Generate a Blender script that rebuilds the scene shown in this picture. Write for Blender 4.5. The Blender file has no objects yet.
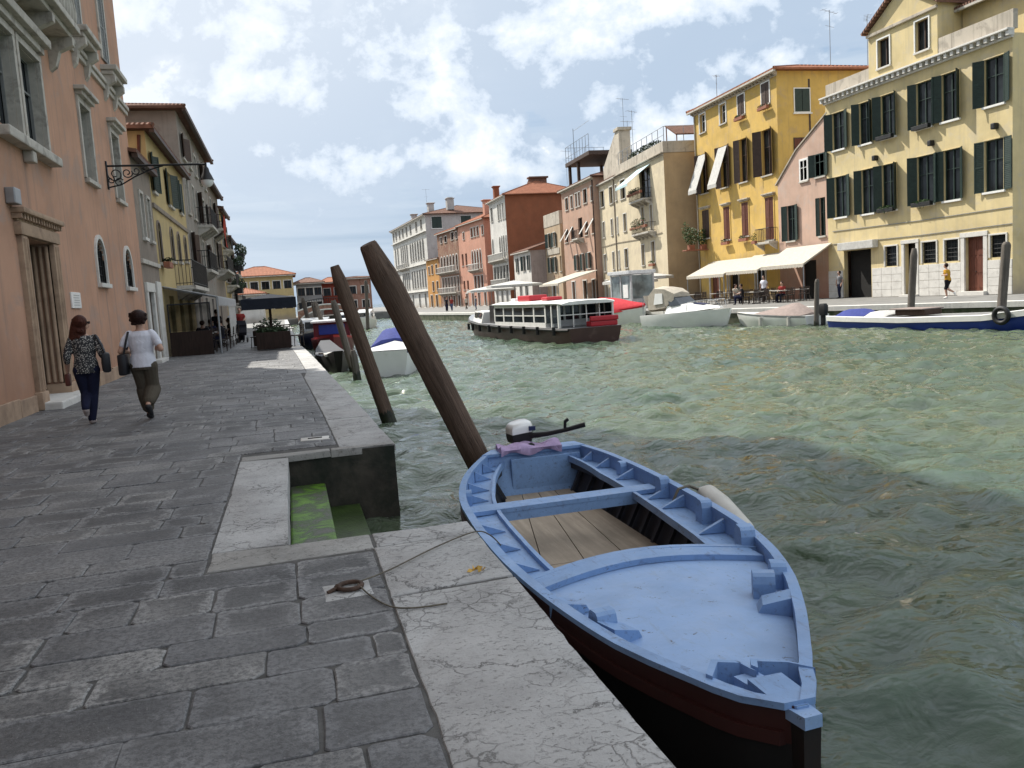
import bpy, bmesh, math, random
import numpy as np
from mathutils import Vector, Matrix
random.seed(7)
S = bpy.context.scene
COL = S.collection
PI = math.pi
def R(d): return math.radians(d)
# ------------------------------------------------------------------ mesh collector
class MB:
    def __init__(s): s.v = []; s.f = []; s.m = []
    def add(s, vs, fs, mi=0):
        o = len(s.v); s.v += [tuple(p) for p in vs]
        for f in fs: s.f.append(tuple(i+o for i in f)); s.m.append(mi)
        return s
    def box(s, a, b, mi=0):
        x0,y0,z0 = a; x1,y1,z1 = b
        if x0>x1: x0,x1=x1,x0
        if y0>y1: y0,y1=y1,y0
        if z0>z1: z0,z1=z1,z0
        return s.add([(x0,y0,z0),(x1,y0,z0),(x1,y1,z0),(x0,y1,z0),(x0,y0,z1),(x1,y0,z1),(x1,y1,z1),(x0,y1,z1)],
              [(0,3,2,1),(4,5,6,7),(0,1,5,4),(1,2,6,5),(2,3,7,6),(3,0,4,7)], mi)
    def obox(s, c, ax, ay, az, mi=0):
        c,ax,ay,az = Vector(c),Vector(ax),Vector(ay),Vector(az)
        p = [c+i*ax+j*ay+k*az for k in(-1,1) for i,j in((-1,-1),(1,-1),(1,1),(-1,1))]
        return s.add(p, [(0,3,2,1),(4,5,6,7),(0,1,5,4),(1,2,6,5),(2,3,7,6),(3,0,4,7)], mi)
    def bbox(s, a, b, r=.01, mi=0):            # box with chamfered edges
        x0,y0,z0 = a; x1,y1,z1 = b
        bm = bmesh.new(); bmesh.ops.create_cube(bm, size=1)
        for v in bm.verts:
            v.co = Vector(((x0+x1)/2+v.co.x*(x1-x0),(y0+y1)/2+v.co.y*(y1-y0),(z0+z1)/2+v.co.z*(z1-z0)))
        bmesh.ops.bevel(bm, geom=bm.edges[:], offset=r, segments=2, affect='EDGES', profile=.6)
        bm.verts.ensure_lookup_table()
        s.add([v.co[:] for v in bm.verts], [[v.index for v in f.verts] for f in bm.faces], mi); bm.free(); return s
    def loft(s, rings, cap=True, close=True, mi=0):
        n = len(rings[0]); vs = [p for r in rings for p in r]; fs = []
        for i in range(len(rings)-1):
            for j in range(n if close else n-1):
                k = (j+1) % n
                fs.append((i*n+j, i*n+k, (i+1)*n+k, (i+1)*n+j))
        if cap and close:
            fs.append(tuple(range(n-1,-1,-1))); fs.append(tuple((len(rings)-1)*n+j for j in range(n)))
        return s.add(vs, fs, mi)
    def tube(s, pts, r, n=8, mi=0, cap=True, sy=1.0):
        pts = [Vector(p) for p in pts]; m = len(pts)
        rr = r if isinstance(r,(list,tuple)) else [r]*m
        t0 = (pts[1]-pts[0]).normalized()
        up = Vector((0,0,1)) if abs(t0.z) < .9 else Vector((0,1,0))
        u = t0.cross(up).normalized(); rings = []
        for i,p in enumerate(pts):
            t = (pts[min(i+1,m-1)]-pts[max(i-1,0)]).normalized()
            u = (u - t*u.dot(t)).normalized(); w = t.cross(u)
            rings.append([p + (u*math.cos(2*PI*j/n)+w*math.sin(2*PI*j/n)*sy)*rr[i] for j in range(n)])
        return s.loft(rings, cap, True, mi)
    def prism(s, poly, vec, mi=0):
        vec = Vector(vec); a = [Vector(p) for p in poly]; b = [p+vec for p in a]
        return s.loft([a,b], True, True, mi)
    def sph(s, c, r, nu=12, nv=8, mi=0):
        rx,ry,rz = r if isinstance(r,(tuple,list)) else (r,r,r); rings = []
        for i in range(nv+1):
            a = PI*(i/nv-.5); a = max(min(a, PI/2-.02), -PI/2+.02)
            rings.append([(c[0]+rx*math.cos(a)*math.cos(2*PI*j/nu), c[1]+ry*math.cos(a)*math.sin(2*PI*j/nu), c[2]+rz*math.sin(a)) for j in range(nu)])
        return s.loft(rings, True, True, mi)
    def xf(s, M, i0=0):
        for i in range(i0,len(s.v)): s.v[i] = tuple(M @ Vector(s.v[i]))
        return s
    def build(s, name, mats, parent=None, smooth=None, loc=None, rz=0, kind=None):
        me = bpy.data.meshes.new(name); me.from_pydata(s.v, [], s.f)
        if not isinstance(mats,(list,tuple)): mats = [mats]
        for m in mats: me.materials.append(m)
        if len(mats) > 1: me.polygons.foreach_set('material_index', s.m)
        bm = bmesh.new(); bm.from_mesh(me); bmesh.ops.recalc_face_normals(bm, faces=bm.faces[:]); bm.to_mesh(me); bm.free()
        if smooth is not None:
            me.polygons.foreach_set('use_smooth', [True]*len(me.polygons))
            me.set_sharp_from_angle(angle=R(smooth))
        me.update()
        o = bpy.data.objects.new(name, me); COL.objects.link(o)
        if parent is not None: o.parent = parent
        if loc is not None: o.location = loc
        if rz: o.rotation_euler = (0,0,rz)
        if kind: o['kind'] = kind
        return o
def tag(o, label, cat, group=None):
    o['label'] = label; o['category'] = cat
    if group: o['group'] = group
    return o
def thing(name, label, cat, loc=(0,0,0), rz=0, group=None):
    o = bpy.data.objects.new(name, None); COL.objects.link(o)
    o.location = loc; o.rotation_euler = (0,0,rz); o.empty_display_size = .3
    return tag(o, label, cat, group)
def kids(o): return list(o.children)
def dup(o, loc=None, rz=None, label=None, group=None, parent=None):
    c = o.copy(); COL.objects.link(c)
    if parent is not None: c.parent = parent
    if loc is not None: c.location = loc
    if rz is not None: c.rotation_euler = (0,0,rz)
    if label: c['label'] = label
    if group: c['group'] = group
    for k in kids(o): dup(k, parent=c)
    return c
def lerp(xs, ys, x):
    if x <= xs[0]: return ys[0]
    for i in range(len(xs)-1):
        if x <= xs[i+1]:
            t = (x-xs[i])/(xs[i+1]-xs[i]); return ys[i]+(ys[i+1]-ys[i])*t
    return ys[-1]
# ------------------------------------------------------------------ materials
def newmat(name):
    m = bpy.data.materials.new(name); m.use_nodes = True
    nt = m.node_tree; b = nt.nodes['Principled BSDF']
    return m, nt, b
def N(nt, t, **k):
    n = nt.nodes.new(t)
    for a,v in k.items():
        if a in ('operation','blend_type','data_type','noise_dimensions','feature','wave_type','bands_direction','rings_direction','distance','interpolation_type','voronoi_dimensions','attribute_name','noise_type','wave_profile','clamp','invert','vector_type'): setattr(n,a,v)
        else: n.inputs[a].default_value = v
    return n
def L(nt, a, b): nt.links.new(a, b)
def coords(nt, scale=(1,1,1), src='Object'):
    tc = nt.nodes.new('ShaderNodeTexCoord'); mp = nt.nodes.new('ShaderNodeMapping')
    mp.inputs['Scale'].default_value = scale; L(nt, tc.outputs[src], mp.inputs['Vector']); return mp.outputs['Vector']
def ramp(nt, fac, stops):
    r = nt.nodes.new('ShaderNodeValToRGB'); e = r.color_ramp.elements
    while len(e) < len(stops): e.new(.5)
    for i,(p,c) in enumerate(stops):
        e[i].position = p; e[i].color = (c,c,c,1) if isinstance(c,(int,float)) else (*c,1)
    L(nt, fac, r.inputs['Fac']); return r.outputs['Color']
def mixc(nt, fac, a, b, mode='MIX'):
    n = nt.nodes.new('ShaderNodeMix'); n.data_type = 'RGBA'; n.blend_type = mode
    for sock,val in ((n.inputs['Factor'],fac),(n.inputs['A'] if False else n.inputs[6],a),(n.inputs[7],b)):
        if hasattr(val,'is_linked') or hasattr(val,'links'): L(nt, val, sock)
        elif isinstance(val,(int,float)): sock.default_value = val
        else: sock.default_value = (*val,1)
    return n.outputs[2]
def noise(nt, vec, scale, detail=4, rough=.55, dist=0):
    n = N(nt,'ShaderNodeTexNoise'); n.inputs['Scale'].default_value=scale; n.inputs['Detail'].default_value=detail
    n.inputs['Roughness'].default_value=rough; n.inputs['Distortion'].default_value=dist
    L(nt, vec, n.inputs['Vector']); return n.outputs['Fac']
def math_(nt, op, a, b=None, c=None):
    n = nt.nodes.new('ShaderNodeMath'); n.operation = op
    for i,x in enumerate((a,b,c)):
        if x is None: continue
        if hasattr(x,'links'): L(nt, x, n.inputs[i])
        else: n.inputs[i].default_value = x
    return n.outputs[0]
def bump(nt, b, h, strength=.3, dist=.02, prev=None):
    n = nt.nodes.new('ShaderNodeBump'); n.inputs['Strength'].default_value = strength; n.inputs['Distance'].default_value = dist
    L(nt, h, n.inputs['Height'])
    if prev is not None: L(nt, prev, n.inputs['Normal'])
    L(nt, n.outputs['Normal'], b.inputs['Normal']); return n.outputs['Normal']
def sc(c, k): return tuple(min(1,x*k) for x in c)
def plain(name, col, rough=.55, var=.18, scale=4, bs=40, bst=.15, metal=0, spec=.4, dirt=None, dscale=2.5, dlo=.55, dhi=.75):
    m, nt, b = newmat(name); v = coords(nt)
    f = noise(nt, v, scale, 5, .6)
    c = ramp(nt, f, [(.3, sc(col,1-var)), (.7, sc(col,1+var))])
    if dirt:
        d = noise(nt, v, dscale, 6, .65, .3); c = mixc(nt, ramp(nt, d, [(dlo,0),(dhi,1)]), c, dirt)
    L(nt, c, b.inputs['Base Color']); b.inputs['Roughness'].default_value = rough
    b.inputs['Metallic'].default_value = metal; b.inputs['Specular IOR Level'].default_value = spec
    if bst: bump(nt, b, noise(nt, v, bs, 4), bst, .01)
    return m
def plaster(name, col, old=None, streak=.5, patch=.55, damp=(.30,.25,.2), damph=1.2, rough=.9, brick=0):
    """painted render: faded patches, rain streaks, damp foot, fine grain"""
    m, nt, b = newmat(name); v = coords(nt); old = old or sc(col,.72)
    c = ramp(nt, noise(nt, v, .5, 7, .64, .3), [(.3, sc(col,.80)), (.52, col), (.72, sc(col,1.14))])
    n2 = noise(nt, v, 1.1, 8, .68, .5)
    c = mixc(nt, math_(nt,'MULTIPLY', ramp(nt, n2, [(.52,0),(.62,1)]), patch), c, old)
    vs = coords(nt, (3.2,3.2,.16)); st = noise(nt, vs, 1.2, 6, .65)
    c = mixc(nt, math_(nt,'MULTIPLY', ramp(nt, st, [(.52,0),(.72,1)]), streak), c, sc(old,.72))
    sx = N(nt,'ShaderNodeSeparateXYZ'); L(nt, v, sx.inputs[0])
    zz = math_(nt,'ADD', sx.outputs['Z'], math_(nt,'MULTIPLY', noise(nt, v, 1.3, 6, .65), -1.9))
    c = mixc(nt, math_(nt,'MULTIPLY', ramp(nt, math_(nt,'DIVIDE', math_(nt,'ADD', zz, 1.0), damph), [(.0,1),(.9,0)]), .75), c, damp)
    if brick:
        vb = coords(nt); mp = N(nt,'ShaderNodeMapping'); L(nt, vb, mp.inputs['Vector']); mp.inputs['Rotation'].default_value=(R(90),0,0)
        br = N(nt,'ShaderNodeTexBrick', Scale=3.2); L(nt, mp.outputs[0], br.inputs['Vector'])
        br.inputs['Color1'].default_value=(.24,.09,.05,1); br.inputs['Color2'].default_value=(.16,.07,.045,1); br.inputs['Mortar'].default_value=(.3,.26,.22,1)
        c = mixc(nt, ramp(nt, noise(nt, v, .8, 7, .65, .4), [(1-brick,0),(1-brick+.06,1)]), c, br.outputs['Color'])
    L(nt, c, b.inputs['Base Color']); b.inputs['Roughness'].default_value = rough; b.inputs['Specular IOR Level'].default_value = .15
    bump(nt, b, noise(nt, v, 26, 6, .7), .35, .015)
    return m
def tiles(name, col=(.30,.125,.075)):
    m, nt, b = newmat(name); v = coords(nt)
    w = N(nt,'ShaderNodeTexWave', Scale=1.6, Distortion=.6); w.bands_direction='X'; w.wave_profile='SIN'; L(nt, v, w.inputs['Vector'])
    w2 = N(nt,'ShaderNodeTexWave', Scale=1.1, Distortion=1.5); w2.bands_direction='Y'; w2.wave_profile='SAW'; L(nt, v, w2.inputs['Vector'])
    vo = N(nt,'ShaderNodeTexVoronoi', Scale=3.5); L(nt, v, vo.inputs['Vector'])
    c = mixc(nt, .5, ramp(nt, noise(nt, v, 1.2, 6, .7), [(.3,sc(col,.6)),(.55,col),(.75,sc(col,1.5))]), ramp(nt, vo.outputs['Distance'], [(0,sc(col,.7)),(.6,sc(col,1.35))]))
    c = mixc(nt, ramp(nt, w.outputs['Fac'], [(0,.75),(.35,0)]), c, sc(col,.35))
    L(nt, c, b.inputs['Base Color']); b.inputs['Roughness'].default_value=.9; b.inputs['Specular IOR Level'].default_value=.15
    n1 = bump(nt, b, w.outputs['Fac'], .9, .06); bump(nt, b, w2.outputs['Fac'], .5, .03, n1)
    return m
def wood(name, col, rough=.7, axis='Z', scale=1.0, bst=.5, dark=.45):
    m, nt, b = newmat(name); s = {'X':(.6,9,9),'Y':(9,.6,9),'Z':(9,9,.6)}[axis]
    v = coords(nt, tuple(x*scale for x in s)); f = noise(nt, v, 2.2, 8, .7, .6)
    v0 = coords(nt); g = noise(nt, v0, 1.7, 5, .6)
    c = ramp(nt, f, [(.3, sc(col,dark)), (.5, col), (.72, sc(col,1.45))])
    c = mixc(nt, ramp(nt, g, [(.4,0),(.75,.6)]), c, sc(col,.55))
    L(nt, c, b.inputs['Base Color']); b.inputs['Roughness'].default_value = rough; b.inputs['Specular IOR Level'].default_value=.25
    bump(nt, b, f, bst, .02); return m
def glassy(name, col=(.015,.018,.02), rough=.08, ior=1.5):
    m, nt, b = newmat(name); v = coords(nt)
    c = ramp(nt, noise(nt, v, .9, 3), [(.35, sc(col,.5)), (.7, sc(col,2.2))])
    L(nt, c, b.inputs['Base Color']); b.inputs['Roughness'].default_value = rough; b.inputs['IOR'].default_value = ior
    bump(nt, b, noise(nt, v, 1.1, 2), .08, .02); return m
def cloth(name, col, rough=.9, fold=.4, scale=6, pat=None, trans=0):
    m, nt, b = newmat(name); v = coords(nt)
    c = ramp(nt, noise(nt, v, scale, 4), [(.3, sc(col,.85)), (.7, sc(col,1.1))])
    if pat:
        vo = N(nt,'ShaderNodeTexVoronoi', Scale=pat[1]); L(nt, v, vo.inputs['Vector'])
        c = mixc(nt, ramp(nt, vo.outputs['Distance'], [(.32,1),(.42,0)]), c, pat[0])
    L(nt, c, b.inputs['Base Color']); b.inputs['Roughness'].default_value = rough; b.inputs['Specular IOR Level'].default_value=.1
    bump(nt, b, noise(nt, v, 9, 4, .6, .8), fold, .03)
    if trans:
        tr = nt.nodes.new('ShaderNodeBsdfTranslucent'); L(nt, c, tr.inputs['Color']); ms = nt.nodes.new('ShaderNodeMixShader'); ms.inputs[0].default_value = trans
        L(nt, b.outputs[0], ms.inputs[1]); L(nt, tr.outputs[0], ms.inputs[2]); L(nt, ms.outputs[0], nt.nodes['Material Output'].inputs['Surface'])
    return m
def leafmat(name, col):
    m, nt, b = newmat(name); v = coords(nt)
    c = ramp(nt, noise(nt, v, 5, 3), [(.3, sc(col,.55)), (.7, sc(col,1.5))])
    L(nt, c, b.inputs['Base Color']); b.inputs['Roughness'].default_value=.6; b.inputs['Specular IOR Level'].default_value=.25
    return m
G = {}
def M(k): return G[k]
G['pane'] = glassy('window_glass', ior=1.28); G['pane_far'] = glassy('far_window_glass', (.02,.022,.025), .2, 1.3)
G['boatglass'] = glassy('boat_glass', (.02,.025,.03), .05)
G['white'] = plain('white_paint', (.72,.71,.68), .5, .08, 3, 30, .05, dirt=(.42,.40,.36), dlo=.6, dhi=.85)
G['whitegel'] = plain('white_gelcoat', (.78,.78,.76), .25, .05, 2, 20, .02, dirt=(.55,.54,.5), dlo=.62, dhi=.9)
G['istria'] = plain('istrian_stone', (.46,.43,.38), .8, .18, 2.2, 22, .4, dirt=(.17,.15,.13), dscale=2.2, dlo=.5, dhi=.72)
G['istria_clean'] = plain('pale_stone', (.58,.56,.52), .8, .1, 2.2, 22, .3, dirt=(.33,.31,.28), dlo=.55, dhi=.8)
G['greenshut'] = plain('dark_green_shutter', (.018,.035,.028), .5, .25, 6, 60, .1)
G['brownshut'] = plain('brown_shutter', (.055,.032,.022), .6, .3, 6, 60, .15)
G['greyshut'] = plain('grey_shutter', (.20,.205,.20), .7, .15, 5, 60, .15)
G['reddoor'] = wood('red_brown_door', (.13,.045,.028), .6)
G['darkint'] = plain('dark_interior', (.012,.011,.01), .9, .2, 2, 10, 0)
G['ddoor'] = wood('dark_old_door', (.075,.048,.032), .75)
G['iron'] = plain('black_iron', (.012,.012,.013), .55, .2, 8, 60, .1, 0)
G['steel'] = plain('grey_metal', (.30,.31,.32), .4, .1, 5, 40, .05, .6)
G['roof'] = tiles('terracotta_tiles'); G['roofdark'] = tiles('weathered_tiles', (.17,.095,.07))
G['awn'] = cloth('cream_awning', (.64,.595,.51), .85, .1, trans=.3); G['awnw'] = cloth('white_awning', (.64,.63,.60), .85, .1, trans=.3)
G['awng'] = cloth('grey_awning', (.70,.71,.72), .85, .15, trans=.5); G['awnb'] = cloth('pale_blue_awning', (.45,.58,.60), .85, .15)
G['black'] = plain('black_rubber', (.012,.012,.013), .6, .2, 6, 40, .1)
G['rope'] = plain('old_rope', (.12,.105,.08), .9, .3, 30, 90, .6)
G['leaf'] = leafmat('plant_leaves', (.045,.085,.025)); G['leafd'] = leafmat('dark_leaves', (.02,.036,.015))
G['terracotta'] = plain('terracotta_pot', (.25,.10,.06), .8); G['pinkflower'] = leafmat('pink_flowers', (.45,.10,.13))
G['skin'] = plain('skin', (.42,.25,.18), .55, .08, 8, 60, .05, dirt=(.40,.2,.14), dlo=.6, dhi=.9)
# ------------------------------------------------------------------ houses
class House:
    """local frame: x along the facade, y out of the facade, z up. side=+1: right bank (s grows away from us),
    side=-1: left bank (s is measured away from us as well, x = W - s)"""
    def __init__(h, name, label, x, y, yaw, side, W, H, D, cat='house', group=None):
        h.W, h.H, h.D, h.side = W, H, D, side
        a = R(yaw); d = Vector((math.sin(a), math.cos(a), 0))
        if side > 0: loc = Vector((x,y,0)); rz = PI/2 - a
        else: loc = Vector((x,y,0)) + d*W; rz = -PI/2 - a
        h.e = thing(name, label, cat, loc, rz, group); h.holes = []
    def X(h, s0, s1):
        return (s0, s1) if h.side > 0 else (h.W-s1, h.W-s0)
    def w(h, s, y, z):                                    # world point of a local (s, y, z)
        x = s if h.side > 0 else h.W - s
        return Matrix.Translation(h.e.location) @ Matrix.Rotation(h.e.rotation_euler.z, 4, 'Z') @ Vector((x,y,z))
    def hole(h, s0, s1, z0, z1, arch=False): h.holes.append((*h.X(s0,s1), z0, z1, arch))
    def wall(h, mats, depth=.28, z0=-.1, top=None, side_mi=0, gable=None, s0=0, ybase=0, name='wall'):
        """front skin with real openings, side and back walls; gable = local (x, z) polygon added on top"""
        mb = MB(); W, H, D = h.W, top or h.H, h.D
        xs = sorted({0, W} | {v for q in h.holes for v in q[:2]}); zs = sorted({z0, H} | {v for q in h.holes for v in q[2:4]})
        xs = [v for v in xs if 0 <= v <= W]; zs = [v for v in zs if z0 <= v <= H]
        for i in range(len(xs)-1):
            for j in range(len(zs)-1):
                cx, cz = (xs[i]+xs[i+1])/2, (zs[j]+zs[j+1])/2
                if any(q[0]<cx<q[1] and q[2]<cz<q[3] for q in h.holes): continue
                mb.add([(xs[i],0,zs[j]),(xs[i+1],0,zs[j]),(xs[i+1],0,zs[j+1]),(xs[i],0,zs[j+1])], [(0,1,2,3)])
        for x0,x1,a,b,arch in h.holes:
            y = -depth
            mb.add([(x0,0,a),(x0,0,b),(x0,y,b),(x0,y,a)], [(0,1,2,3)]); mb.add([(x1,0,a),(x1,0,b),(x1,y,b),(x1,y,a)], [(0,1,2,3)])
            mb.add([(x0,0,a),(x1,0,a),(x1,y,a),(x0,y,a)], [(0,1,2,3)])
            if not arch: mb.add([(x0,0,b),(x1,0,b),(x1,y,b),(x0,y,b)], [(0,1,2,3)])
            else:
                r = (x1-x0)/2; cx = (x0+x1)/2; n = 12; rz = min(r*arch, b-a)
                pts = [(cx-r*math.cos(PI*k/n), b-rz+rz*math.sin(PI*k/n)) for k in range(n+1)]
                for k in range(n):
                    (p,q),(s,t) = pts[k],pts[k+1]
                    mb.add([(p,0,q),(s,0,t),(s,0,b+.0005),(p,0,b+.0005)], [(0,1,2,3)]); mb.add([(p,0,q),(s,0,t),(s,y,t),(p,y,q)], [(0,1,2,3)])
        for a,b in (((0,0),(0,-D)),((0,-D),(W,-D)),((W,-D),(W,0))):
            mb.add([(a[0],a[1],z0),(b[0],b[1],z0),(b[0],b[1],H),(a[0],a[1],H)], [(0,1,2,3)], side_mi)
        mb.add([(0,0,H),(W,0,H),(W,-D,H),(0,-D,H)], [(0,1,2,3)])
        if gable: mb.prism([(x,0,z) for x,z in gable], (0,-D,0))
        h.wallo = mb.build(name, mats, h.e); return h.wallo
    def part(h, name, mb, mat, parent=None, smooth=None): return mb.build(name, mat, parent or h.e, smooth)
    def bx(h, name, s0, s1, y0, y1, z0, z1, mat, r=.012, parent=None):
        x0,x1 = h.X(s0,s1); mb = MB()
        if r: mb.bbox((x0,y0,z0),(x1,y1,z1),min(r, (x1-x0)*.3, abs(y1-y0)*.3, (z1-z0)*.3))
        else: mb.box((x0,y0,z0),(x1,y1,z1))
        return mb.build(name, mat, parent or h.e)
    def window(h, s0, s1, z0, z1, frame=None, pane=None, sur=None, sw=.1, sill='istria', shut=None, ang=(165,165), shw=.5, arch=False, bars=False, mull=True, depth=.2, hole=True, hood=None, far=False, curtain=None, rev=0):
        if hole: h.hole(s0,s1,z0,z1,arch)
        x0,x1 = h.X(s0,s1); frame = frame or M('white'); pane = pane or M('pane'); w = x1-x0; f = min(.06, w*.1); y = -depth
        mb = MB(); mb.box((x0,y-.05,z0),(x0+f,y,z1)); mb.box((x1-f,y-.05,z0),(x1,y,z1)); mb.box((x0+f,y-.05,z0),(x1-f,y,z0+f)); mb.box((x0+f,y-.05,z1-f),(x1-f,y,z1))
        if mull:
            c = (x0+x1)/2; mb.box((c-f*.5,y-.045,z0+f),(c+f*.5,y-.002,z1-f))
            if not far:
                zt = z0+(z1-z0)*.62; mb.box((x0+f,y-.04,zt-.02),(c-f*.5,y-.004,zt+.02)); mb.box((c+f*.5,y-.04,zt-.02),(x1-f,y-.004,zt+.02))
        wo = mb.build('window', frame, h.e)
        MB().add([(x0,y-.06,z0),(x1,y-.06,z0),(x1,y-.06,z1),(x0,y-.06,z1)], [(0,1,2,3)]).build('pane', pane, wo)
        if curtain: MB().add([(x0+w*.5,y-.058,z0),(x1-f,y-.058,z0),(x1-f,y-.058,z1),(x0+w*.5,y-.058,z1)], [(0,1,2,3)]).build('curtain', curtain, wo)
        if sill: MB().bbox((x0-.1,-.02,z0-.11),(x1+.1,.11,z0-.003),.012).build('sill', M(sill), wo)
        if sur:
            mb = MB(); zt = z1
            if arch:
                r = w/2; cx = (x0+x1)/2; rz = min(r*arch, z1-z0); n = 14
                inn = [(x0,z0)]+[(cx-r*math.cos(PI*k/n), z1-rz+rz*math.sin(PI*k/n)) for k in range(n+1)]+[(x1,z0)]
                out = [(x0-sw,z0)]+[(cx-(r+sw)*math.cos(PI*k/n), z1-rz+(rz+sw)*math.sin(PI*k/n)) for k in range(n+1)]+[(x1+sw,z0)]
                for k in range(len(inn)-1):
                    a,b,c,d = inn[k],inn[k+1],out[k+1],out[k]
                    mb.loft([[(p[0],.05,p[1]) for p in (a,b,c,d)],[(p[0],-.04,p[1]) for p in (a,b,c,d)]])
            else:
                mb.bbox((x0-sw,-.04,z0),(x0+.004,.05,z1),.01); mb.bbox((x1-.004,-.04,z0),(x1+sw,.05,z1),.01); mb.bbox((x0-sw,-.04,z1-.004),(x1+sw,.055,z1+sw),.01)
            if rev and not arch: mb.box((x0-.001,-depth,z0),(x0+.018,-.04,z1)); mb.box((x1-.018,-depth,z0),(x1+.001,-.04,z1)); mb.box((x0+.018,-depth,z1-.018),(x1-.018,-.04,z1+.001))
            mb.build('stone_surround', sur, wo)
        if hood: MB().bbox((x0-.25,-.02,z1+sw+.1),(x1+.25,.25,z1+sw+.2),.02).bbox((x0-.16,-.02,z1+sw),(x1+.16,.16,z1+sw+.11),.02).build('hood_mould', M(hood), wo)
        if bars:
            mb = MB(); n = max(2,int(w/.16))
            for k in range(1,n): mb.tube([(x0+w*k/n,-.07,z0),(x0+w*k/n,-.07,z1-.04)], .011, 6)
            nz = int((z1-z0)/.22)
            for k in range(1,nz): zz=z0+(z1-z0)*k/nz; mb.tube([(x0,-.06,zz),(x1,-.06,zz)], .009, 6)
            mb.build('iron_bars', M('iron'), wo)
        if shut:
            sh_w = w*shw; jit = random.Random(int(abs(s0*131+z0*77)))
            for hx, sg, an in ((x0,1,ang[0]),(x1,-1,ang[1])):
                if an is None: continue
                if an > 100: an = an+jit.uniform(-22,8)
                c_, s_ = math.cos(R(an))*sg, math.sin(R(an))
                mb = MB(); ux = Vector((c_,s_,0)); uy = Vector((-s_,c_,0)); o = Vector((hx,.025,0))
                H_ = z1-z0
                def pc(a0,a1,b0,b1,t): mb.obox(o+ux*((a0+a1)/2)+Vector((0,0,(b0+b1)/2)), ux*((a1-a0)/2), uy*t, Vector((0,0,(b1-b0)/2)))
                fr = min(.055, sh_w*.16)
                if far: pc(0,sh_w,z0,z1,.02)
                else:
                    pc(0,fr,z0,z1,.022); pc(sh_w-fr,sh_w,z0,z1,.022)
                    for q in (z0+fr/2, z0+H_*.5, z1-fr/2): pc(fr,sh_w-fr,q-fr/2,q+fr/2,.02)
                    pc(fr,sh_w-fr,z0+fr,z1-fr,.006)
                    n = max(6,int(H_/.09))
                    for k in range(n):
                        q = z0+fr+(H_-2*fr)*(k+.5)/n
                        mb.obox(o+ux*(sh_w/2)+Vector((0,0,q)), ux*(sh_w/2-fr-.001), uy*.016+Vector((0,0,.012)), Vector((0,0,.006))*1+uy*.002)
                mb.build('shutter', shut, wo)
        return wo
    def door(h, s0, s1, z0, z1, mat, sur=None, sw=.14, depth=.22, hole=True, step=True, panels=True):
        if hole: h.hole(s0,s1,z0,z1)
        x0,x1 = h.X(s0,s1); mb = MB(); y=-depth; c=(x0+x1)/2
        mb.box((x0,y-.06,z0),(x1,y,z1))
        if panels:
            for a,b in ((x0+.06,c-.03),(c+.03,x1-.06)):
                for p,q in ((.06,.30),(.34,.62),(.66,.95)):
                    mb.box((a+.04,y-.002,z0+(z1-z0)*p),(b-.04,y+.018,z0+(z1-z0)*q))
        d = mb.build('door', mat, h.e)
        if panels: MB().sph((c+.07,y+.045,z0+1.0),.03,8,6).build('handle', M('iron'), d, 60)
        if sur:
            mb = MB(); mb.bbox((x0-sw,-.05,z0),(x0+.004,.06,z1),.012); mb.bbox((x1-.004,-.05,z0),(x1+sw,.06,z1),.012); mb.bbox((x0-sw-.03,-.05,z1-.004),(x1+sw+.03,.08,z1+sw),.012)
            mb.build('stone_surround', sur, d)
        if step: MB().bbox((x0-sw,-.05,-.05),(x1+sw,.28,z0+.004 if z0>.05 else .1),.015).build('doorstep', M('istria_clean'), d)
        return d
    def roof(h, rise=1.6, over=.45, mat=None, kind='hip', H=None, thick=.12, W=None, s0=0, ridge=None, y0=0, D=None, gut=True):
        H = H or h.H; W = W or h.W; D = D or h.D; mat = mat or M('roof')
        xa,xb = h.X(s0, s0+W); a,b,c,d = xa-over, xb+over, y0+over, y0-D-over; zb = H+.02
        mb = MB(); ym = (c+d)/2; ins = min(abs(c-d)/2, (b-a)*.42) if kind=='hip' else 0
        if kind == 'shed':
            P = [(a,c,zb),(b,c,zb),(b,d,zb+rise),(a,d,zb+rise)]; mb.loft([P,[(p[0],p[1],p[2]+thick) for p in P]])
        else:
            base = [(a,c,zb),(b,c,zb),(b,d,zb),(a,d,zb)]; up = [(p[0],p[1],p[2]+thick) for p in base]
            r0,r1 = (a+ins,ym,zb+rise),(b-ins,ym,zb+rise)
            mb.add(base+up+[r0,r1], [(0,3,2,1),(0,1,5,4),(1,2,6,5),(2,3,7,6),(3,0,4,7),(4,5,9,8),(6,7,8,9),(5,6,9),(7,4,8)])
            mb.tube([r0,r1],.09,6)
            if kind=='hip':
                for p,q in ((4,r0),(7,r0),(5,r1),(6,r1)): mb.tube([up[p-4],q],.08,6)
        ro = mb.build('roof', mat, h.e)
        if gut: 
            g = MB().box((a+.05,c-.16,zb-.13),(b-.05,c+.02,zb-.004)); g.build('gutter', M('istria') if h.side > 0 else M('brownshut'), ro)
        return ro
    def chimney(h, s, y, z0, z1, mat, w=.6, flare=False, parent=None, roofed=False):
        x = h.X(s,s)[0]; mb = MB(); mb.box((x-w/2,y-w/2,z0),(x+w/2,y+w/2,z1-.3))
        if flare: mb.loft([[(x+i*w*k/2,y+j*w*k/2,z) for i,j in((-1,-1),(1,-1),(1,1),(-1,1))] for k,z in((1,z1-.3),(1.5,z1-.02),(1.35,z1+.04))])
        else: mb.bbox((x-w*.62,y-w*.62,z1-.3),(x+w*.62,y+w*.62,z1-.18),.02); mb.box((x-w*.4,y-w*.4,z1-.18),(x+w*.4,y+w*.4,z1))
        return mb.build('chimney', mat, parent or h.e)
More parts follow.
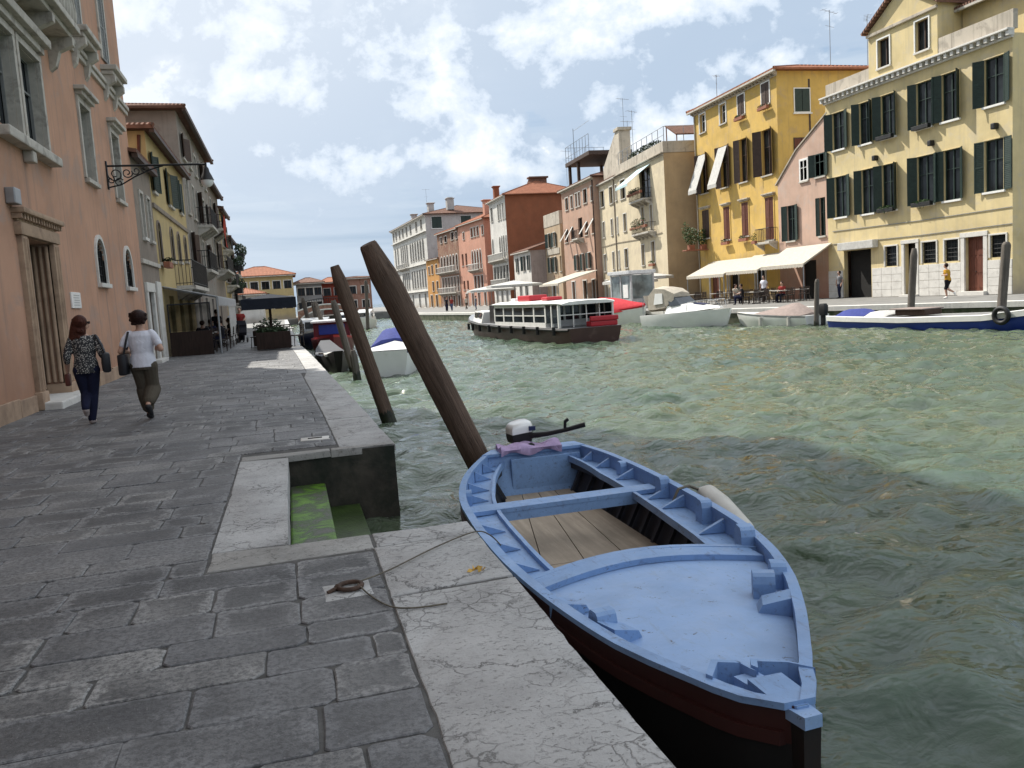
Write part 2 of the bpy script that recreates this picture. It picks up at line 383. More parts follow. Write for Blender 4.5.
    def balcony(h, s0, s1, z, dep=.8, rail=.95, mat='iron', slab='istria', brackets=True, bal=.12, name='balcony', stone=False):
        x0,x1 = h.X(s0,s1); b = MB().bbox((x0,-.02,z-.16),(x1,dep,z),.02)
        if brackets:
            n = max(2,int((x1-x0)/1.1)+1)
            for k in range(n):
                x = x0+.12+(x1-x0-.24)*k/(n-1)
                b.prism([(x-.07,0,z-.16),(x-.07,dep*.85,z-.16),(x-.07,dep*.7,z-.3),(x-.07,0,z-.6)], (.14,0,0))
        o = b.build(name, M(slab), h.e)
        mb = MB(); r = .045 if stone else .012
        run = [(x0+.04,0),(x0+.04,dep-.05),(x1-.04,dep-.05),(x1-.04,0)]
        for k in range(3):
            (ax,ay),(bx_,by) = run[k],run[k+1]; ln = math.hypot(bx_-ax,by-ay); n = max(2,int(ln/bal))
            for i in range(n+1):
                t=i/n; mb.tube([(ax+(bx_-ax)*t,ay+(by-ay)*t,z),(ax+(bx_-ax)*t,ay+(by-ay)*t,z+rail)], r, 5)
            mb.tube([(ax,ay,z+rail),(bx_,by,z+rail)], .06 if stone else .022, 6); 
            if not stone: mb.tube([(ax,ay,z+.1),(bx_,by,z+.1)], .015, 6)
        mb.build('railing', M(mat), o); return o
    def cornice(h, z, dep=.35, hgt=.35, mat='istria_clean', dent=.45, s0=0, s1=None, name='cornice'):
        x0,x1 = h.X(s0, h.W if s1 is None else s1); mb = MB()
        mb.bbox((x0-.1,-.02,z-.1),(x1+.1,dep,z),.02); mb.bbox((x0-.05,-.02,z-hgt),(x1+.05,dep*.35,z-hgt+.1),.02)
        if dent:
            n = int((x1-x0)/dent)
            for k in range(n+1):
                x = x0+(x1-x0)*k/n; mb.box((x-.09,-.01,z-hgt+.09),(x+.09,dep*.8,z-.098))
        return mb.build(name, M(mat), h.e)
def leaves(center, size, n, leaf=.07, seed=1, mb=None):
    rnd = random.Random(seed); mb = mb or MB()
    for _ in range(n):
        while True:
            p = Vector((rnd.uniform(-1,1),rnd.uniform(-1,1),rnd.uniform(-1,1)))
            if p.length < 1: break
        q = Vector((center[0]+p.x*size[0],center[1]+p.y*size[1],center[2]+p.z*size[2]))
        a = Vector((rnd.gauss(0,1),rnd.gauss(0,1),rnd.gauss(0,1))).normalized(); b = a.orthogonal().normalized(); l = leaf*rnd.uniform(.6,1.4)
        mb.add([q-a*l, q+b*l*.5, q+a*l, q-b*l*.5], [(0,1,2,3)])
    return mb
def flower_box(loc, rz, w, label, leafk='leaf', flower=False, n=130, pot='terracotta', h=.22, size=.3, trailing=0):
    t = thing('flower_box', label, 'flower box', loc, rz, 'flower boxes on the house fronts')
    MB().bbox((-w/2,0.02,0),(w/2,.24,h),.015).build('planter', M(pot), t)
    mb = leaves((0,.13,h+size*.55),(w*.5,.2,size*.7),n,.055,int(abs(loc[0]*100+loc[1]*31)))
    if trailing: leaves((0,.26,h-.1),(w*.45,.09,trailing),n//2,.05,5,mb)
    mb.build('foliage', M(leafk), t)
    if flower: leaves((0,.16,h+size*.6),(w*.5,.2,size*.6),n//3,.04,77).build('blossom', M('pinkflower'), t)
    return t
def antenna(loc, h, label, n=5, rz=0.3, w=.9):
    t = thing('roof_antenna', label, 'antenna', loc, rz, 'television antennas on the roofs')
    MB().tube([(0,0,0),(0,0,h)], .025, 6).build('mast', M('steel'), t)
    mb = MB().tube([(-w*.7,0,h-.1),(w*.7,0,h-.1)], .015, 5)
    for k in range(n): x = -w*.6+w*1.2*k/(n-1); mb.tube([(x,-.28+.02*k,h-.1),(x,.28-.02*k,h-.1)], .01, 5)
    mb.tube([(-w*.4,0,h*.72),(w*.4,0,h*.72)], .013, 5)
    mb.build('aerial', M('steel'), t); return t
def side_win(h, y0, y1, z0, z1, frame='white', shut=None, box=None):
    """window in the near side wall (x = 0 plane of a right-bank house)"""
    mb = MB(); f=.07
    for a,b,c,d in ((y0,y0+f,z0,z1),(y1-f,y1,z0,z1),(y0+f,y1-f,z0,z0+f),(y0+f,y1-f,z1-f,z1)): mb.box((-.05,a,c),(.0,b,d))
    mb.box((-.12,y0-.08,z0-.1),(0,y1+.08,z0-.003))
    o = mb.build('window', M(frame), h.e)
    MB().box((-.02,y0+f,z0+f),(-.004,y1-f,z1-f)).build('pane', M('pane'), o)
    if shut:
        ym=(y0+y1)/2
        for a,b in ((y0+f,ym-.02),(ym+.02,y1-f)): MB().bbox((-.06,a,z0+f),(-.03,b,z1-f),.008).build('shutter', M(shut), o)
    return o
# plaster colours 
G['p_pale'] = plaster('pale_yellow_render', (.60,.49,.27), (.52,.45,.32), .5, .55, damph=1.4)
G['p_pink'] = plaster('pale_pink_render', (.49,.34,.265), (.44,.35,.30), .45, .6, damp=(.25,.10,.06), damph=3.2)
G['p_yellow'] = plaster('ochre_yellow_render', (.58,.39,.12), (.46,.33,.17), .5, .6)
G['p_cream'] = plaster('cream_render', (.56,.48,.34), (.44,.38,.29), .45, .5)
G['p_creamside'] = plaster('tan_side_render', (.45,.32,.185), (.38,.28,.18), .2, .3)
G['p_terr'] = plaster('dusty_pink_render', (.42,.27,.20), (.36,.28,.23), .5, .6, brick=.32)
G['p_buff'] = plaster('buff_render', (.44,.33,.22), (.36,.30,.24), .5, .6, brick=.4)
G['p_whiteh'] = plaster('whitewashed_render', (.60,.57,.52), (.45,.41,.37), .4, .5)
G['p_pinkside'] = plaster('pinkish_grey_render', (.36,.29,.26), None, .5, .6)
G['p_red'] = plaster('red_brown_render', (.255,.095,.05), (.22,.10,.06), .25, .3)
G['p_salmon'] = plaster('salmon_render', (.53,.28,.20), (.45,.28,.22), .3, .5)
G['p_brown'] = plaster('brown_brick_render', (.27,.16,.11), (.33,.26,.21), .5, .7, brick=.5)
G['p_palace'] = plaster('palace_white_stone', (.58,.56,.52), (.40,.38,.36), .6, .5)
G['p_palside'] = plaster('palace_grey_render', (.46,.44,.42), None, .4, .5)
G['p_orange'] = plaster('orange_render', (.50,.26,.09), None, .3, .4)
G['p_parap'] = plaster('parapet_stone_render', (.46,.41,.34), (.28,.25,.21), .8, .7)
G['p_rio'] = plaster('salmon_pink_render', (.46,.27,.185), (.37,.26,.21), .85, .75, damp=(.30,.17,.11), damph=1.6)
G['p_grey'] = plaster('grey_brown_render', (.25,.21,.175), None, .5, .6, brick=.25)
G['p_ochre'] = plaster('dull_yellow_render', (.45,.35,.175), (.36,.29,.17), .4, .5)
G['p_tall'] = plaster('grey_old_render', (.27,.245,.215), (.20,.17,.15), .6, .7, brick=.38)
gs, bs = M('greenshut'), M('brownshut')
W_ = M('white'); ST = M('istria_clean')
# ---------------------------------------------------------------- pale yellow house, far right
h = House('town_house','large pale yellow house with dark green shutters and gabled attic, rightmost on the far bank', 34.2,33.6,-1.5, 1, 13.9,12.35,11)
h.e['category']='house'
def pw(s0,s1,z0,z1,**k):
    w=s1-s0; h.window(s0+w*.2,s1-w*.2,z0,z1,gs,sur=M('p_pale'),sw=.05,shut=gs,depth=.09,shw=.46,sill='white',**k)
pw(11.75,13.6,9.2,11.45); pw(.1,2.0,9.25,11.5)
for a,b in ((9.5,10.95),(7.55,9.1),(4.85,6.35),(3.0,4.55)): h.window(a+.2,b-.2,9.1,11.5,gs,sur=M('p_pale'),sw=.04,shut=gs,ang=(140,150),shw=.42,depth=.09,sill='white')
pw(11.65,13.5,5.05,7.55); pw(.1,2.0,5.1,7.6, curtain=None)
for a,b in ((9.4,10.85),(7.55,9.1),(4.75,6.35),(2.95,4.45)): h.window(a+.2,b-.2,5.0,7.6,gs,sur=M('p_pale'),sw=.04,shut=gs,ang=(140,150),shw=.42,depth=.09,sill='white')
h.door(9.95,12.4,0,2.9,M('darkint'),panels=False,step=False,depth=.5)
h.door(6.3,7.2,.12,2.98,M('darkint'),ST,.2,.4,panels=False); h.door(1.7,2.9,.2,2.98,M('reddoor'),ST,.24)
for a,b,c,d in ((7.77,8.75,1.78,2.93),(4.82,5.85,1.8,2.95),(3.3,4.25,1.82,2.95),(.36,1.3,1.85,2.95)): h.window(a,b,c,d,M('darkint'),bars=True,mull=False,sur=ST,sw=.08,sill=None,depth=.12)
h.wall(M('p_pale'))
hp = h
# attic with the gable, set on the cornice
h.cornice(12.55,.42,.42,'istria_clean',.42)
att = MB(); xa,xb = 4.65,9.9
def attic_wall():
    mb = MB(); holes=[(8.16,9.12,13.1,14.65),(5.24,6.2,13.15,14.75)]
    xs=sorted({xa,xb,*[v for q in holes for v in q[:2]]}); zs=sorted({12.56,15.3,*[v for q in holes for v in q[2:]]})
    for i in range(len(xs)-1):
        for j in range(len(zs)-1):
            cx,cz=(xs[i]+xs[i+1])/2,(zs[j]+zs[j+1])/2
            if any(q[0]<cx<q[1] and q[2]<cz<q[3] for q in holes): continue
            mb.add([(xs[i],-.02,zs[j]),(xs[i+1],-.02,zs[j]),(xs[i+1],-.02,zs[j+1]),(xs[i],-.02,zs[j+1])],[(0,1,2,3)])
    for q in holes:
        for e in (((q[0],q[2]),(q[0],q[3])),((q[1],q[2]),(q[1],q[3])),((q[0],q[2]),(q[1],q[2])),((q[0],q[3]),(q[1],q[3]))):
            mb.add([(e[0][0],-.02,e[0][1]),(e[1][0],-.02,e[1][1]),(e[1][0],-.3,e[1][1]),(e[0][0],-.3,e[0][1])],[(0,1,2,3)])
    mb.add([(xa,-.02,15.3),(xb,-.02,15.3),((xa+xb)/2,-.02,16.9)],[(0,1,2)])
    mb.add([(xa,-.02,12.56),(xa,-9,12.56),(xa,-9,15.3),(xa,-.02,15.3)],[(0,1,2,3)]); mb.add([(xb,-.02,12.56),(xb,-9,12.56),(xb,-9,15.3),(xb,-.02,15.3)],[(0,1,2,3)])
    o = mb.build('attic', M('p_pale'), h.e)
    for q in holes: 
        w=h.window(q[0],q[1],q[2],q[3],bs,hole=False,sill=None,far=True); MB().bbox((q[0]-.1,-.06,q[2]-.1),(q[1]+.1,.08,q[2]-.003),.01).build('sill',ST,w)
        MB().box((q[0]-.08,-.05,q[2]),(q[0],.03,q[3])).box((q[1],-.05,q[2]),(q[1]+.08,.03,q[3])).box((q[0]-.08,-.05,q[3]),(q[1]+.08,.03,q[3]+.08)).build('stone_surround',W_,w)
    m=(xa+xb)/2
    for nm,pa,pb in (('raking_cornice',(xa-.25,15.22),(m,17.02)),('raking_cornice',(xb+.25,15.22),(m,17.02))):
        dx,dz=pb[0]-pa[0],pb[1]-pa[1]; l=math.hypot(dx,dz); nx,nz=-dz/l*.14,dx/l*.14
        if nz<0:nx,nz=-nx,-nz
        MB().prism([(pa[0],-9,pa[1]),(pb[0],-9,pb[1]),(pb[0]+nx,-9,pb[1]+nz),(pa[0]+nx,-9,pa[1]+nz)],(0,9.25,0)).build('roof_slope',M('roofdark'),o)
    MB().bbox((xa-.05,-.02,15.0),(xb+.05,.12,15.16),.02).build('string_course',M('p_parap'),o)
attic_wall()
h.bx('parapet',9.92,13.9,-.32,-.04,12.56,13.35,M('p_parap')); h.bx('parapet',0,4.62,-.32,-.04,12.56,13.45,M('p_parap'))
h.bx('set_back_attic',.0,4.6,-8,-1.6,12.4,14.9,M('p_pale'),r=0)
h.roof(1.2,.5,M('roofdark'),'shed',14.9,.12,4.1,.45,y0=-1.6,D=6)
def cladding():
    for a,b in ((0,1.45),(3.16,6.08),(7.42,9.85),(12.5,13.9)):
        n=max(1,int((b-a)/.62)); mb=MB()
        for k in range(n):
            for j in range(4):
                mb.bbox((a+(b-a)*k/n+.008,.003,.02+j*.43),(a+(b-a)*(k+1)/n-.008,.045,.02+j*.43+.415),.008)
        mb.build('stone_base', ST, h.e)
cladding()
h.bx('roller_blind_box',9.3,12.5,.02,.42,2.95,3.42,M('awnw'),.03)
for z in (4.22,3.42): h.part('wall_cable', MB().tube([(0,.03,z),(6,.03,z-.06),(13.4,.03,z)],.02,5), M('steel'))
for s,z in ((.9,8.2),(5.0,8.15),(9.3,8.1)): h.bx('wall_lamp',s-.12,s+.12,0,.3,z-.15,z+.15,M('iron'),.05)
def box_on(h,s0,s1,z,label,y=.12,**k):
    xa_,xb_=h.X(s0,s1); p=Matrix.Translation(h.e.location)@Matrix.Rotation(h.e.rotation_euler.z,4,'Z')@Vector(((xa_+xb_)/2,y,z))
    return flower_box(p,h.e.rotation_euler.z,xb_-xa_,label,**k)
box_on(h,7.75,9.0,9.0,'black iron window box under the upper window left of centre on the pale yellow house',leafk='leafd',n=40,pot='iron',size=.08)
box_on(h,5.0,6.2,9.0,'black iron window box under the upper window below the attic gable',leafk='leafd',n=40,pot='iron',size=.08)
box_on(h,7.7,9.0,4.9,'trailing planted window box, lower left on the pale yellow house',n=70,pot='iron',size=.1,trailing=.2)
box_on(h,4.9,6.3,4.9,'trailing planted window box over the middle door of the pale yellow house',n=70,pot='iron',size=.1,trailing=.25)
antenna(h.w(13.2,-4,12.4),4.6,'tall thin two-armed aerial between the pale yellow house and the ochre house',4)
# ---------------------------------------------------------------- low pink house with a half gable
h = House('town_house','narrow faded pink house with a sloping half gable squeezed beside the pale yellow house', 33.9,47.42,0,1,5.75,8.0,9)
for a,b,c,d in ((3.35,5.1,4.0,6.4),(-.0,1.25,4.05,6.5)): h.window(max(.25,a+.4),b-.4 if a>1 else 1.0,c,d,gs,shut=gs,depth=.1,ang=(160,160) if a>1 else (None,165))
h.window(2.15,3.0,8.22-.4,9.6-.4,W_,sur=W_,sw=.08,hole=False,depth=-.06); h.window(.3,1.3,7.85,9.3,gs,hole=False,depth=-.06,shut=gs,ang=(165,165))
h.door(1.5,3.1,0,2.55,M('darkint'),panels=False,step=False)
h.wall(M('p_pink'), gable=[(0,8.0),(5.75,8.0),(3.4,9.9),(0,11.6)])
mb=MB().prism([(5.95,.08,7.95),(3.4,.08,9.95),(-.02,.08,11.65),(-.02,.08,11.73),(3.42,.08,10.03),(5.98,.08,8.03)],(0,-9,0)); mb.build('roof',M('p_parap'),h.e)
for c in ((.3,1.3),(2.15,3.0)): pass
# ---------------------------------------------------------------- ochre yellow house
h = House('town_house','tall ochre yellow house with striped sun blinds on the second floor', 34.0,53.12,1.5,1,13.0,15.75,8.6)
for a,b in ((10.7,12.0),(7.2,8.45),(4.3,5.55),(.8,2.1)): h.window(a+.12,b-.12,13.82,15.3,W_,sur=W_,sw=.1,shut=bs if a<5 else None,ang=(2,2),shw=.5)
for i,(a,b) in enumerate(((10.3,12.5),(6.85,8.95),(3.85,5.9),(.3,2.75))):
    w=b-a; wo=h.window(a+w*.22,b-w*.22,8.9,12.1,M('brownshut'),shut=bs,ang=(155,155))
    if i<2:
        x0,x1=a+w*.16,b-w*.16; mb=MB(); P=[(x0,.1,12.0),(x1,.1,12.0),(x1,1.15,9.1),(x0,1.15,9.1)]
        mb.loft([P,[(p[0],p[1]+.02,p[2]+.02) for p in P]]); mb.box((x0,1.1,8.85),(x1,1.17,9.1)); mb.build('sun_blind',M('awnw'),wo)
for i,(a,b,c,d) in enumerate(((10.65,12.1,5.2,7.5),(7.15,8.35,4.8,7.35),(4.25,5.45,4.85,7.35),(.7,2.0,4.3,7.3))):
    h.window(a+.1,b-.1,c,d,M('brownshut'),sur=M('p_yellow'),sw=.1,shut=M('reddoor') if i else bs,ang=(4,4),hood='p_parap')
h.door(2.2,3.6,.1,2.9,M('darkint'),ST,.16,panels=False); h.door(6.2,7.6,.1,2.9,M('darkint'),ST,.16,panels=False); h.door(9.4,11,.1,2.9,M('reddoor'),ST,.16)
h.wall([M('p_yellow')]*2); h.part('front_drainpipe',MB().tube([(12.75,.07,.1),(12.75,.07,15.5)],.06,8),M('p_parap'),None,60); h.roof(1.5,.45,M('roof'),'hip'); h.cornice(15.72,.3,.3,'p_parap',.5)
h.bx('drainpipe',-.02,.1,-2.6,-2.45,3,15.2,M('brownshut'),.02)
side_win(h,-2.6,-1.3,12.9,14.6,'white','greenshut'); side_win(h,-2.4,-1.2,9.4,11.2,'brownshut','reddoor')
h.balcony(.4,2.4,4.15,.7,.95); 
flower_box(h.w(2.35,.62,5.1)-Vector((0,0,1.0)),h.e.rotation_euler.z,.5,'small potted shrub on the first-floor balcony beside the red door of the ochre house',n=80,size=.45) 
box_on(h,.8,2.1,13.45,'pink-flowered window box under the top right window of the ochre house',flower=True,n=90,size=.12)
box_on(h,4.3,5.55,13.45,'pink-flowered window box under the second top window from the right on the ochre house',flower=True,n=90,size=.12)
box_on(h,4.25,5.45,4.45,'window box with reddish plants on the first floor of the ochre house',flower=True,n=80,size=.2)
box_on(h,7.2,8.3,4.4,'dark green window box on the first floor left of the reddish window box',leafk='leafd',n=80,size=.2)
t=thing('balcony_shrub','large bushy green shrub in pots on the left first-floor balcony of the ochre house','shrub',h.w(11.6,.75,4.3))
MB().bbox((-1.3,-.5,-.1),(1.0,.25,0),.02).bbox((-.9,-.3,0),(-.4,.1,.4),.03).bbox((.2,-.3,0),(.7,.1,.4),.03).build('pot_shelf',M('terracotta'),t)
mb=leaves((-.6,-.1,1.1),(.6,.45,.8),420,.09,3); leaves((.45,-.1,1.0),(.55,.4,.7),380,.09,4,mb); leaves((-1.1,-.1,1.5),(.35,.3,.8),200,.08,9,mb); leaves((.9,0,1.9),(.2,.2,.7),90,.08,10,mb); mb.build('foliage',M('leaf'),t)
antenna(h.w(11.6,-1.5,15.9),2.6,'small cross-shaped aerial at the left end of the ochre house roof',3,.8,.5)
antenna(h.w(4,-7,17.0),4.2,'tall aerial with angled arms standing behind the ochre house roof',4,.4,1.4)
antenna(h.w(1,-8,16.4),3.4,'aerial with a long boom above the right end of the ochre house roof',5,1.0,1.2)
# ---------------------------------------------------------------- cream house with tan side
h = House('town_house','cream house with a tan side wall, planted balconies and a roof terrace parapet', 32.09,67.47,5,1,20.3,12.75,9)
for r in (((18.3,20.0,10.3,12.0),(15.1,16.5,10.3,12.0),(13.6,14.3,10.4,11.95),(10.85,12.6,10.3,12.15)),((18.55,19.5,7.05,8.7),(15.55,16.4,7.05,8.7),(13.7,14.2,7.07,8.7),(10.95,12.05,7.1,8.8),(5.55,6.5,7.0,8.85),(3.25,4.1,6.5,8.8)),((18.6,19.6,3.4,5.2),(15.55,16.4,3.5,5.3),(13.7,14.2,3.56,5.3),(10.95,12.2,3.5,5.35),(5.9,6.95,3.5,5.4),(3.05,4.15,3.6,5.5))):
    for a,b,c,d in r: h.window(a+.1,b-.1,c,d,bs,sur=ST,sw=.08,far=True)
h.window(3.6,6.5,9.55,12.2,bs,mull=True,sill=None)
for a in (19,15.8,13,10): h.door(a-.5,a+.5,.1,2.4,M('darkint'),ST,.12,panels=False)
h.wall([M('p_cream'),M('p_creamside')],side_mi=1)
h.part('front_drainpipe',MB().tube([(14.6,.07,.1),(14.6,.07,12.6)],.06,8),M('p_grey'),None,60); h.part('wall_cable',MB().tube([(1,.05,6.1),(8,.05,6.0),(14.5,.05,6.15),(20,.05,6.05)],.03,5),M('p_grey')); o=h.bx('parapet',-.05,13.8,-.4,.06,12.76,13.72,M('p_parap'),.03); h.bx('parapet',-.05,.4,-8.9,-.42,12.76,13.72,M('p_parap'),.03); h.cornice(12.82,.3,.25,'p_parap',None)
h.roof(1.3,.3,M('roofdark'),'shed',12.76,.12,6.2,14.0,D=6)
mb=MB()
for k in range(10):
    s=.3+k*1.45; mb.tube([(s,-.2,13.7),(s,-.2,15.0)],.03,5)
mb.tube([(.3,-.2,15.0),(13.4,-.2,15.0)],.025,5); mb.tube([(.3,-.2,14.3),(13.4,-.2,14.3)],.02,5)
for k in range(5): mb.tube([(.3,-.2-k*1.8,13.7),(.3,-.2-k*1.8,15.0)],.03,5)
mb.tube([(.3,-.2,15),(.3,-8,15)],.025,5); h.part('terrace_railing',mb,M('steel'))
leaves((6,-.3,14.0),(5,.3,.35),500,.11,12).build('terrace_plants',M('leafd'),h.e)
mb=MB(); P=[(-.0,-1.2,14.2),(-.0,-8,14.2),(2.6,-8,15.4),(2.6,-1.2,15.4)]; mb.loft([P,[(p[0],p[1],p[2]+.1) for p in P]]); mb.tube([(.1,-1.3,13.6),(.1,-1.3,14.3)],.05,6); mb.tube([(2.5,-1.3,13.4),(2.5,-1.3,15.4)],.05,6); h.part('terrace_canopy',mb,M('roofdark'))
mb=MB(); mb.prism([(13.5,-.4,12.7),(13.5,-.4,17.3),(14.7,-.4,17.3),(19.5,-.4,14.4),(19.5,-.4,12.7)],(0,-1.2,0)); mb.bbox((13.35,-1.75,17.3),(14.9,-.25,17.6),.03); h.part('stepped_chimney',mb,M('p_parap'))
x0,x1=3.3,6.9; mb=MB(); P=[(x0,.05,12.35),(x1+.0,.05,12.35),(x1+1.2,1.9,10.85),(x0+1.2,1.9,10.85)]; mb.loft([P,[(p[0],p[1],p[2]+.03) for p in P]]); mb.box((x0+1.2,1.87,10.65),(x1+1.2,1.9,10.85)); h.part('balcony_blind',mb,M('awnb'))
h.balcony(3.3,7.4,9.4,.9,.9); h.balcony(2.6,7.3,6.4,.8,.8)
box_on(h,3.4,7.3,9.9,'long dark trailing planter along the top balcony of the cream house',.85,leafk='leafd',n=260,size=.3,trailing=.35)
box_on(h,2.7,7.2,6.8,'long bright green planter along the middle balcony of the cream house',.75,n=420,size=.6,trailing=.3,flower=True)
box_on(h,3.0,4.2,3.3,'small window box with plants low on the cream house',.1,n=70,size=.25)
antenna(h.w(18.5,-3,13),6.2,'tall aerial left of the big stepped chimney on the terrace houses',5,.2,1.2)
antenna(h.w(16.9,-3,13),6.9,'tallest aerial just beside the big stepped chimney',4,.5,1.2)
# ---------------------------------------------------------------- dusty pink house with timber roof terrace
h = House('town_house','dusty pink house with slanted white blinds and a timber roof terrace on posts', 33.26,87.76,2,1,12.3,13.7,9)
for a,b,c,d in ((9.45,10.85,11.25,12.7),(7.5,8.7,11.25,12.7),(4.65,5.65,11.2,12.75),(5.75,6.75,11.2,12.75),(2.2,3.75,11.25,12.8),(.1,1.1,11.25,12.8)): h.window(a+.1,b-.1,c,d,bs,sur=ST,sw=.09,far=True,curtain=M('whitegel') if a in(7.5,) else None)
for a,b,c,d in ((10.2,11.8,7.45,9.0),(8.0,9.4,7.45,9.1),(2.5,3.8,7.7,9.2),(.1,1.3,7.7,9.3)):
    wo=h.window(a+.1,b-.1,c,d,bs,far=True); mb=MB(); P=[(a+.05,.05,d),(a+.5,.05,d),(a+.5,1.0,c+.1),(a+.05,1.0,c+.1)]; mb.loft([P,[(p[0],p[1]+.02,p[2]+.02) for p in P]]); mb.build('sun_blind',M('awnw'),wo)
h.window(4.5,6.1,7.6,9.85,bs,far=True,sill=None)
for a,b,c,d in ((6.6,7.8,3.9,5.7),(4.45,5.55,3.8,5.7),(1.95,3.4,3.95,5.7)): h.window(a+.2,b-.2,c,d,bs,sur=ST,sw=.08,shut=gs,ang=(170,170),far=True)
h.door(8.5,9.7,.1,2.6,M('darkint'),ST,.14,panels=False); h.door(4,5.3,.1,2.6,M('darkint'),ST,.14,panels=False); h.door(1,2,.1,2.6,M('darkint'),ST,.14,panels=False)
h.wall(M('p_terr')); h.part('front_drainpipe',MB().tube([(.15,.08,.1),(.15,.08,13.4)],.07,8),M('brownshut'),None,60); h.roof(1.5,.4,M('roofdark'),'hip'); h.cornice(13.66,.25,.25,'p_parap',.6)
h.balcony(4.2,6.5,7.5,.8,.95)
mb=MB()
for s,y in ((9.8,-.5),(6.4,-.5),(9.8,-4.5),(6.4,-4.5),(2,-4.5)): MB().box((s-.16,y-.16,13.6),(s+.16,y+.16,16.3)).build('terrace_post',M('brownshut'),h.e)
h.bx('terrace_deck',1.2,10.3,-5.2,-.1,16.3,16.75,M('brownshut'),.03)
mb=MB()
for k in range(9): mb.tube([(1.4+k*1.1,-.2,16.7),(1.4+k*1.1,-.2,18.6)],.03,5)
for k in range(5): mb.tube([(10.2,-.2-k*1.2,16.7),(10.2,-.2-k*1.2,18.6)],.03,5)
for z in (17.4,18.6): mb.tube([(1.4,-.2,z),(10.2,-.2,z),(10.2,-5.1,z)],.025,5)
mb.tube([(6.8,-.2,16.7),(6.8,-.2,20.2)],.04,5); mb.tube([(6.8,-.2,19.9),(1,-.2,19.9)],.02,5)
h.part('terrace_railing',mb,M('steel'))
antenna(h.w(3.0,-5,15.5),7.2,'many-armed aerial on the house with the timber roof terrace',6,.3,1.3)
# ---------------------------------------------------------------- buff house with a sign
h = House('town_house','low buff house with green shutters and a long sign band under its upper windows', 33.68,101.26,0,1,6.6,9.95,7)
for a,b,c,d in ((1.6,3.4,7.3,9.1),(3.9,5.7,7.3,9.1),(1.8,3.4,4.1,6.0),(3.8,5.4,4.1,6.0)): h.window(a+.4,b-.4,c,d,W_,sur=ST,sw=.07,shut=gs,far=True)
h.window(.1,.8,4.1,6.0,W_,far=True); h.door(3,4.4,.1,2.6,M('darkint'),ST,.14,panels=False)
h.wall(M('p_buff')); h.bx('parapet',0,6.6,-.4,.05,9.96,11.6,M('p_parap'),.03)
h.bx('sign_board',.6,5.8,.0,.08,6.35,7.1,M('p_parap'),.02)
# ---------------------------------------------------------------- low white house
h = House('town_house','small whitewashed house with a sloping brown tiled roof behind the water bus', 31.56,107.84,0,1,8.5,7.2,8)
for a,b,c,d in ((6.0,7.3,4.6,6.5),(2.7,4.25,4.65,6.6),(.2,1.45,4.65,6.6)): h.window(a+.35,b-.35,c,d,W_,sur=ST,sw=.07,shut=gs,far=True)
h.door(2,3.4,.1,2.6,M('darkint'),ST,.14,panels=False); h.door(5,6.2,.1,2.6,M('darkint'),ST,.14,panels=False)
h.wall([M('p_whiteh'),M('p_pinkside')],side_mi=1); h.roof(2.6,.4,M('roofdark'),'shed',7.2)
side_win(h,-3.6,-2.2,4.3,6.4,'brownshut','greenshut')
# ---------------------------------------------------------------- red-brown house with white front
h = House('town_house','tall house with a white gothic-windowed front and a plain red-brown side wall', 31.34,118.47,0,1,9.8,15.75,12)
for a,b,c,d in ((7.6,9.0,12.8,14.9),(3.6,4.65,12.6,14.9),(2.4,3.3,12.6,14.9),(.9,1.9,12.55,14.8),(.1,.6,12.5,14.7)): h.window(a+.1,b-.1,c,d,bs,sur=ST,sw=.12,far=True)
for a,b,c,d in ((8.2,9.2,7.2,10.2),(3.8,4.7,7.0,10.2),(2.6,3.4,7.0,10.25),(1.4,2.3,7.0,10.25),(.2,.9,7.1,10.2)): h.window(a+.05,b-.05,c,d,bs,sur=ST,sw=.12,far=True,arch=1.8)
for k in range(5): h.window(.3+k*1.9,1.8+k*1.9,3.3,5.9,M('darkint'),sur=ST,sw=.1,far=True,sill=None)
for k in range(3): h.door(1.2+k*3,2.4+k*3,.1,2.5,M('darkint'),ST,.14,panels=False)
h.wall([M('p_palace'),M('p_red')],side_mi=1); h.roof(2.4,.45,M('roof'),'hip'); h.cornice(15.7,.3,.3,'istria_clean',.6)
h.balcony(.1,9.6,6.8,.8,.9,'istria_clean',stone=True,bal=.35); h.balcony(.1,9.6,3.0,.6,.9,'istria_clean',stone=True,bal=.35)
h.chimney(8.3,-.9,15.5,18.1,M('p_red'),.8,True)
mb=MB(); mb.prism([(4.2,-5.2,16),(4.2,-5.2,18.6),(5.0,-5.2,18.6),(8.5,-5.2,16.8),(8.5,-5.2,16)],(0,-2.6,0)); mb.bbox((3.9,-8,18.6),(5.3,-5,18.85),.04); mb.build('roof_dormer',M('roofdark'),h.e)
antenna(h.w(-.2,-9.5,17),4.8,'aerial behind the red-brown house with the white front',5,.3,1.2)
# ---------------------------------------------------------------- salmon, brown, small, palace
h = House('town_house','bright salmon house with dark gothic windows in the middle of the far row', 31.13,131.75,-6,1,13.9,13.85,10)
for a,b,c,d in ((5.6,6.8,11.4,12.9),(4.2,5.2,11.4,12.9),(2.6,3.7,11.4,12.9),(.2,1.2,11.35,12.8),(10.2,11.1,11.4,12.6)): h.window(a,b,c,d,bs,sur=ST,sw=.1,far=True)
for k in range(4): h.window(2.0+k*1.35,3.0+k*1.35,6.1,9.2,bs,sur=ST,sw=.14,far=True,arch=1.8)
for k in range(3): h.window(1.9+k*1.7,3.1+k*1.7,2.95,5.0,bs,sur=ST,sw=.1,far=True)
for a in (9.6,11.6): h.window(a,a+1,2.9,4.4,bs,far=True); h.window(a,a+1,7,9,bs,far=True)
for k in range(4): h.door(.8+k*3.2,1.9+k*3.2,.1,2.2,M('darkint'),ST,.14,panels=False)
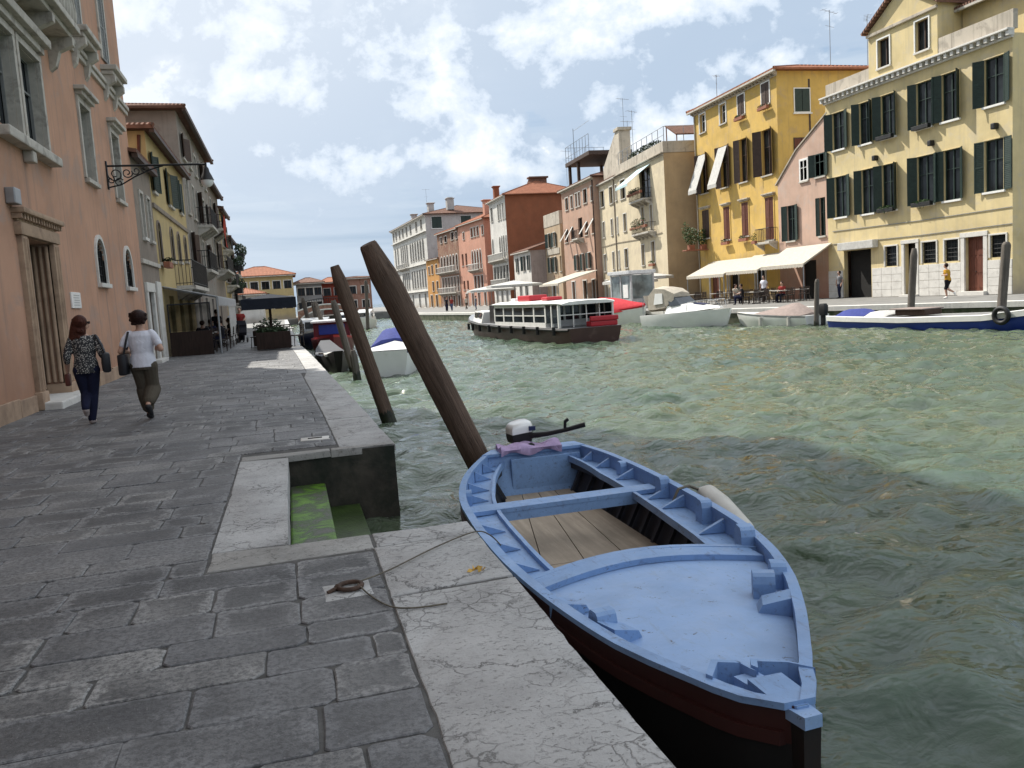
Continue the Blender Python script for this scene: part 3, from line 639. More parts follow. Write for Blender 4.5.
h.wall(M('p_salmon')); h.roof(2.2,.4,M('roof'),'hip'); h.balcony(1.8,7.4,6.0,.8,.9,'istria_clean',stone=True,bal=.4)
h.chimney(2.5,-1.5,14.2,17.0,M('p_salmon'),.9,True)
h = House('town_house','brown brick-faced house with stone balconies left of the salmon house', 29.64,145.77,-6,1,13.0,13.6,10)
for a,b,c,d in ((6.6,8.2,11.8,12.9),(2.3,3.9,11.9,13.2),(.2,1.3,11.9,13.1),(9.6,10.8,11.8,12.9)): h.window(a,b,c,d,bs,sur=ST,sw=.12,far=True)
for k in range(6): h.window(.8+k*1.9,1.9+k*1.9,6.5,9.3,bs,sur=ST,sw=.14,far=True,arch=1.0)
for k in range(6): h.window(.8+k*1.9,1.9+k*1.9,2.7,5.4,bs,sur=ST,sw=.14,far=True)
for k in range(4): h.door(.8+k*3,2+k*3,.1,2.0,M('darkint'),ST,.14,panels=False)
h.wall(M('p_brown')); h.roof(1.8,.4,M('roof'),'hip'); h.balcony(.6,12.2,6.4,.8,.9,'istria_clean',stone=True,bal=.4); h.balcony(.6,12.2,2.6,.8,.9,'istria_clean',stone=True,bal=.4)
h = House('town_house','little orange and cream house wedged against the white palace', 28.26,158.84,-6,1,8.8,9.3,8)
for a,b,c,d in ((1,2.2,6.5,8.2),(4,5.2,6.5,8.2),(6.4,7.4,6.5,8),(1,2.2,3.2,5),(4,5.2,3.2,5)): h.window(a,b,c,d,bs,sur=ST,sw=.1,far=True)
h.door(2,3.4,.1,2.4,M('darkint'),ST,.14,panels=False); h.door(5.6,7,.1,2.4,M('darkint'),ST,.14,panels=False)
h.wall(M('p_orange')); h.roof(1.2,.3,M('roofdark'),'shed')
h = House('palace','big white stone palace with rows of tall windows, leftmost on the far bank', 27.84,167.88,-3,1,38.2,18.4,18,'palace')
for s in (3.4,8.4,14.6,19.2,23.6,27.7,32.1,35.6): h.window(s,s+1.7,16.0,17.9,bs,sur=ST,sw=.2,far=True)
for s in (3.0,5.6,8.2,10.9,13.6,16.2): h.window(s-.1,s+1.5,10.0,14.1,bs,sur=ST,sw=.2,far=True,arch=1.0)
for s in (20.2,22.5,24.8,27.1,31.5,34.6): h.window(s,s+1.5,9.6,14.2,bs,sur=ST,sw=.3,far=True,arch=1.0)
for s in (3.0,5.6,8.2,10.9,13.6,16.2): h.window(s-.1,s+1.5,4.2,7.9,bs,sur=ST,sw=.2,far=True)
for s in (20.2,22.5,24.8,27.1,31.5,34.6): h.window(s,s+1.5,4.2,7.9,bs,sur=ST,sw=.3,far=True)
for s in (4,10,17,23,30): h.door(s,s+1.6,.1,2.9,M('darkint'),ST,.2,panels=False)
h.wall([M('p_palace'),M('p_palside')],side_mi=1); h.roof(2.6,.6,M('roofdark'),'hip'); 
for z in (18.4,15.2,8.9,3.4): h.cornice(z,.5,.4,'istria_clean',None if z<18 else .8)
h.balcony(19.8,29,8.9,1.0,1.0,'istria_clean',stone=True,bal=.5)
side_win(h,-3.4,-1.2,15.6,18,'white','greenshut'); side_win(h,-9.5,-7.2,15.6,18,'white','greenshut')
h.chimney(12,-4,19,22,M('p_palside'),1.2,True); h.chimney(3,-6,19.5,22,M('p_palside'),1.4); h.chimney(30,-4,19,21.6,M('p_palside'),1.2,True)
antenna(h.w(20,-5,20),6,'thin aerial on the roof of the white palace',4,.2,1.3)
# ================================================================= left bank
h = House('palazzo','salmon pink palazzo with stone-framed windows beside the two walking women on the left quay', -4.4,-6,0,-1,35.2,23.4,14,'palazzo')
o6 = 6   # s = Y + 6
def w1(a,b,c,d,**k): return h.window(a+6,b+6,c,d,M('greyshut'),depth=.17,rev=1,**k)
# first floor
for a,b in ((17.72,19.1),(16.05,17.38)): w1(a,b,4.92,6.7,sur=M('istria'),sw=.13,sill=None)
h.bx('window_cornice',21.85,25.3,-.02,.26,6.98,7.16,M('istria'),.03); h.bx('window_cornice',21.95,25.2,-.02,.14,6.84,6.98,M('istria'),.02)
h.bx('window_sill',21.9,25.3,-.02,.22,4.66,4.84,M('istria'),.03); h.bx('sill_bracket',23.3,23.55,0,.18,4.45,4.66,M('istria'),.03)
w1(22.42,23.5,4.92,6.7,sur=M('istria'),sw=.14,hood='istria'); w1(26.15,27.2,4.9,6.75,sur=M('istria'),sw=.14,hood='istria')
for a in (-3,2,7,12): w1(a,a+1.2,4.92,6.7,sur=M('istria'),sw=.14,hood='istria')
# ground floor
for a,b in ((22.5,23.5),(26.2,27.3)): h.window(a+6,b+6,2.42,3.52,M('darkint'),sur=M('istria_clean'),sw=.1,arch=1.0,bars=True,mull=False,sill='istria_clean',depth=.03)
for a in (1,6,11): h.window(a+6,a+7,2.42,3.52,M('darkint'),sur=M('istria_clean'),sw=.1,arch=1.0,bars=True,mull=False,depth=.03)
# big doorway
G['doorstone'] = plain('worn_door_stone',(.36,.25,.17),.85,.2,3,30,.4,dirt=(.2,.13,.09),dlo=.5,dhi=.75)
h.hole(22.65,24.35,0.0,3.05)
xa_,xb_=h.X(22.65,24.35)
d=h.bx('door',22.65,24.35,-.40,-.33,.14,3.05,M('ddoor'),0)
mb=MB()
for j in range(6): mb.bbox((xa_+.12,-.33,.2+j*.16),((xa_+xb_)/2-.05,-.30,.33+j*.16),.01); mb.bbox(((xa_+xb_)/2+.05,-.33,.2+j*.16),(xb_-.12,-.30,.33+j*.16),.01)
for a,b in ((xa_+.12,(xa_+xb_)/2-.05),((xa_+xb_)/2+.05,xb_-.12)): mb.bbox((a,-.33,1.3),(b,-.29,2.0),.015); mb.bbox((a,-.33,2.1),(b,-.29,2.9),.015)
mb.build('door_panel',M('ddoor'),d); MB().sph(((xa_+xb_)/2+.1,-.27,1.35),.05,10,8).build('handle',M('iron'),d,60)
mb=MB()
for a,sg in ((xa_,1),(xb_,-1)):
    for k in range(3): mb.tube([(a+sg*.02,-.28+k*.11,.35),(a+sg*.02,-.28+k*.11,3.0)],.042,8)
    mb.bbox((a-sg*.34 if sg>0 else a,-.05,0),(a if sg>0 else a+.34,.09,3.06),.02); mb.bbox((min(a-sg*.40,a+sg*.04),-.56,0),(max(a-sg*.40,a+sg*.04),.13,.32),.03)
    for k in range(2): mb.tube([(a-sg*(.1+k*.14),.09,.35),(a-sg*(.1+k*.14),.09,3.0)],.035,6)
mb.bbox((xa_-.42,-.06,3.06),(xb_+.42,.12,3.28),.02); mb.bbox((xa_-.36,-.06,3.28),(xb_+.36,.06,3.42),.015); mb.bbox((xa_-.5,-.06,3.42),(xb_+.5,.22,3.52),.03)
for k in range(16): x=xa_-.44+(xb_-xa_+.88)*k/15; mb.box((x-.03,.0,3.33),(x+.03,.16,3.42))
mb.build('door_frame',M('doorstone'),d,50)
h.bx('doorstep',22.3,24.7,-.7,.42,-.05,.13,M('istria_clean'),.03)
# wall with openings, plinth, string courses, cable
h.window(26.25+6,27.1+6,8.75,10.6,M('greyshut'),sur=M('istria'),sw=.13,shut=M('greyshut'),ang=(3,3),sill=None)
for a in (20.9,22.6): h.window(a+6,a+1.15+6,8.6,10.9,M('greyshut'),sur=M('istria'),sw=.14,shut=M('greyshut'),ang=(3,3),sill=None)
for a in (17.2,13,8,3): h.window(a+6,a+1.4+6,8.4,10.8,M('greyshut'),sur=M('istria'),sw=.14,shut=M('greyshut'),ang=(3,3),sill=None)
for a in (2,7,12,17,20.9,23.4,26.2): h.window(a+6,a+1.1+6,12.4,14.2,M('greyshut'),sur=M('istria'),sw=.14,shut=M('greyshut'),ang=(3,3))
for a in (2,7,12,17,20.9,23.4,26.2): h.window(a+6,a+1.1+6,16.2,18.0,M('greyshut'),sur=M('istria'),sw=.14,shut=M('greyshut'),ang=(165,165))
h.wall(M('p_rio'),depth=.62,z0=-.2); h.roof(2.0,.55,M('roofdark'),'hip')
mb=MB(); rnd=random.Random(3)
for a,b in ((0,22.2),(24.8,35.2)):
    x=a; mb=MB()
    while x<b-.05:
        w=min(rnd.uniform(.7,1.3),b-x); X0,X1=h.X(x,x+w); mb.bbox((X0+.004,.0,-.1),(X1-.004,.06+rnd.uniform(-.01,.01),.30+rnd.uniform(-.02,.02)),.012); x+=w
    mb.build('stone_plinth',M('doorstone'),h.e)
h.bx('string_course',16,35.3,-.02,.12,7.98,8.1,M('istria'),.02); h.bx('string_course',16,35.3,-.02,.07,7.84,7.97,M('istria'),.02)
h.part('wall_cable',MB().tube([(h.X(15+k*.5,15)[0],.05+.01*math.sin(k*1.3),4.27+.035*math.sin(k*.7)) for k in range(39)],.028,6),M('p_grey'))
h.part('drainpipe',MB().tube([(h.X(34.95,0)[0],.09,.1),(h.X(34.95,0)[0],.09,23.2)],.075,8),M('istria_clean'),None,60)
h.bx('meter_box',21.95,22.3,.0,.16,3.55,3.82,M('steel'),.02)
p=h.bx('plaque',25.55,26.35,.0,.035,1.8,2.14,M('whitegel'),.008)
mb=MB(); xp0,xp1=h.X(25.6,26.3)
for k in range(5): mb.box((xp0+.08+.03*(k%2),.0353,1.86+k*.052),(xp1-.08-.04*(k%3),.037,1.872+k*.052))
mb.build('faded_lettering',M('greyshut'),p)
# upper balcony and window ledges
def ledge(s0,s1,z,dep=.5,rail=True):
    x0,x1=h.X(s0,s1); b=MB().bbox((x0,-.02,z-.14),(x1,dep,z),.025).bbox((x0+.05,-.02,z-.26),(x1-.05,dep*.75,z-.14),.03)
    n=max(2,int((x1-x0)/1.6)+1)
    for k in range(n):
        x=x0+.2+(x1-x0-.4)*k/(n-1); b.prism([(x-.1,0,z-.26),(x-.1,dep*.8,z-.26),(x-.1,dep*.8,z-.42),(x-.1,dep*.35,z-.55),(x-.1,dep*.2,z-.85),(x-.1,0,z-.95)],(.2,0,0))
    return b.build('balcony',M('istria'),h.e)
b_=ledge(15,26.4,7.75,.62)
mb=MB(); x0,x1=h.X(15.1,26.3)
n=46
for k in range(n+1): x=x0+(x1-x0)*k/n; mb.tube([(x,.55,7.75),(x,.55,8.0),(x,.55,8.25),(x,.55,8.6)],[.035,.06,.035,.05],7)
mb.bbox((x0-.05,.46,8.6),(x1+.05,.64,8.72),.02); mb.build('balustrade',M('istria'),b_,60)
ledge(28.3,29.95,8.45,.42); ledge(31.85,33.5,8.5,.42)
# ---- lamp on a scrolled bracket
t=thing('bracket_lamp','black wrought-iron lamp on a long scrolled arm fixed to the salmon pink palazzo','street lamp',(-4.4,25.06,5.6))
mb=MB(); mb.tube([(0,0,.02),(2.56,0,.02)],.028,8); mb.bbox((0,-.05,-.6),(.04,.05,.15),.01)
def scroll(cx,cz,r,turn,a0,n=26): return [(cx+r*(1-k/n*.75)*math.cos(a0+turn*2*PI*k/n),0,cz+r*(1-k/n*.75)*math.sin(a0+turn*2*PI*k/n)) for k in range(n)]
for cx,cz,r,tn,a0 in ((.22,-.2,.19,1.4,PI),(.52,-.17,.14,-1.3,0),(.75,-.12,.11,1.2,PI),(.3,-.42,.12,1.2,.5),(.95,-.08,.08,-1.2,0),(.1,-.35,.1,-1.1,1)): mb.tube(scroll(cx,cz,r,tn,a0),.016,6)
mb.tube([(.02,0,-.55),(.35,0,-.48),(.7,0,-.28),(1.1,0,-.1),(1.45,0,.0)],.02,6)
mb.build('bracket_arm',M('iron'),t,60)
mb=MB().tube([(2.55,0,.06),(2.55,0,-.06)],.03,8).loft([[(2.55+r*math.cos(a*PI/6),r*math.sin(a*PI/6),z) for a in range(12)] for r,z in ((.04,-.05),(.07,-.1),(.09,-.2),(.13,-.28),(.17,-.38),(.19,-.42))]); mb.build('lantern_hood',M('iron'),t,50)
G['lampglass']=plain('frosted_lamp_glass',(.75,.76,.76),.3,.03,3,10,0)
MB().loft([[(2.55+r*math.cos(a*PI/8),r*math.sin(a*PI/8),z) for a in range(16)] for r,z in ((.175,-.42),(.165,-.48),(.13,-.55),(.06,-.60))]).build('lamp_glass',M('lampglass'),t,60)
# ---- low grey-brown house, dull yellow house, tall grey house, the rest of the row
h = House('town_house','narrow grey-brown house with a white stone doorway next to the salmon palazzo',-4.4,29.22,0,-1,3.8,6.65,5)
h.window(.95,1.55,4.15,5.6,bs,sur=M('istria'),sw=.1,sill='istria_clean'); h.window(2.4,3.0,4.15,5.6,bs,sur=M('istria'),sw=.1)
h.door(.55,1.6,.1,2.35,M('darkint'),ST,.3,panels=False)
h.wall(M('p_grey')); h.roof(.9,.25,M('roofdark'),'shed'); h.bx('string_course',0,3.8,-.02,.08,3.25,3.4,M('istria'),.02)
h.bx('stone_pilaster',2.6,3.6,-.02,.06,0,2.75,ST,.02)
h = House('town_house','dull yellow house with dark shutters above the restaurant awning on the left quay',-4.4,33.05,0,-1,11.0,8.15,9)
for a,b,c,d in ((.35,1.3,6.1,7.45),(4.6,6.1,6.1,7.5),(8.4,9.4,6.2,7.6)): h.window(a+.15,b-.15,c,d,M('brownshut'),sur=M('p_ochre'),sw=.07,shut=M('greenshut'),ang=(168,168))
for a,b,c,d in ((.5,1.3,3.5,5.0),(4.1,4.9,3.75,5.1),(6.4,7.2,3.85,5.1),(8.9,9.7,4.0,5.15)): h.window(a,b,c,d,M('brownshut'),sur=M('p_grey'),sw=.08,arch=.7)
for a in (2,5,8): h.door(a,a+1.3,.1,2.3,M('darkint'),panels=False,step=False)
h.wall(M('p_ochre')); h.roof(1.1,.35,M('roofdark'),'hip'); h.bx('string_course',0,11,-.02,.08,5.45,5.62,M('p_grey'),.02)
h.part('drainpipe',MB().tube([(h.X(-.07,0)[0],-.2,8.0),(h.X(-.07,0)[0],-.25,7.4),(h.X(-.07,0)[0],-.6,7.0),(h.X(-.07,0)[0],-.6,5)],.06,8),M('reddoor'),None,60)
h.balcony(4.6,11.0,2.75,.75,1.05); box_on(h,.4,1.4,3.3,'dark window box at the near corner of the dull yellow house',.1,leafk='leafd',n=70,size=.15)
h = House('town_house','tall shabby grey house with a pitched roof on the left quay',-4.4,44.1,0,-1,14.6,11.3,12)
for r,(c,d) in enumerate(((9.3,10.4),(6.6,8.3),(4.0,5.6))):
    for a in (1.2,4.0,6.9,9.8,12.6): h.window(a,a+1.0,c,d,bs,sur=M('istria'),sw=.12,shut=bs if (a+r)%2>1 else None,ang=(168,168),far=True)
for a in (2,6,10): h.door(a,a+1.3,.1,2.4,M('darkint'),panels=False,step=False)
h.wall(M('p_tall')); h.roof(1.7,.5,M('roofdark'),'hip'); h.balcony(5.5,9.5,6.4,.8,.95); h.balcony(2.0,6.5,3.8,.8,.95)
side='shabby'
row = [(58.7,8.6,10.0,'p_grey','dark brown house with hanging red cloth and iron balconies down the left quay'),(67.3,6.5,9.2,'p_ochre','faded yellow house far down the left quay'),(73.8,8.2,7.6,'p_tall','low grey house at the far end of the left row with plants on its roof')]
for y0,w,hh,mt,lab in row:
    h = House('town_house',lab,-4.4,y0,0,-1,w,hh,9)
    for c,d in ((hh-2.6,hh-.9),(hh-5.3,hh-3.6)):
        for k in range(3): a=.8+k*(w-1.8)/2.2; h.window(a,a+.95,c,d,bs,sur=M('istria'),sw=.1,shut=bs if k==1 else None,ang=(168,168),far=True)
    h.door(1.5,2.8,.1,2.4,M('darkint'),panels=False,step=False)
    h.wall(M(mt)); h.roof(1.2,.4,M('roofdark'),'hip'); h.balcony(1,w-1,hh-5.6,.8,.9); h.balcony(.8,w-3.5,hh-2.9,.7,.9)
    if w==8.6:
        G['redcloth']=cloth('red_cloth',(.35,.05,.03)); o=MB(); x0,x1=h.X(1.0,2.6); o.loft([[(x0,.75+.05*math.sin(k),hh-2.0-k*.3),(x1,.75+.05*math.cos(k),hh-2.0-k*.3),(x1,.77+.05*math.cos(k),hh-2.0-k*.3),(x0,.77+.05*math.sin(k),hh-2.0-k*.3)] for k in range(8)]); t_=o.build('hanging_cloth',M('redcloth'),None); t_.matrix_world=h.e.matrix_basis; tag(t_,'red cloth hung out from an upper balcony on the left quay','cloth')
for i,(y,z,lab) in enumerate(((76,5.6,'dark bushy plant spilling over the balcony at the far end of the left row'),(80.5,6.9,'tall dark plant on the last roof terrace of the left row'),(72,3.6,'dark plants hanging above the far shop fronts on the left quay'))):
    t=thing('balcony_plant',lab,'plant',(-3.7,y,z)); MB().bbox((-.3,-1,-.6),(.3,1,-.2),.03).build('planter',M('iron'),t); leaves((0,0,.1),(.55,1.1,.62),420,.11,i+40).build('foliage',M('leafd'),t)
# ---- across the far end of the canal
def block(lab,x,y,w,d,hh,mt,rise,nw,rows,roofm='roof',cat='house'):
    h=House('town_house',lab,x,y,0,1,w,hh,d,cat)   # facade turned to face us
    h.e.rotation_euler.z=PI; h.e.location=(x+w,y,0)
    for z0,z1 in rows:
        for k in range(nw): a=w*(k+.5)/nw-.55; h.window(a,a+1.1,z0,z1,bs,sur=ST,sw=.1,far=True,sill=None)
    h.wall(M(mt)); h.roof(rise,.5,M(roofm),'hip'); return h
G['p_farred']=plaster('far_dark_red_render',(.30,.07,.045),None,.3,.4); G['p_brick']=plaster('far_brick_render',(.30,.17,.13),None,.5,.5,brick=.5); G['p_fargrey']=plaster('far_grey_render',(.26,.26,.26),None,.4,.5)
h=block('wide yellow house with a red hipped roof closing the far end of the canal',-8.6,132,9.7,12,6.6,'p_ochre',1.7,6,((4.6,5.8),(1.6,3.4)))
h=block('grey two-storey house between the yellow and the dark red houses at the far end',1.6,136,3.8,10,5.3,'p_fargrey',1.0,3,((3.4,4.6),(1,2.4)),'roofdark')
h=block('dark red house behind the bridge at the far end of the canal',5.5,140,3.4,10,5.3,'p_farred',1.0,2,((3.2,4.4),))
h=block('brick house with a flat cornice right of the bridge at the far end',9.0,134,3.9,9,5.6,'p_brick',.4,2,((3.2,4.4),(1,2.2)),'roofdark')
h=block('small pale house half hidden behind the dark umbrella at the far end of the quay',-9,112,6.0,8,3.6,'p_whiteh',1.0,3,((1.9,3.0),),'roof')
# bridge
t=thing('arched_bridge','low brick arched footbridge at the far end of the canal','bridge',(4.5,124,0))
mb=MB(); n=24; top=[]; arc=[]
for k in range(n+1):
    x=-3.2+8.2*k/n; u=(k/n-.5)*2; arc.append((x,-1.2+2.2*math.sqrt(max(0,1-u*u*.96)))); top.append((x,1.75-.75*u*u))
for k in range(n):
    P=[(arc[k][0],0,arc[k][1]),(arc[k+1][0],0,arc[k+1][1]),(top[k+1][0],0,top[k+1][1]),(top[k][0],0,top[k][1])]; mb.loft([P,[(p[0],3,p[2]) for p in P]])
mb.build('arch',M('p_brick'),t)
mb=MB().tube([(x,.05,z+.08) for x,z in top],.12,6).tube([(x,-.04,z+.12) for x,z in arc],.12,6); mb.build('stone_trim',ST,t)
mb=MB(); 
for k in range(n+1): mb.tube([(top[k][0],.1,top[k][1]),(top[k][0],.1,top[k][1]+1)],.04,5)
mb.tube([(x,.1,z+1) for x,z in top],.05,5); mb.build('railing',M('iron'),t)
# ================================================================= camera
f_px = 840.0
d1 = Vector(((288-512)/f_px, (309-384)/f_px, 1)).normalized(); hv = Vector((1,-.063,0))
up = hv.cross(d1).normalized(); up = -up if up.y > 0 else up
xr = d1.cross(-up); xr = -xr if xr.x < 0 else xr
rows_ = (xr, d1, up)                                        # world axes in image coordinates
def towrld(c): return Vector([r.dot(Vector(c)) for r in rows_])
cr, cu, cb = towrld((1,0,0)), towrld((0,-1,0)), towrld((0,0,-1))
cam = bpy.data.cameras.new('camera'); camo = bpy.data.objects.new('camera', cam); COL.objects.link(camo)
camo.matrix_world = Matrix(((cr.x,cu.x,cb.x,0),(cr.y,cu.y,cb.y,0),(cr.z,cu.z,cb.z,1.5),(0,0,0,1)))
cam.sensor_width = 36; cam.lens = 36*f_px/1024; cam.clip_start = .05; cam.clip_end = 9000
S.camera = camo
# ================================================================= light
SUN_AZ, SUN_EL = R(-30), R(49)                              # azimuth from +Y, towards -X
sd = Vector((math.sin(SUN_AZ)*math.cos(SUN_EL), math.cos(SUN_AZ)*math.cos(SUN_EL), math.sin(SUN_EL)))
sl = bpy.data.lights.new('sun','SUN'); sl.energy = 4.9; sl.angle = R(.5); sl.color = (1,.95,.86)
so = bpy.data.objects.new('sun', sl); COL.objects.link(so); so.rotation_euler = sd.to_track_quat('Z','Y').to_euler(); so.location=(-30,60,60)
w = bpy.data.worlds.new('World'); S.world = w; w.use_nodes = True; nt = w.node_tree; bg = nt.nodes['Background']
sky = nt.nodes.new('ShaderNodeTexSky'); sky.sky_type='NISHITA'; sky.sun_disc=False; sky.sun_elevation=SUN_EL; sky.sun_rotation=SUN_AZ; sky.air_density=1.0; sky.dust_density=2.2; sky.ozone_density=1.2
tc = nt.nodes.new('ShaderNodeTexCoord'); sp = nt.nodes.new('ShaderNodeSeparateXYZ'); L(nt, tc.outputs['Generated'], sp.inputs[0])
dirv = tc.outputs['Generated']
def off(vec, o, s=(1,1,1)):
    m = nt.nodes.new('ShaderNodeMapping'); m.inputs['Location'].default_value=o; m.inputs['Scale'].default_value=s; L(nt, vec, m.inputs['Vector']); return m.outputs[0]
def dotd(vec, d):
    n_ = nt.nodes.new('ShaderNodeVectorMath'); n_.operation='DOT_PRODUCT'; L(nt, vec, n_.inputs[0]); n_.inputs[1].default_value = d; return n_.outputs['Value']
def shift(vec, d):
    n_ = nt.nodes.new('ShaderNodeVectorMath'); n_.operation='ADD'; L(nt, vec, n_.inputs[0]); n_.inputs[1].default_value = d; return n_.outputs['Vector']
def bearing(az, el): return Vector((math.sin(R(az))*math.cos(R(el)), math.cos(R(az))*math.cos(R(el)), math.sin(R(el))))
# heaps of cumulus stand over the canal at these bearings (azimuth from +Y, elevation, angular radius)
HEAPS = [(3,11,5.5),(-0.5,16,4.5),(0.5,20,5),(9,15,5.5),(14,9.5,5),(19,16,6),(25,11,5),(29,19,7),(37,22,8),(47,17,8),(-8,18,4.0),(60,22,9),(-30,22,10),(80,25,12),(110,20,12),(-70,25,12),(150,22,12),(-120,24,12)]
def field(vec):
    f = math_(nt,'MULTIPLY', math_(nt,'SUBTRACT', noise(nt, off(vec,(4.4,6.1,8.2),(1,1,1.2)), 7.5, 10, .60, .10), .5), 1.55)
    body = None
    for az,el,r in HEAPS:
        b_ = ramp(nt, dotd(vec, bearing(az,el)), [(math.cos(R(r*1.45)),0),(math.cos(R(r*.35)),1)])
        body = b_ if body is None else math_(nt,'MAXIMUM', body, b_)
    return math_(nt,'ADD', f, math_(nt,'MULTIPLY', body, .62))
c1 = field(dirv); c2 = field(shift(dirv, (sd.x*.022-.006, sd.y*.01, .024)))
rim = math_(nt,'SUBTRACT', c1, c2)
mask = ramp(nt, c1, [(.20,0),(.25,.75),(.40,1)])
mask = math_(nt,'MULTIPLY', mask, ramp(nt, sp.outputs['Z'], [(.05,.0),(.16,1)]))
fine = math_(nt,'SUBTRACT', noise(nt, off(dirv,(5,2,3),(1,1,1.35)), 5.2, 11, .60, .25), .46)
edge = math_(nt,'MULTIPLY', ramp(nt, c1, [(.22,1),(.42,0)]), ramp(nt, rim, [(.0,0),(.05,1)]))
litf = math_(nt,'ADD', math_(nt,'ADD', math_(nt,'MULTIPLY', rim, 3.0), .43), math_(nt,'ADD', math_(nt,'MULTIPLY', fine, 1.7), math_(nt,'MULTIPLY', edge, .55)))
ccol = ramp(nt, litf, [(.0,(2.6,3.2,4.0)),(.24,(3.6,4.15,4.85)),(.48,(4.2,4.65,5.15)),(.95,(5.5,5.6,5.75))])
glow = ramp(nt, dotd(dirv, sd), [(.54,0),(.68,.38),(.78,.78),(.93,1)])
streak = ramp(nt, noise(nt, off(dirv,(0,0,0),(1.1,1.1,10)), 3.0, 8, .6, .4), [(.38,.1),(.62,.85)])
base = mixc(nt, ramp(nt, sp.outputs['Z'], [(.0,.92),(.14,.88),(.30,.8),(.7,.3)]), sky.outputs[0], (1.55,2.25,3.2))
base = mixc(nt, streak, base, (3.1,3.65,4.3))
base = mixc(nt, math_(nt,'MULTIPLY', math_(nt,'MULTIPLY', glow, .9), ramp(nt, sp.outputs['Z'], [(.0,.35),(.25,1)])), base, (6.0,6.15,6.3))
ccol = mixc(nt, math_(nt,'MULTIPLY', glow, .45), ccol, (5.9,6.0,6.15))
skyc = mixc(nt, mask, base, ccol)
skyc = mixc(nt, ramp(nt, sp.outputs['Z'], [(.36,0),(.60,.85)]), skyc, (6.0,6.4,6.9))     # white sheet added to the unseen sky overhead, to brighten the fill
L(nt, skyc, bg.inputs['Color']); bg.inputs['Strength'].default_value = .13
vs = S.view_settings; vs.view_transform='Standard'; vs.look='None'; vs.exposure=0.62; vs.gamma=1
S.cycles.use_denoising = True; S.cycles.max_bounces = 6; S.cycles.caustics_reflective=False; S.cycles.caustics_refractive=False
# ================================================================= water
WZ = -.8
def water_mat():
    m, nt, b = newmat('green_canal_water'); v = coords(nt)
    big = noise(nt, v, .16, 4, .6, .5)
    c = ramp(nt, big, [(.3,(.052,.082,.062)),(.7,(.090,.110,.066))])
    # churned foam round the water bus
    fm = None
    for (px,py),(rx,ry),rot in (((16.6,36.4),(4.6,1.5),25),((10.6,50.5),(2.2,2.6),0),((20.5,35.5),(5,1.0),10)):
        mp = nt.nodes.new('ShaderNodeMapping'); mp.vector_type='TEXTURE'; mp.inputs['Location'].default_value=(px,py,-.8); mp.inputs['Rotation'].default_value=(0,0,R(rot)); mp.inputs['Scale'].default_value=(rx,ry,1); L(nt, v, mp.inputs['Vector'])
        ln_ = nt.nodes.new('ShaderNodeVectorMath'); ln_.operation='LENGTH'; L(nt, mp.outputs[0], ln_.inputs[0])
        q_ = ramp(nt, ln_.outputs['Value'], [(0,.26),(1,0)]); fm = q_ if fm is None else math_(nt,'MAXIMUM', fm, q_)
    fo = ramp(nt, math_(nt,'ADD', noise(nt, coords(nt,(.8,1.6,1)), 3.2, 8, .72, 1.0), fm), [(.70,0),(.82,1)])
    c = mixc(nt, math_(nt,'MULTIPLY', fo, .8), c, (.50,.53,.50))
    L(nt, c, b.inputs['Base Color']); b.inputs['Roughness'].default_value=.06; b.inputs['IOR'].default_value=1.33
    v2 = coords(nt,(1.0,1.5,1)); n1 = noise(nt, v2, 2.2, 3, .55, .6); n2 = noise(nt, v2, 8.5, 3, .55, .3)
    b.inputs['Subsurface Weight'].default_value=1.0; b.inputs['Subsurface Radius'].default_value=(.8,1.0,.8); b.inputs['Subsurface Scale'].default_value=.9
    cal = ramp(nt, noise(nt, v, .35, 3, .5, .8), [(.32,.45),(.60,1)])
    p = bump(nt, b, math_(nt,'MULTIPLY', n1, cal), .9, .14); bump(nt, b, math_(nt,'MULTIPLY', n2, cal), .55, .04, p)
    return m
G['water']=water_mat()
def grow(a, b, s0, k):
    o=[a]; s=s0
    while o[-1]<b: o.append(o[-1]+s); s*=k
    return o
xs = [-x for x in grow(.45,3000,1.0,1.5)[::-1]] + list(np.arange(-.4,30,.14)) + grow(30,3000,.4,1.25)
ys = [-x for x in grow(0,2000,1.,1.6)[::-1]][:-1] + list(np.arange(-0,22,.11)) + grow(22,3000,.13,1.012)
xs=np.array(xs); ys=np.array(ys)
XX,YY = np.meshgrid(xs,ys)
rng=np.random.default_rng(4); ZZ=np.zeros_like(XX)
for lam,amp,k in ((3.6,.030,5),(1.7,.024,9),(.95,.023,12),(.55,.013,10)):
    for i in range(k):
        th=rng.normal(-1.9,.75); kk=2*PI/(lam*rng.uniform(.75,1.3)); ph=rng.uniform(0,2*PI)
        wv=np.sin(kk*(XX*np.cos(th)+YY*np.sin(th))+ph+.6*np.sin(.5*XX+.3*YY+i)); ZZ+=amp/math.sqrt(k)*1.5*(wv+.35*np.cos(2*(kk*(XX*np.cos(th)+YY*np.sin(th))+ph)))
fade=np.clip((XX+.6)/1.4,.0,1)*np.clip(1-(YY-70)/120,0,1)*(XX<60)
ZZ=WZ+ZZ*(.25+.75*fade)*(YY<300)
nx,ny=len(xs),len(ys)
me=bpy.data.meshes.new('canal_water'); co=np.stack([XX,YY,ZZ],-1).reshape(-1,3)
idx=np.arange(nx*ny).reshape(ny,nx); q=np.stack([idx[:-1,:-1],idx[:-1,1:],idx[1:,1:],idx[1:,:-1]],-1).reshape(-1,4)
me.vertices.add(len(co)); me.vertices.foreach_set('co',co.ravel().astype(np.float32))
me.loops.add(q.size); me.loops.foreach_set('vertex_index',q.ravel().astype(np.int32)); me.polygons.add(len(q)); me.polygons.foreach_set('loop_start',np.arange(0,q.size,4,dtype=np.int32)); me.polygons.foreach_set('use_smooth',np.ones(len(q),bool))
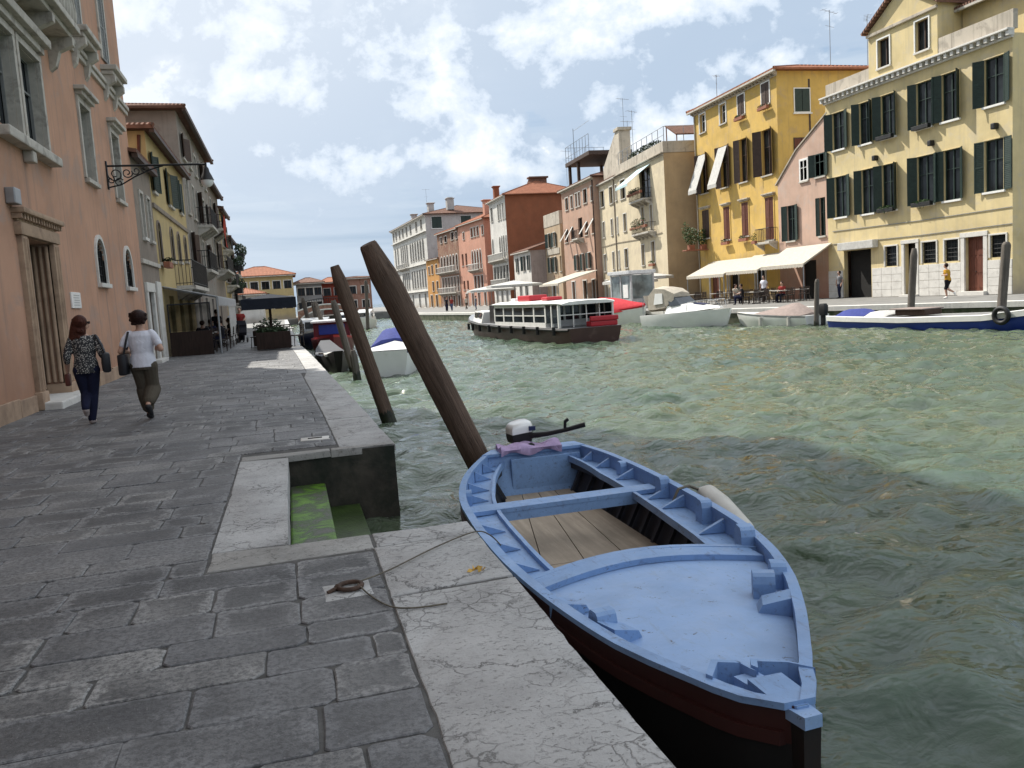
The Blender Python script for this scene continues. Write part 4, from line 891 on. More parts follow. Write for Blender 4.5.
me.update(); me.validate(); me.materials.append(G['water']); wo=bpy.data.objects.new('canal_water',me); COL.objects.link(wo); wo['kind']='structure'
# ================================================================= near quay
def slab_mat():
    m, nt, b = newmat('trachyte_paving'); v = coords(nt)
    at = N(nt,'ShaderNodeAttribute', attribute_name='tone')
    n1 = noise(nt, v, 2.1, 7, .68, .4); n2 = noise(nt, v, 34, 5, .75); n3 = noise(nt, v, .45, 4, .6)
    c = ramp(nt, at.outputs['Fac'], [(0,(.155,.156,.162)),(.4,(.205,.204,.206)),(.75,(.255,.25,.243)),(1,(.29,.284,.272))])
    ac = N(nt,'ShaderNodeAttribute', attribute_name='core')
    n4 = noise(nt, v, 6.5, 8, .7, .6)
    core = math_(nt,'ADD', ac.outputs['Fac'], math_(nt,'MULTIPLY', math_(nt,'SUBTRACT', n4, .5), 3.4))
    cm = math_(nt,'MULTIPLY', ramp(nt, core, [(.35,0),(.75,1)]), ramp(nt, noise(nt, v, .8, 2), [(.40,.15),(.56,1)]))
    c = mixc(nt, math_(nt,'MULTIPLY', cm, .85), c, (.058,.057,.057))
    c = mixc(nt, ramp(nt, n1, [(.36,.5),(.56,0)]), c, (.075,.075,.08))
    c = mixc(nt, ramp(nt, n2, [(.42,.75),(.55,0)]), c, (.045,.045,.047))
    c = mixc(nt, ramp(nt, n3, [(.42,0),(.7,.4)]), c, (.21,.205,.20))
    c = mixc(nt, ramp(nt, noise(nt, v, 60, 4, .7), [(.60,0),(.70,.5)]), c, (.30,.29,.28))
    L(nt, c, b.inputs['Base Color']); b.inputs['Roughness'].default_value=.62; b.inputs['Specular IOR Level'].default_value=.35
    L(nt, ramp(nt, n1, [(.3,.75),(.7,.48)]), b.inputs['Roughness'])
    p = bump(nt, b, n4, .5, .02); bump(nt, b, n2, .6, .008, p); return m
G['slab']=slab_mat()
G['joint']=plain('paving_joint_dirt',(.085,.082,.078),.95,.35,9,60,.4)
def kerb_mat(name, col=(.415,.41,.40), crack=1.0):
    m, nt, b = newmat(name); v = coords(nt)
    w_ = N(nt,'ShaderNodeTexNoise', Scale=2.2, Detail=9, Roughness=.68); L(nt, v, w_.inputs['Vector'])
    def cr(scale, wdt, mixf, lo, hi, gsc):
        vm = nt.nodes.new('ShaderNodeMix'); vm.data_type='RGBA'; vm.inputs['Factor'].default_value=mixf; L(nt, v, vm.inputs[6]); L(nt, w_.outputs['Color'], vm.inputs[7])
        vo = N(nt,'ShaderNodeTexVoronoi', Scale=scale, Randomness=1.0); vo.feature='DISTANCE_TO_EDGE'; L(nt, vm.outputs[2], vo.inputs['Vector'])
        return math_(nt,'MULTIPLY', ramp(nt, vo.outputs['Distance'], [(.0,1),(wdt,0)]), ramp(nt, noise(nt, v, gsc, 5, .6), [(lo,0),(hi,1)]))
    crk = math_(nt,'MAXIMUM', cr(2.2,.011,.40,.44,.52,1.3), math_(nt,'MULTIPLY', cr(10.0,.042,.16,.47,.58,2.2), .8))
    crk = math_(nt,'MULTIPLY', crk, crack)
    vp = coords(nt,(1.0,1.7,1.0))
    pit = ramp(nt, noise(nt, vp, 30, 6, .75, .8), [(.36,1),(.44,0)])
    pit = math_(nt,'MULTIPLY', pit, ramp(nt, noise(nt, v, 3.0, 5, .6), [(.35,.25),(.6,1)]))
    c = ramp(nt, noise(nt, v, 1.6, 8, .68), [(.3,sc(col,.70)),(.5,sc(col,.95)),(.7,sc(col,1.15))])
    c = mixc(nt, ramp(nt, noise(nt, v, 1.1, 7, .7, .4), [(.54,0),(.76,.4)]), c, (.22,.215,.205))
    c = mixc(nt, math_(nt,'MULTIPLY', pit, .8), c, (.10,.095,.085)); c = mixc(nt, math_(nt,'MULTIPLY', crk,.72), c, (.055,.05,.045))
    L(nt, c, b.inputs['Base Color']); b.inputs['Roughness'].default_value=.8; b.inputs['Specular IOR Level'].default_value=.25
    hgt = math_(nt,'SUBTRACT', noise(nt, v, 16, 7, .72), math_(nt,'ADD', math_(nt,'MULTIPLY',crk,.9), math_(nt,'MULTIPLY',pit,.6)))
    bump(nt, b, hgt, .6, .014); return m
G['kerb']=kerb_mat('istrian_kerb_stone'); G['kerb2']=kerb_mat('worn_grey_kerb',(.33,.32,.30),.6)
G['quaywall']=plain('wet_quay_wall',(.05,.043,.033),.75,.4,3,14,.7,dirt=(.012,.016,.010),dscale=2.2,dlo=.4,dhi=.6)
def algae_mat():
    m, nt, b = newmat('green_algae_stone'); v = coords(nt)
    n = noise(nt, v, 4.5, 7, .7, .6)
    c = ramp(nt, n, [(.40,(.085,.082,.07)),(.47,(.04,.07,.016)),(.57,(.09,.20,.014)),(.74,(.14,.28,.02))])
    L(nt, c, b.inputs['Base Color']); b.inputs['Roughness'].default_value=.55; bump(nt, b, noise(nt, v, 30, 5, .7), .6, .01); return m
G['algae']=algae_mat()
OUT = [(-8,1.05),(5.2,1.05),(9.0,.98),(12,.93),(15,.87),(19,.78),(24,.68),(29,.58),(34,.42),(38,.27),(50,.2),(70,.1),(90,0),(126,-.2)]
def xo(y): return lerp([p[0] for p in OUT],[p[1] for p in OUT],y)
def KW(y): return .67 if y<5.2 else (.58 if y<20 else .45)
RX0,RX1,RY0,RY1 = -.13,1.05,5.5,8.92        # the landing-step recess
# bed under the paving, with the recess cut out; sides down into the water
mb=MB(); zb=-.009; yy=[-8,-3,0,3,RY0-.02,RY1+.02,12,15,19,24,29,34,38,50,70,90,126]
for a,b in zip(yy[:-1],yy[1:]):
    if abs(a-(RY0-.02))<.01: mb.add([(-60,a,zb),(RX0-.02,a,zb),(RX0-.02,b,zb),(-60,b,zb)],[(0,1,2,3)])
    else:
        mb.add([(-60,a,zb),(xo(a)-.03,a,zb),(xo(b)-.03,b,zb),(-60,b,zb)],[(0,1,2,3)])
mb.build('quay_bed',M('joint'),kind='structure')
mb=MB()
for a,b in zip(yy[:-1],yy[1:]):
    if abs(a-(RY0-.02))<.01: continue
    n=max(1,int((b-a)/1.5))
    for k in range(n):
        p,q=a+(b-a)*k/n,a+(b-a)*(k+1)/n
        mb.add([(xo(p)-.015,p,-3),(xo(q)-.015,q,-3),(xo(q)-.03,q,-.15),(xo(p)-.03,p,-.15)],[(0,1,2,3)])
mb.add([(RX0-.02,RY0-.02,-3),(RX0-.02,RY1+.02,-3),(RX0-.02,RY1+.02,-.05),(RX0-.02,RY0-.02,-.05)],[(0,1,2,3)])
mb.add([(RX0-.02,RY1+.02,-3),(1.0,RY1+.02,-3),(.97,RY1+.02,-.02),(RX0-.02,RY1+.02,-.02)],[(0,1,2,3)]); mb.add([(RX0-.02,RY0-.02,-3),(1.06,RY0-.02,-3),(1.03,RY0-.02,-.14),(RX0-.02,RY0-.02,-.14)],[(0,1,2,3)])
mb.build('quay_wall',M('quaywall'),kind='structure')
mb=MB().bbox((RX0-.01,RY0-.01,-1.6),(.22,RY1+.01,-.34),.02); mb.build('landing_step',M('algae'),kind='structure'); G['algaed']=plain('dark_wet_algae',(.035,.062,.014),.4,.4,5,30,.5,dirt=(.02,.022,.016),dscale=4)
mb=MB().bbox((.222,RY0-.01,-1.8),(.56,RY1+.01,-.60),.02); mb.build('lower_landing_step',M('algaed'),kind='structure')
mb=MB().bbox((.562,RY0-.01,-2),(.86,RY1+.01,-.95),.02); mb.build('sunken_landing_step',M('algaed'),kind='structure')
# paving slabs: every slab cut from the same sheet, courses across the quay
def paving():
    rnd=random.Random(11); V=[];F=[];T=[];E_=[]
    y=-2.5; row=0
    while y<64:
        dy=rnd.uniform(.25,.43) if y<40 else rnd.uniform(.6,.9)
        x=-4.42+rnd.uniform(0,.5); first=-4.42
        edges=[first]
        while x<1.2:
            edges.append(x); x+=rnd.uniform(.40,.78) if rnd.random()>.2 else rnd.uniform(.26,.4)
        if y<RY0-.42 and y+dy>RY0-.42-.16: dy=RY0-.42-y
        lim=min(xo(y),xo(y+dy))-KW(y)-.008
        blocks=[(first,lim)]
        ya,yb=y,y+dy
        if yb>RY0-.42 and ya<RY1+.14:
            blocks=[(first,-.61)]
            if ya<RY0-.42<yb: 
                pass
        for bl in blocks:
            es=[e for e in edges if bl[0]<=e<bl[1]-.12]+[bl[1]]
            for a,b in zip(es[:-1],es[1:]):
                if b-a<.1: continue
                g=rnd.uniform(.002,.006); skew=.018
                z=max(-.0035,min(.004,rnd.gauss(0,.0022))); t=min(1,max(0,rnd.gauss(.48,.30))); bev=rnd.uniform(.003,.009)
                j=lambda:rnd.uniform(-.012,.012)
                P=[(a+g+j()*.6,ya+g+a*skew),(b-g+j()*.6,ya+g+b*skew),(b-g+j()*.6,yb-g+b*skew),(a+g+j()*.6,yb-g+a*skew)]
                if b>=bl[1]-.001: P[1]=(b-.002,P[1][1]); P[2]=(b-.002,P[2][1])
                # chipped corners -> octagon
                poly=[]
                for k in range(4):
                    p=Vector((*P[k],0)); q=Vector((*P[(k+1)%4],0)); r=Vector((*P[k-1],0)); c_=rnd.uniform(.006,.05)
                    poly.append(p+(r-p).normalized()*c_); poly.append(p+(q-p).normalized()*c_)
                    mid=(p+q)/2; nrm=Vector((-(q-p).y,(q-p).x,0)).normalized(); poly.append(mid+nrm*rnd.uniform(-.002,.008))
                cen=sum(poly,Vector())/len(poly); n=len(poly); o=len(V)
                for p in poly: V.append((p.x,p.y,-.06))
                for p in poly: V.append((p.x,p.y,z-.005))
                for p in poly:
                    d=(cen-p).normalized(); V.append((p.x+d.x*bev,p.y+d.y*bev,z))
                ww=min(b-a,yb-ya)
                for p in poly:
                    d=(cen-p); k_=min(.45,ww*.28/max(.05,d.length)); V.append((p.x+d.x*k_,p.y+d.y*k_,z))
                for k in range(n):
                    l=(k+1)%n
                    F.append((o+k,o+l,o+n+l,o+n+k)); F.append((o+n+k,o+n+l,o+2*n+l,o+2*n+k)); F.append((o+2*n+k,o+2*n+l,o+3*n+l,o+3*n+k))
                F.append(tuple(o+3*n+k for k in range(n)))
                T+= [t]*(4*n); E_+=[0.]*(3*n)+[1.]*n
        y+=dy; row+=1
    me=bpy.data.meshes.new('paving_slabs'); me.from_pydata(V,[],F); at=me.attributes.new('tone','FLOAT','POINT'); at.data.foreach_set('value',T); at2=me.attributes.new('core','FLOAT','POINT'); at2.data.foreach_set('value',E_)
    me.materials.append(M('slab')); o=bpy.data.objects.new('quay_pavement',me); COL.objects.link(o); o['kind']='structure'
paving()
# kerb stones
def stone(mb, poly, z=0, h=.2, rnd=random.Random(2), bev=.018):
    c=sum((Vector(p) for p in poly),Vector((0,0)))/len(poly); fine=[]
    for k in range(len(poly)):
        p,q=Vector(poly[k]),Vector(poly[(k+1)%len(poly)]); n=max(1,int((q-p).length/.09))
        for i in range(n):
            w_=p+(q-p)*i/n; j=(c-w_).normalized()*abs(rnd.gauss(0,.0045)) if i else Vector((0,0)); fine.append(w_+j)
    rings=[]
    for zz,ins in ((-h,0),(z-bev*.9,0),(z-bev*.25,bev*.35),(z,bev)):
        rings.append([(p.x+(c-p).normalized().x*ins,p.y+(c-p).normalized().y*ins,zz) for p in fine])
    mb.loft(rings)
mb=MB(); rnd=random.Random(5)
y=-3.2
for L_ in (1.9,1.6,1.3,2.6,1.12,1.0):
    b=min(y+L_,RY0-.35)
    if b-y>.2: stone(mb,[(xo(y)-.67,y+.004),(xo(y)+.0,y+.06),(xo(b),b+.03),(xo(b)-.67,b-.004)],rnd.uniform(-.003,.003))
    y=b+.006
stone(mb,[(.40,RY0-.345),(1.05,RY0-.32),(1.05,RY0-.02),(.40,RY0-.03)],.0,.2)
y=RY1+.16
while y<60:
    L_=rnd.uniform(1.5,2.4); b=y+L_; stone(mb,[(xo(y)-KW(y),y),(xo(y),y),(xo(b),b-.007),(xo(b)-KW(b),b-.007)],rnd.uniform(-.003,.003)); y=b
stone(mb,[(-.6,RY0+.0),(RX0,RY0+.0),(RX0,8.75),(-.6,8.80)],.0,.2)
mb.build('quay_kerb',M('kerb'),smooth=35,kind='structure')
mb=MB()
stone(mb,[(-.6,RY0-.40),(.39,RY0-.36),(.39,RY0-.03),(-.6,RY0-.006)],-.002,.2)
stone(mb,[(-.6,8.81),(.30,8.93),(.30,9.07),(-.6,9.07)],-.002,.07); stone(mb,[(.306,8.93),(.985,8.95),(.985,9.07),(.306,9.07)],-.002,.08)
mb.build('recess_edging',M('kerb2'),smooth=35,kind='structure')
mb=MB(); y=60
while y<126: stone(mb,[(xo(y)-.45,y),(xo(y),y),(xo(y+4),y+3.99),(xo(y+4)-.45,y+3.99)]); y+=4
mb.build('far_quay_kerb',M('kerb'),kind='structure')
G['farpave']=plain('distant_paving',(.17,.165,.155),.8,.25,1.2,20,.3)
mb=MB().add([(-60,64,-.004),(xo(64)-.46,64,-.004),(xo(126)-.46,126,-.004),(-60,126,-.004)],[(0,1,2,3)]); mb.add([(-60,126,0),(1.6,126,0),(1.6,260,0),(-60,260,0)],[(0,1,2,3)]); mb.add([(1.6,126,-3),(1.6,260,-3),(1.6,260,0),(1.6,126,0)],[(0,1,2,3)])
mb.add([(-60,126,-3),(1.6,126,-3),(1.6,126,0),(-60,126,0)],[(0,1,2,3)]); mb.build('far_pavement',M('farpave'),kind='structure')
mb=MB().box((5.0,127,-3),(15,260,.2)); mb.build('far_island_ground',M('farpave'),kind='structure')
# ================================================================= far (right) bank
QF=[(38,2),(33,14),(29.6,22),(27.3,29),(24.4,37),(22.7,42),(21.4,50),(20.1,60),(18.4,75),(16.6,90),(15.4,100),(14.8,120),(14.6,150),(14.5,200),(15,320)]
mb=MB(); pts=[(200,2)]+QF+[(200,320)]
mb.add([(x,y,0) for x,y in pts],[tuple(range(len(pts)))]); mb.build('far_bank_pavement',M('farpave'),kind='structure')
mb=MB(); mk=MB()
for (a,b),(c,d) in zip(QF[:-1],QF[1:]):
    mb.add([(a+.03,b,-3),(c+.03,d,-3),(c+.03,d,-.17),(a+.03,b,-.17)],[(0,1,2,3)])
    n=max(1,int(math.hypot(c-a,d-b)/2))
    for k in range(n):
        p=(a+(c-a)*k/n,b+(d-b)*k/n); q=(a+(c-a)*(k+1)/n,b+(d-b)*(k+1)/n); stone(mk,[(p[0]-.02,p[1]),(p[0]+.6,p[1]),(q[0]+.6,q[1]-.01),(q[0]-.02,q[1]-.01)],.012,.22)
G['farwall']=plain('algae_quay_wall',(.10,.10,.065),.8,.4,2,14,.5,dirt=(.03,.045,.015),dscale=1.5,dlo=.4,dhi=.6)
mb.build('far_quay_wall',M('farwall'),kind='structure'); mk.build('far_bank_kerb',M('istria_clean'),kind='structure')
# ================================================================= boats
def paint(name,col,rough=.4,dirt=None,**k): G[name]=plain(name,col,rough,.1,2.5,25,.06,dirt=dirt or sc(col,.55),dlo=.58,dhi=.85,**k)

def boatpaint(name,col,worn):
    m,nt,b=newmat(name); v=coords(nt)
    c=ramp(nt,noise(nt,v,2.2,7,.65,.3),[(.3,sc(col,.84)),(.5,col),(.72,sc(col,1.1))])
    c=mixc(nt,math_(nt,'MULTIPLY',ramp(nt,noise(nt,v,7,8,.72,.5),[(.52,0),(.72,1)]),.45),c,worn)
    vs_=coords(nt,(1,.25,1)); c=mixc(nt,ramp(nt,noise(nt,vs_,26,6,.7,.6),[(.56,0),(.64,.75)]),c,sc(worn,1.1))
    c=mixc(nt,ramp(nt,noise(nt,v,17,8,.78,.4),[(.615,0),(.65,.85)]),c,(.06,.05,.045))
    L(nt,c,b.inputs['Base Color']); b.inputs['Roughness'].default_value=.5; L(nt,ramp(nt,noise(nt,v,5,5),[(.3,.65),(.7,.38)]),b.inputs['Roughness'])
    bump(nt,b,noise(nt,v,24,6,.7),.35,.006); G[name]=m
boatpaint('blue_boat_paint',(.19,.315,.54),(.12,.18,.30)); boatpaint('faded_blue_deck',(.25,.38,.61),(.22,.31,.46))
paint('tarred_hull',(.012,.010,.010),.6,(.03,.014,.01)); paint('maroon_strake',(.045,.013,.011),.5,(.02,.012,.01)); paint('royal_blue_paint',(.02,.05,.30),.35)
paint('dark_inside',(.030,.032,.040),.6); paint('navy_paint',(.02,.03,.09),.35); paint('red_paint',(.42,.02,.03),.4); paint('burgundy_paint',(.12,.012,.02),.4)
G['boatwood']=wood('worn_bottom_boards',(.36,.295,.225),.8,'Y',.5,.25,.8); G['towel']=cloth('lilac_towel',(.45,.34,.52),.95,.8,14); G['fender']=plain('dirty_white_fender',(.50,.48,.43),.5,.1,6,30,.05,dirt=(.25,.23,.2))
G['bluecover']=cloth('blue_boat_cover',(.045,.058,.20),.8,.5); G['redcover']=cloth('red_boat_cover',(.42,.035,.045),.8,.4); G['greycover']=cloth('taupe_boat_cover',(.26,.21,.19),.85,.6); G['beigecanvas']=cloth('beige_canvas',(.40,.36,.30),.85,.5)
# ---- hero: blue wooden boat, stations along Y in world space (bow at the near end)
SY=[2.40,2.52,2.72,3.0,3.3,4.0,4.75,5.6,6.58,7.38,8.0,8.57]
SL=[1.545,1.44,1.37,1.30,1.24,1.17,1.135,1.15,1.22,1.40,1.64,1.93]
SR=[1.59,1.68,1.79,1.98,2.17,2.53,2.76,2.88,2.97,3.0,2.98,2.88]
SZ=[.055,.045,.025,-.0,-.03,-.07,-.10,-.12,-.14,-.15,-.15,-.15]
BO=Vector((2.1,5.6,-.8))
bt=thing('wooden_boat','light blue open wooden boat with an outboard motor, moored against the near quay','boat',BO)
def gl(y): return lerp(SY,SL,y)
def gr(y): return lerp(SY,SR,y)
def gz(y): return lerp(SY,SZ,y)
def bb(mb,name,mats,smooth=None,parent=None):
    mb.v=[tuple(Vector(p)-BO) for p in mb.v]; return mb.build(name,mats,parent or bt,smooth)
YF=[2.40+ (8.57-2.40)*k/48 for k in range(49)]
def smooth_l(y): # light smoothing of the tabulated curves
    return sum(gl(y+d) for d in(-.25,0,.25))/3 if 2.7<y<8.3 else gl(y)
def smooth_r(y): return sum(gr(y+d) for d in(-.25,0,.25))/3 if 2.7<y<8.3 else gr(y)
rings=[];inn=[]
for y in YF:
    l,r,z=smooth_l(y),smooth_r(y),gz(y); c=(l+r)/2; hw=(r-l)/2; rk=0
    def P(f,zz,yo=0): return [(c-hw*f,y+yo,zz),(c+hw*f,y+yo,zz)]
    prof=[(1.0,z),(1.012,z-.10),(.985,z-.14),(.93,-.5),(.82,-.72),(.60,-.98)]
    left=[(c-hw*f,y+rk*(z-zz)*.8,zz) for f,zz in prof]; right=[(c+hw*f,y+rk*(z-zz)*.8,zz) for f,zz in prof]
    rings.append(left+right[::-1])
mb=MB(); n=12
vs=[p for r in rings for p in r]; fs=[];mi=[]
for i in range(len(rings)-1):
    for j in range(n-1):
        fs.append((i*n+j,i*n+j+1,(i+1)*n+j+1,(i+1)*n+j)); mi.append(2 if j in(0,n-2) else (1 if j in (1,n-3) else 0))
fs.append(tuple(range(n))); mi.append(0); fs.append(tuple((len(rings)-1)*n+j for j in range(n))); mi.append(0)
mb.v=list(vs); mb.f=fs; mb.m=mi
bb(mb,'hull',[M('tarred_hull'),M('maroon_strake'),M('maroon_strake')],40)
def rail(side,w0,w1,z0,z1,ya=2.412,yb=8.57,step=.12):
    n=int((yb-ya)/step); rs=[]
    for k in range(n+1):
        y=ya+(yb-ya)*k/n; x=smooth_l(y) if side<0 else smooth_r(y); g=gz(y); s=-side
        rs.append([(x+s*w0,y,g+z0),(x+s*w1,y,g+z0),(x+s*w1,y,g+z1),(x+s*w0,y,g+z1)])
    return MB().loft(rs)
for sd_ in (-1,1):
    bb(rail(sd_,-.028,.032,-.012,.014),'gunwale_cap',M('blue_boat_paint'),50)
    bb(rail(sd_,.004,.028,-.12,-.013,2.43),'washboard',M('blue_boat_paint'),50)
    bb(rail(sd_,-.024,.0,-.145,-.095,2.43),'rubbing_strake',M('blue_boat_paint') if sd_>0 else M('maroon_strake'),50)
DW=lambda y: lerp([4.3,4.8,5.6,7.4,8.3],[.28,.29,.30,.28,.20],y)
def deckstrip(sd_):
    rs=[];n=34
    for k in range(n+1):
        y=4.35+(8.5-4.35)*k/n; x=smooth_l(y) if sd_<0 else smooth_r(y); g=gz(y)-.12; s=-sd_; w_=DW(y)
        rs.append([(x+s*.025,y,g),(x+s*w_,y,g+.012),(x+s*w_,y,g-.016),(x+s*.025,y,g-.028)])
    return MB().loft(rs)
def coam(sd_):
    rs=[];n=34
    for k in range(n+1):
        y=4.45+(8.42-4.45)*k/n; x=smooth_l(y) if sd_<0 else smooth_r(y); g=gz(y)-.12; s=-sd_; w_=DW(y)
        rs.append([(x+s*(w_-.03),y,g+.013),(x+s*w_,y,g+.013),(x+s*w_,y,g+.045),(x+s*(w_-.03),y,g+.045)])
    return MB().loft(rs)
def lining(sd_):
    rs=[];n=24
    for k in range(n+1):
        y=4.5+(8.42-4.5)*k/n; x=smooth_l(y) if sd_<0 else smooth_r(y); s=-sd_
        rs.append([(x+s*.05,y,gz(y)-.13),(x+s*.12,y,-.45),(x+s*.22,y,-.66)])
    return MB().loft(rs,False,False)
for sd_ in(-1,1):
    bb(deckstrip(sd_),'side_deck',M('blue_boat_paint'),40); bb(coam(sd_),'coaming',M('blue_boat_paint'),40); bb(lining(sd_),'inner_planking',M('dark_inside'),40)
    for k in range(13):
        mb=MB(); y=4.75+k*.29; x=smooth_l(y) if sd_<0 else smooth_r(y); s=-sd_
        mb.loft([[(x+s*a,y-.02,z),(x+s*(a+.035),y-.02,z),(x+s*(a+.035),y+.02,z),(x+s*a,y+.02,z)] for a,z in((.07,gz(y)-.16),(.125,-.42),(.22,-.60))]); bb(mb,'rib',M('dark_inside'))
    rs=[]
    for k in range(20):
        y=4.6+3.8*k/19; x=smooth_l(y) if sd_<0 else smooth_r(y); s=-sd_; a=.14
        rs.append([(x+s*a,y,-.36),(x+s*(a+.03),y,-.36),(x+s*(a+.03),y,-.31),(x+s*a,y,-.31)])
    bb(MB().loft(rs),'stringer',M('dark_inside'),40)
    for k,y in enumerate((5.15,5.95,6.3,7.15,7.75,8.15) if sd_>0 else (4.9,5.4,5.9,6.95,7.35,7.8,8.15)):
        x=smooth_l(y) if sd_<0 else smooth_r(y); s=-sd_; g=gz(y)
        bb(MB().prism([(x+s*.03,y-.014,g-.115),(x+s*(DW(y)-.06),y-.014,g-.105),(x+s*.03,y-.014,g-.02)],(0,.028,0)),'bracket',M('blue_boat_paint'))
G['boatdeck']=M('faded_blue_deck')
# foredeck with camber
rs=[]
for k in range(25):
    y=2.50+(4.52-2.50)*k/24; l,r=smooth_l(y)+.03,smooth_r(y)-.03; g=gz(y)-.085; m_=9
    top=[(l+(r-l)*j/(m_-1),y+(.14*math.sin(PI*j/(m_-1)) if k==24 else .14*math.sin(PI*j/(m_-1))*max(0,(y-4.0)/.52)),g+.035*math.sin(PI*j/(m_-1))*min(1,(y-2.4)/1.0)) for j in range(m_)]
    rs.append(top+[(p[0],p[1],p[2]-.02) for p in top[::-1]])
bb(MB().loft(rs),'foredeck',M('boatdeck'),40)
def beam(y0,y1,z0,z1,name,inset=.03):
    rs=[]
    for j in range(13):
        t=j/12; b_=.16*math.sin(PI*t); l,r=smooth_l(y0)+inset,smooth_r(y0)-inset; x=l+(r-l)*t; g=gz(y0)-.085+.035*math.sin(PI*t)
        rs.append([(x,y0+b_,g+z0),(x,y1+b_,g+z0),(x,y1+b_,g+z1),(x,y0+b_,g+z1)])
    return bb(MB().loft(rs),name,M('blue_boat_paint'),40)
beam(4.34,4.54,.001,.035,'deck_beam'); beam(4.50,4.55,-.16,.042,'deck_beam')
# thwart, floor, transom
l,r=smooth_l(6.55)+.05,smooth_r(6.6)-.06
bb(MB().prism([(l,6.46,-.245),(r,6.49,-.245),(r,6.68,-.245),(l,6.66,-.245)],(0,0,.035)),'thwart',M('blue_boat_paint'))
bb(MB().prism([(l+.2,6.47,-.32),(r-.2,6.49,-.32),(r-.2,6.515,-.32),(l+.2,6.495,-.32)],(0,0,.074)),'thwart_apron',M('blue_boat_paint'))
mb=MB()
for k in range(4):
    for a,b in ((4.5,6.0),(6.01,8.35)):
        P=[]
        for y,e in ((a,k),(a,k+1),(b,k+1),(b,k)):
            l_,r_=smooth_l(y)+.2,smooth_r(y)-.2; P.append((l_+(r_-l_)*e/4+(.004 if e==k else -.004),y,-.60))
        mb.prism(P,(0,0,.025))
bb(mb,'bottom_boards',M('boatwood')); bb(MB().bbox((1.93,5.1,-.575),(2.03,5.16,-.53),.01),'wooden_chock',M('ddoor'))
bb(MB().prism([(1.86,8.30,-.7),(2.95,8.30,-.7),(2.99,8.42,-.16),(1.80,8.42,-.16)],(0,.05,0)),'stern_bulkhead',M('blue_boat_paint'))
bb(MB().prism([(1.80,8.38,-.16),(2.93,8.38,-.16),(2.88,8.58,-.15),(1.95,8.58,-.15)],(0,0,.03)),'transom_top',M('blue_boat_paint'))
bb(MB().bbox((2.10,8.34,-.62),(2.86,8.385,-.20),.01),'stern_panel',M('blue_boat_paint'))
# oarlock blocks and wedges
def tang(y,sd_):
    f=smooth_r if sd_>0 else smooth_l; d=Vector((f(y+.1)-f(y-.1),.2,0)).normalized(); return d
for y,sd_,hh,ln,th,dx in ((7.36,1,.10,.075,.035,.06),(6.36,1,.15,.085,.04,.06),(5.46,1,.15,.085,.04,.06),(4.62,1,.17,.095,.045,.07),(3.90,1,.15,.085,.04,.05),(3.75,1,.16,.065,.055,.16),(3.62,-1,.14,.065,.05,.10),(6.9,-1,.10,.07,.03,.05)):
    f=smooth_r if sd_>0 else smooth_l; a=tang(y,sd_); nn=Vector((-a.y,a.x,0)); c=Vector((f(y)-sd_*dx,y,gz(y)-.125))
    P=[(-1,-.02),(1,-.02),(1,.72),(.82,.92),(.5,1.0),(-.5,1.0),(-.82,.92),(-1,.72)]
    mb=MB().prism([c+a*(p*ln*.82)+Vector((0,0,q*(hh*.8+.06)))-nn*th for p,q in P],nn*2*th)
    bb(mb,'oarlock_block',M('blue_boat_paint'))
for x,y,sx,rz_ in ((2.17,3.55,1,-.5),(1.27,3.98,-1,.3),(1.36,3.52,-1,.3)):
    z0=gz(y)-.08; mb=MB().prism([(.09*sx,-.065,-.02),(-.09*sx,-.065,-.02),(-.05*sx,-.065,.055),(.09*sx,-.065,.095)],(0,.13,0)); mb.xf(Matrix.Translation((x,y,z0))@Matrix.Rotation(rz_,4,'Z')); bb(mb,'wedge_chock',M('blue_boat_paint'))
# stem head and bow boards
bb(MB().loft([[(1.50,2.74,-.02),(1.60,2.75,-.02),(1.60,2.75,.02),(1.50,2.74,.02)],[(1.515,2.48,.0),(1.61,2.49,.0),(1.61,2.49,.04),(1.515,2.48,.04)],[(1.53,2.33,.005),(1.60,2.335,.005),(1.60,2.335,.05),(1.53,2.33,.05)]]),'stem_head',M('faded_blue_deck'))
bb(MB().prism([(1.50,2.50,.02),(1.545,2.395,.02),(1.59,2.395,.02),(1.64,2.50,.02),(1.64,2.64,.02),(1.50,2.64,.02)],(0,0,.034)),'bow_cap',M('blue_boat_paint'))
bb(MB().loft([[(1.532,2.34,.004),(1.602,2.345,.004),(1.602,2.46,.004),(1.53,2.46,.004)],[(1.54,2.36,-.4),(1.60,2.365,-.4),(1.60,2.6,-.4),(1.54,2.6,-.4)],[(1.55,2.6,-1),(1.60,2.6,-1),(1.60,2.9,-1),(1.55,2.9,-1)]]),'stem_post',M('tarred_hull'))
for P in ([(1.385,2.74),(1.46,2.84),(1.54,2.80),(1.555,2.72)],[(1.575,2.74),(1.60,2.79),(1.70,2.74),(1.765,2.66)]):
    o_=[(x+.012,y-.03) for x,y in P]
    for k in range(3):
        q=[P[k],P[k+1],o_[k+1],o_[k]]; bb(MB().loft([[(x,y,-.07) for x,y in q],[(x,y,.052) for x,y in q]]),'bow_board',M('blue_boat_paint'))
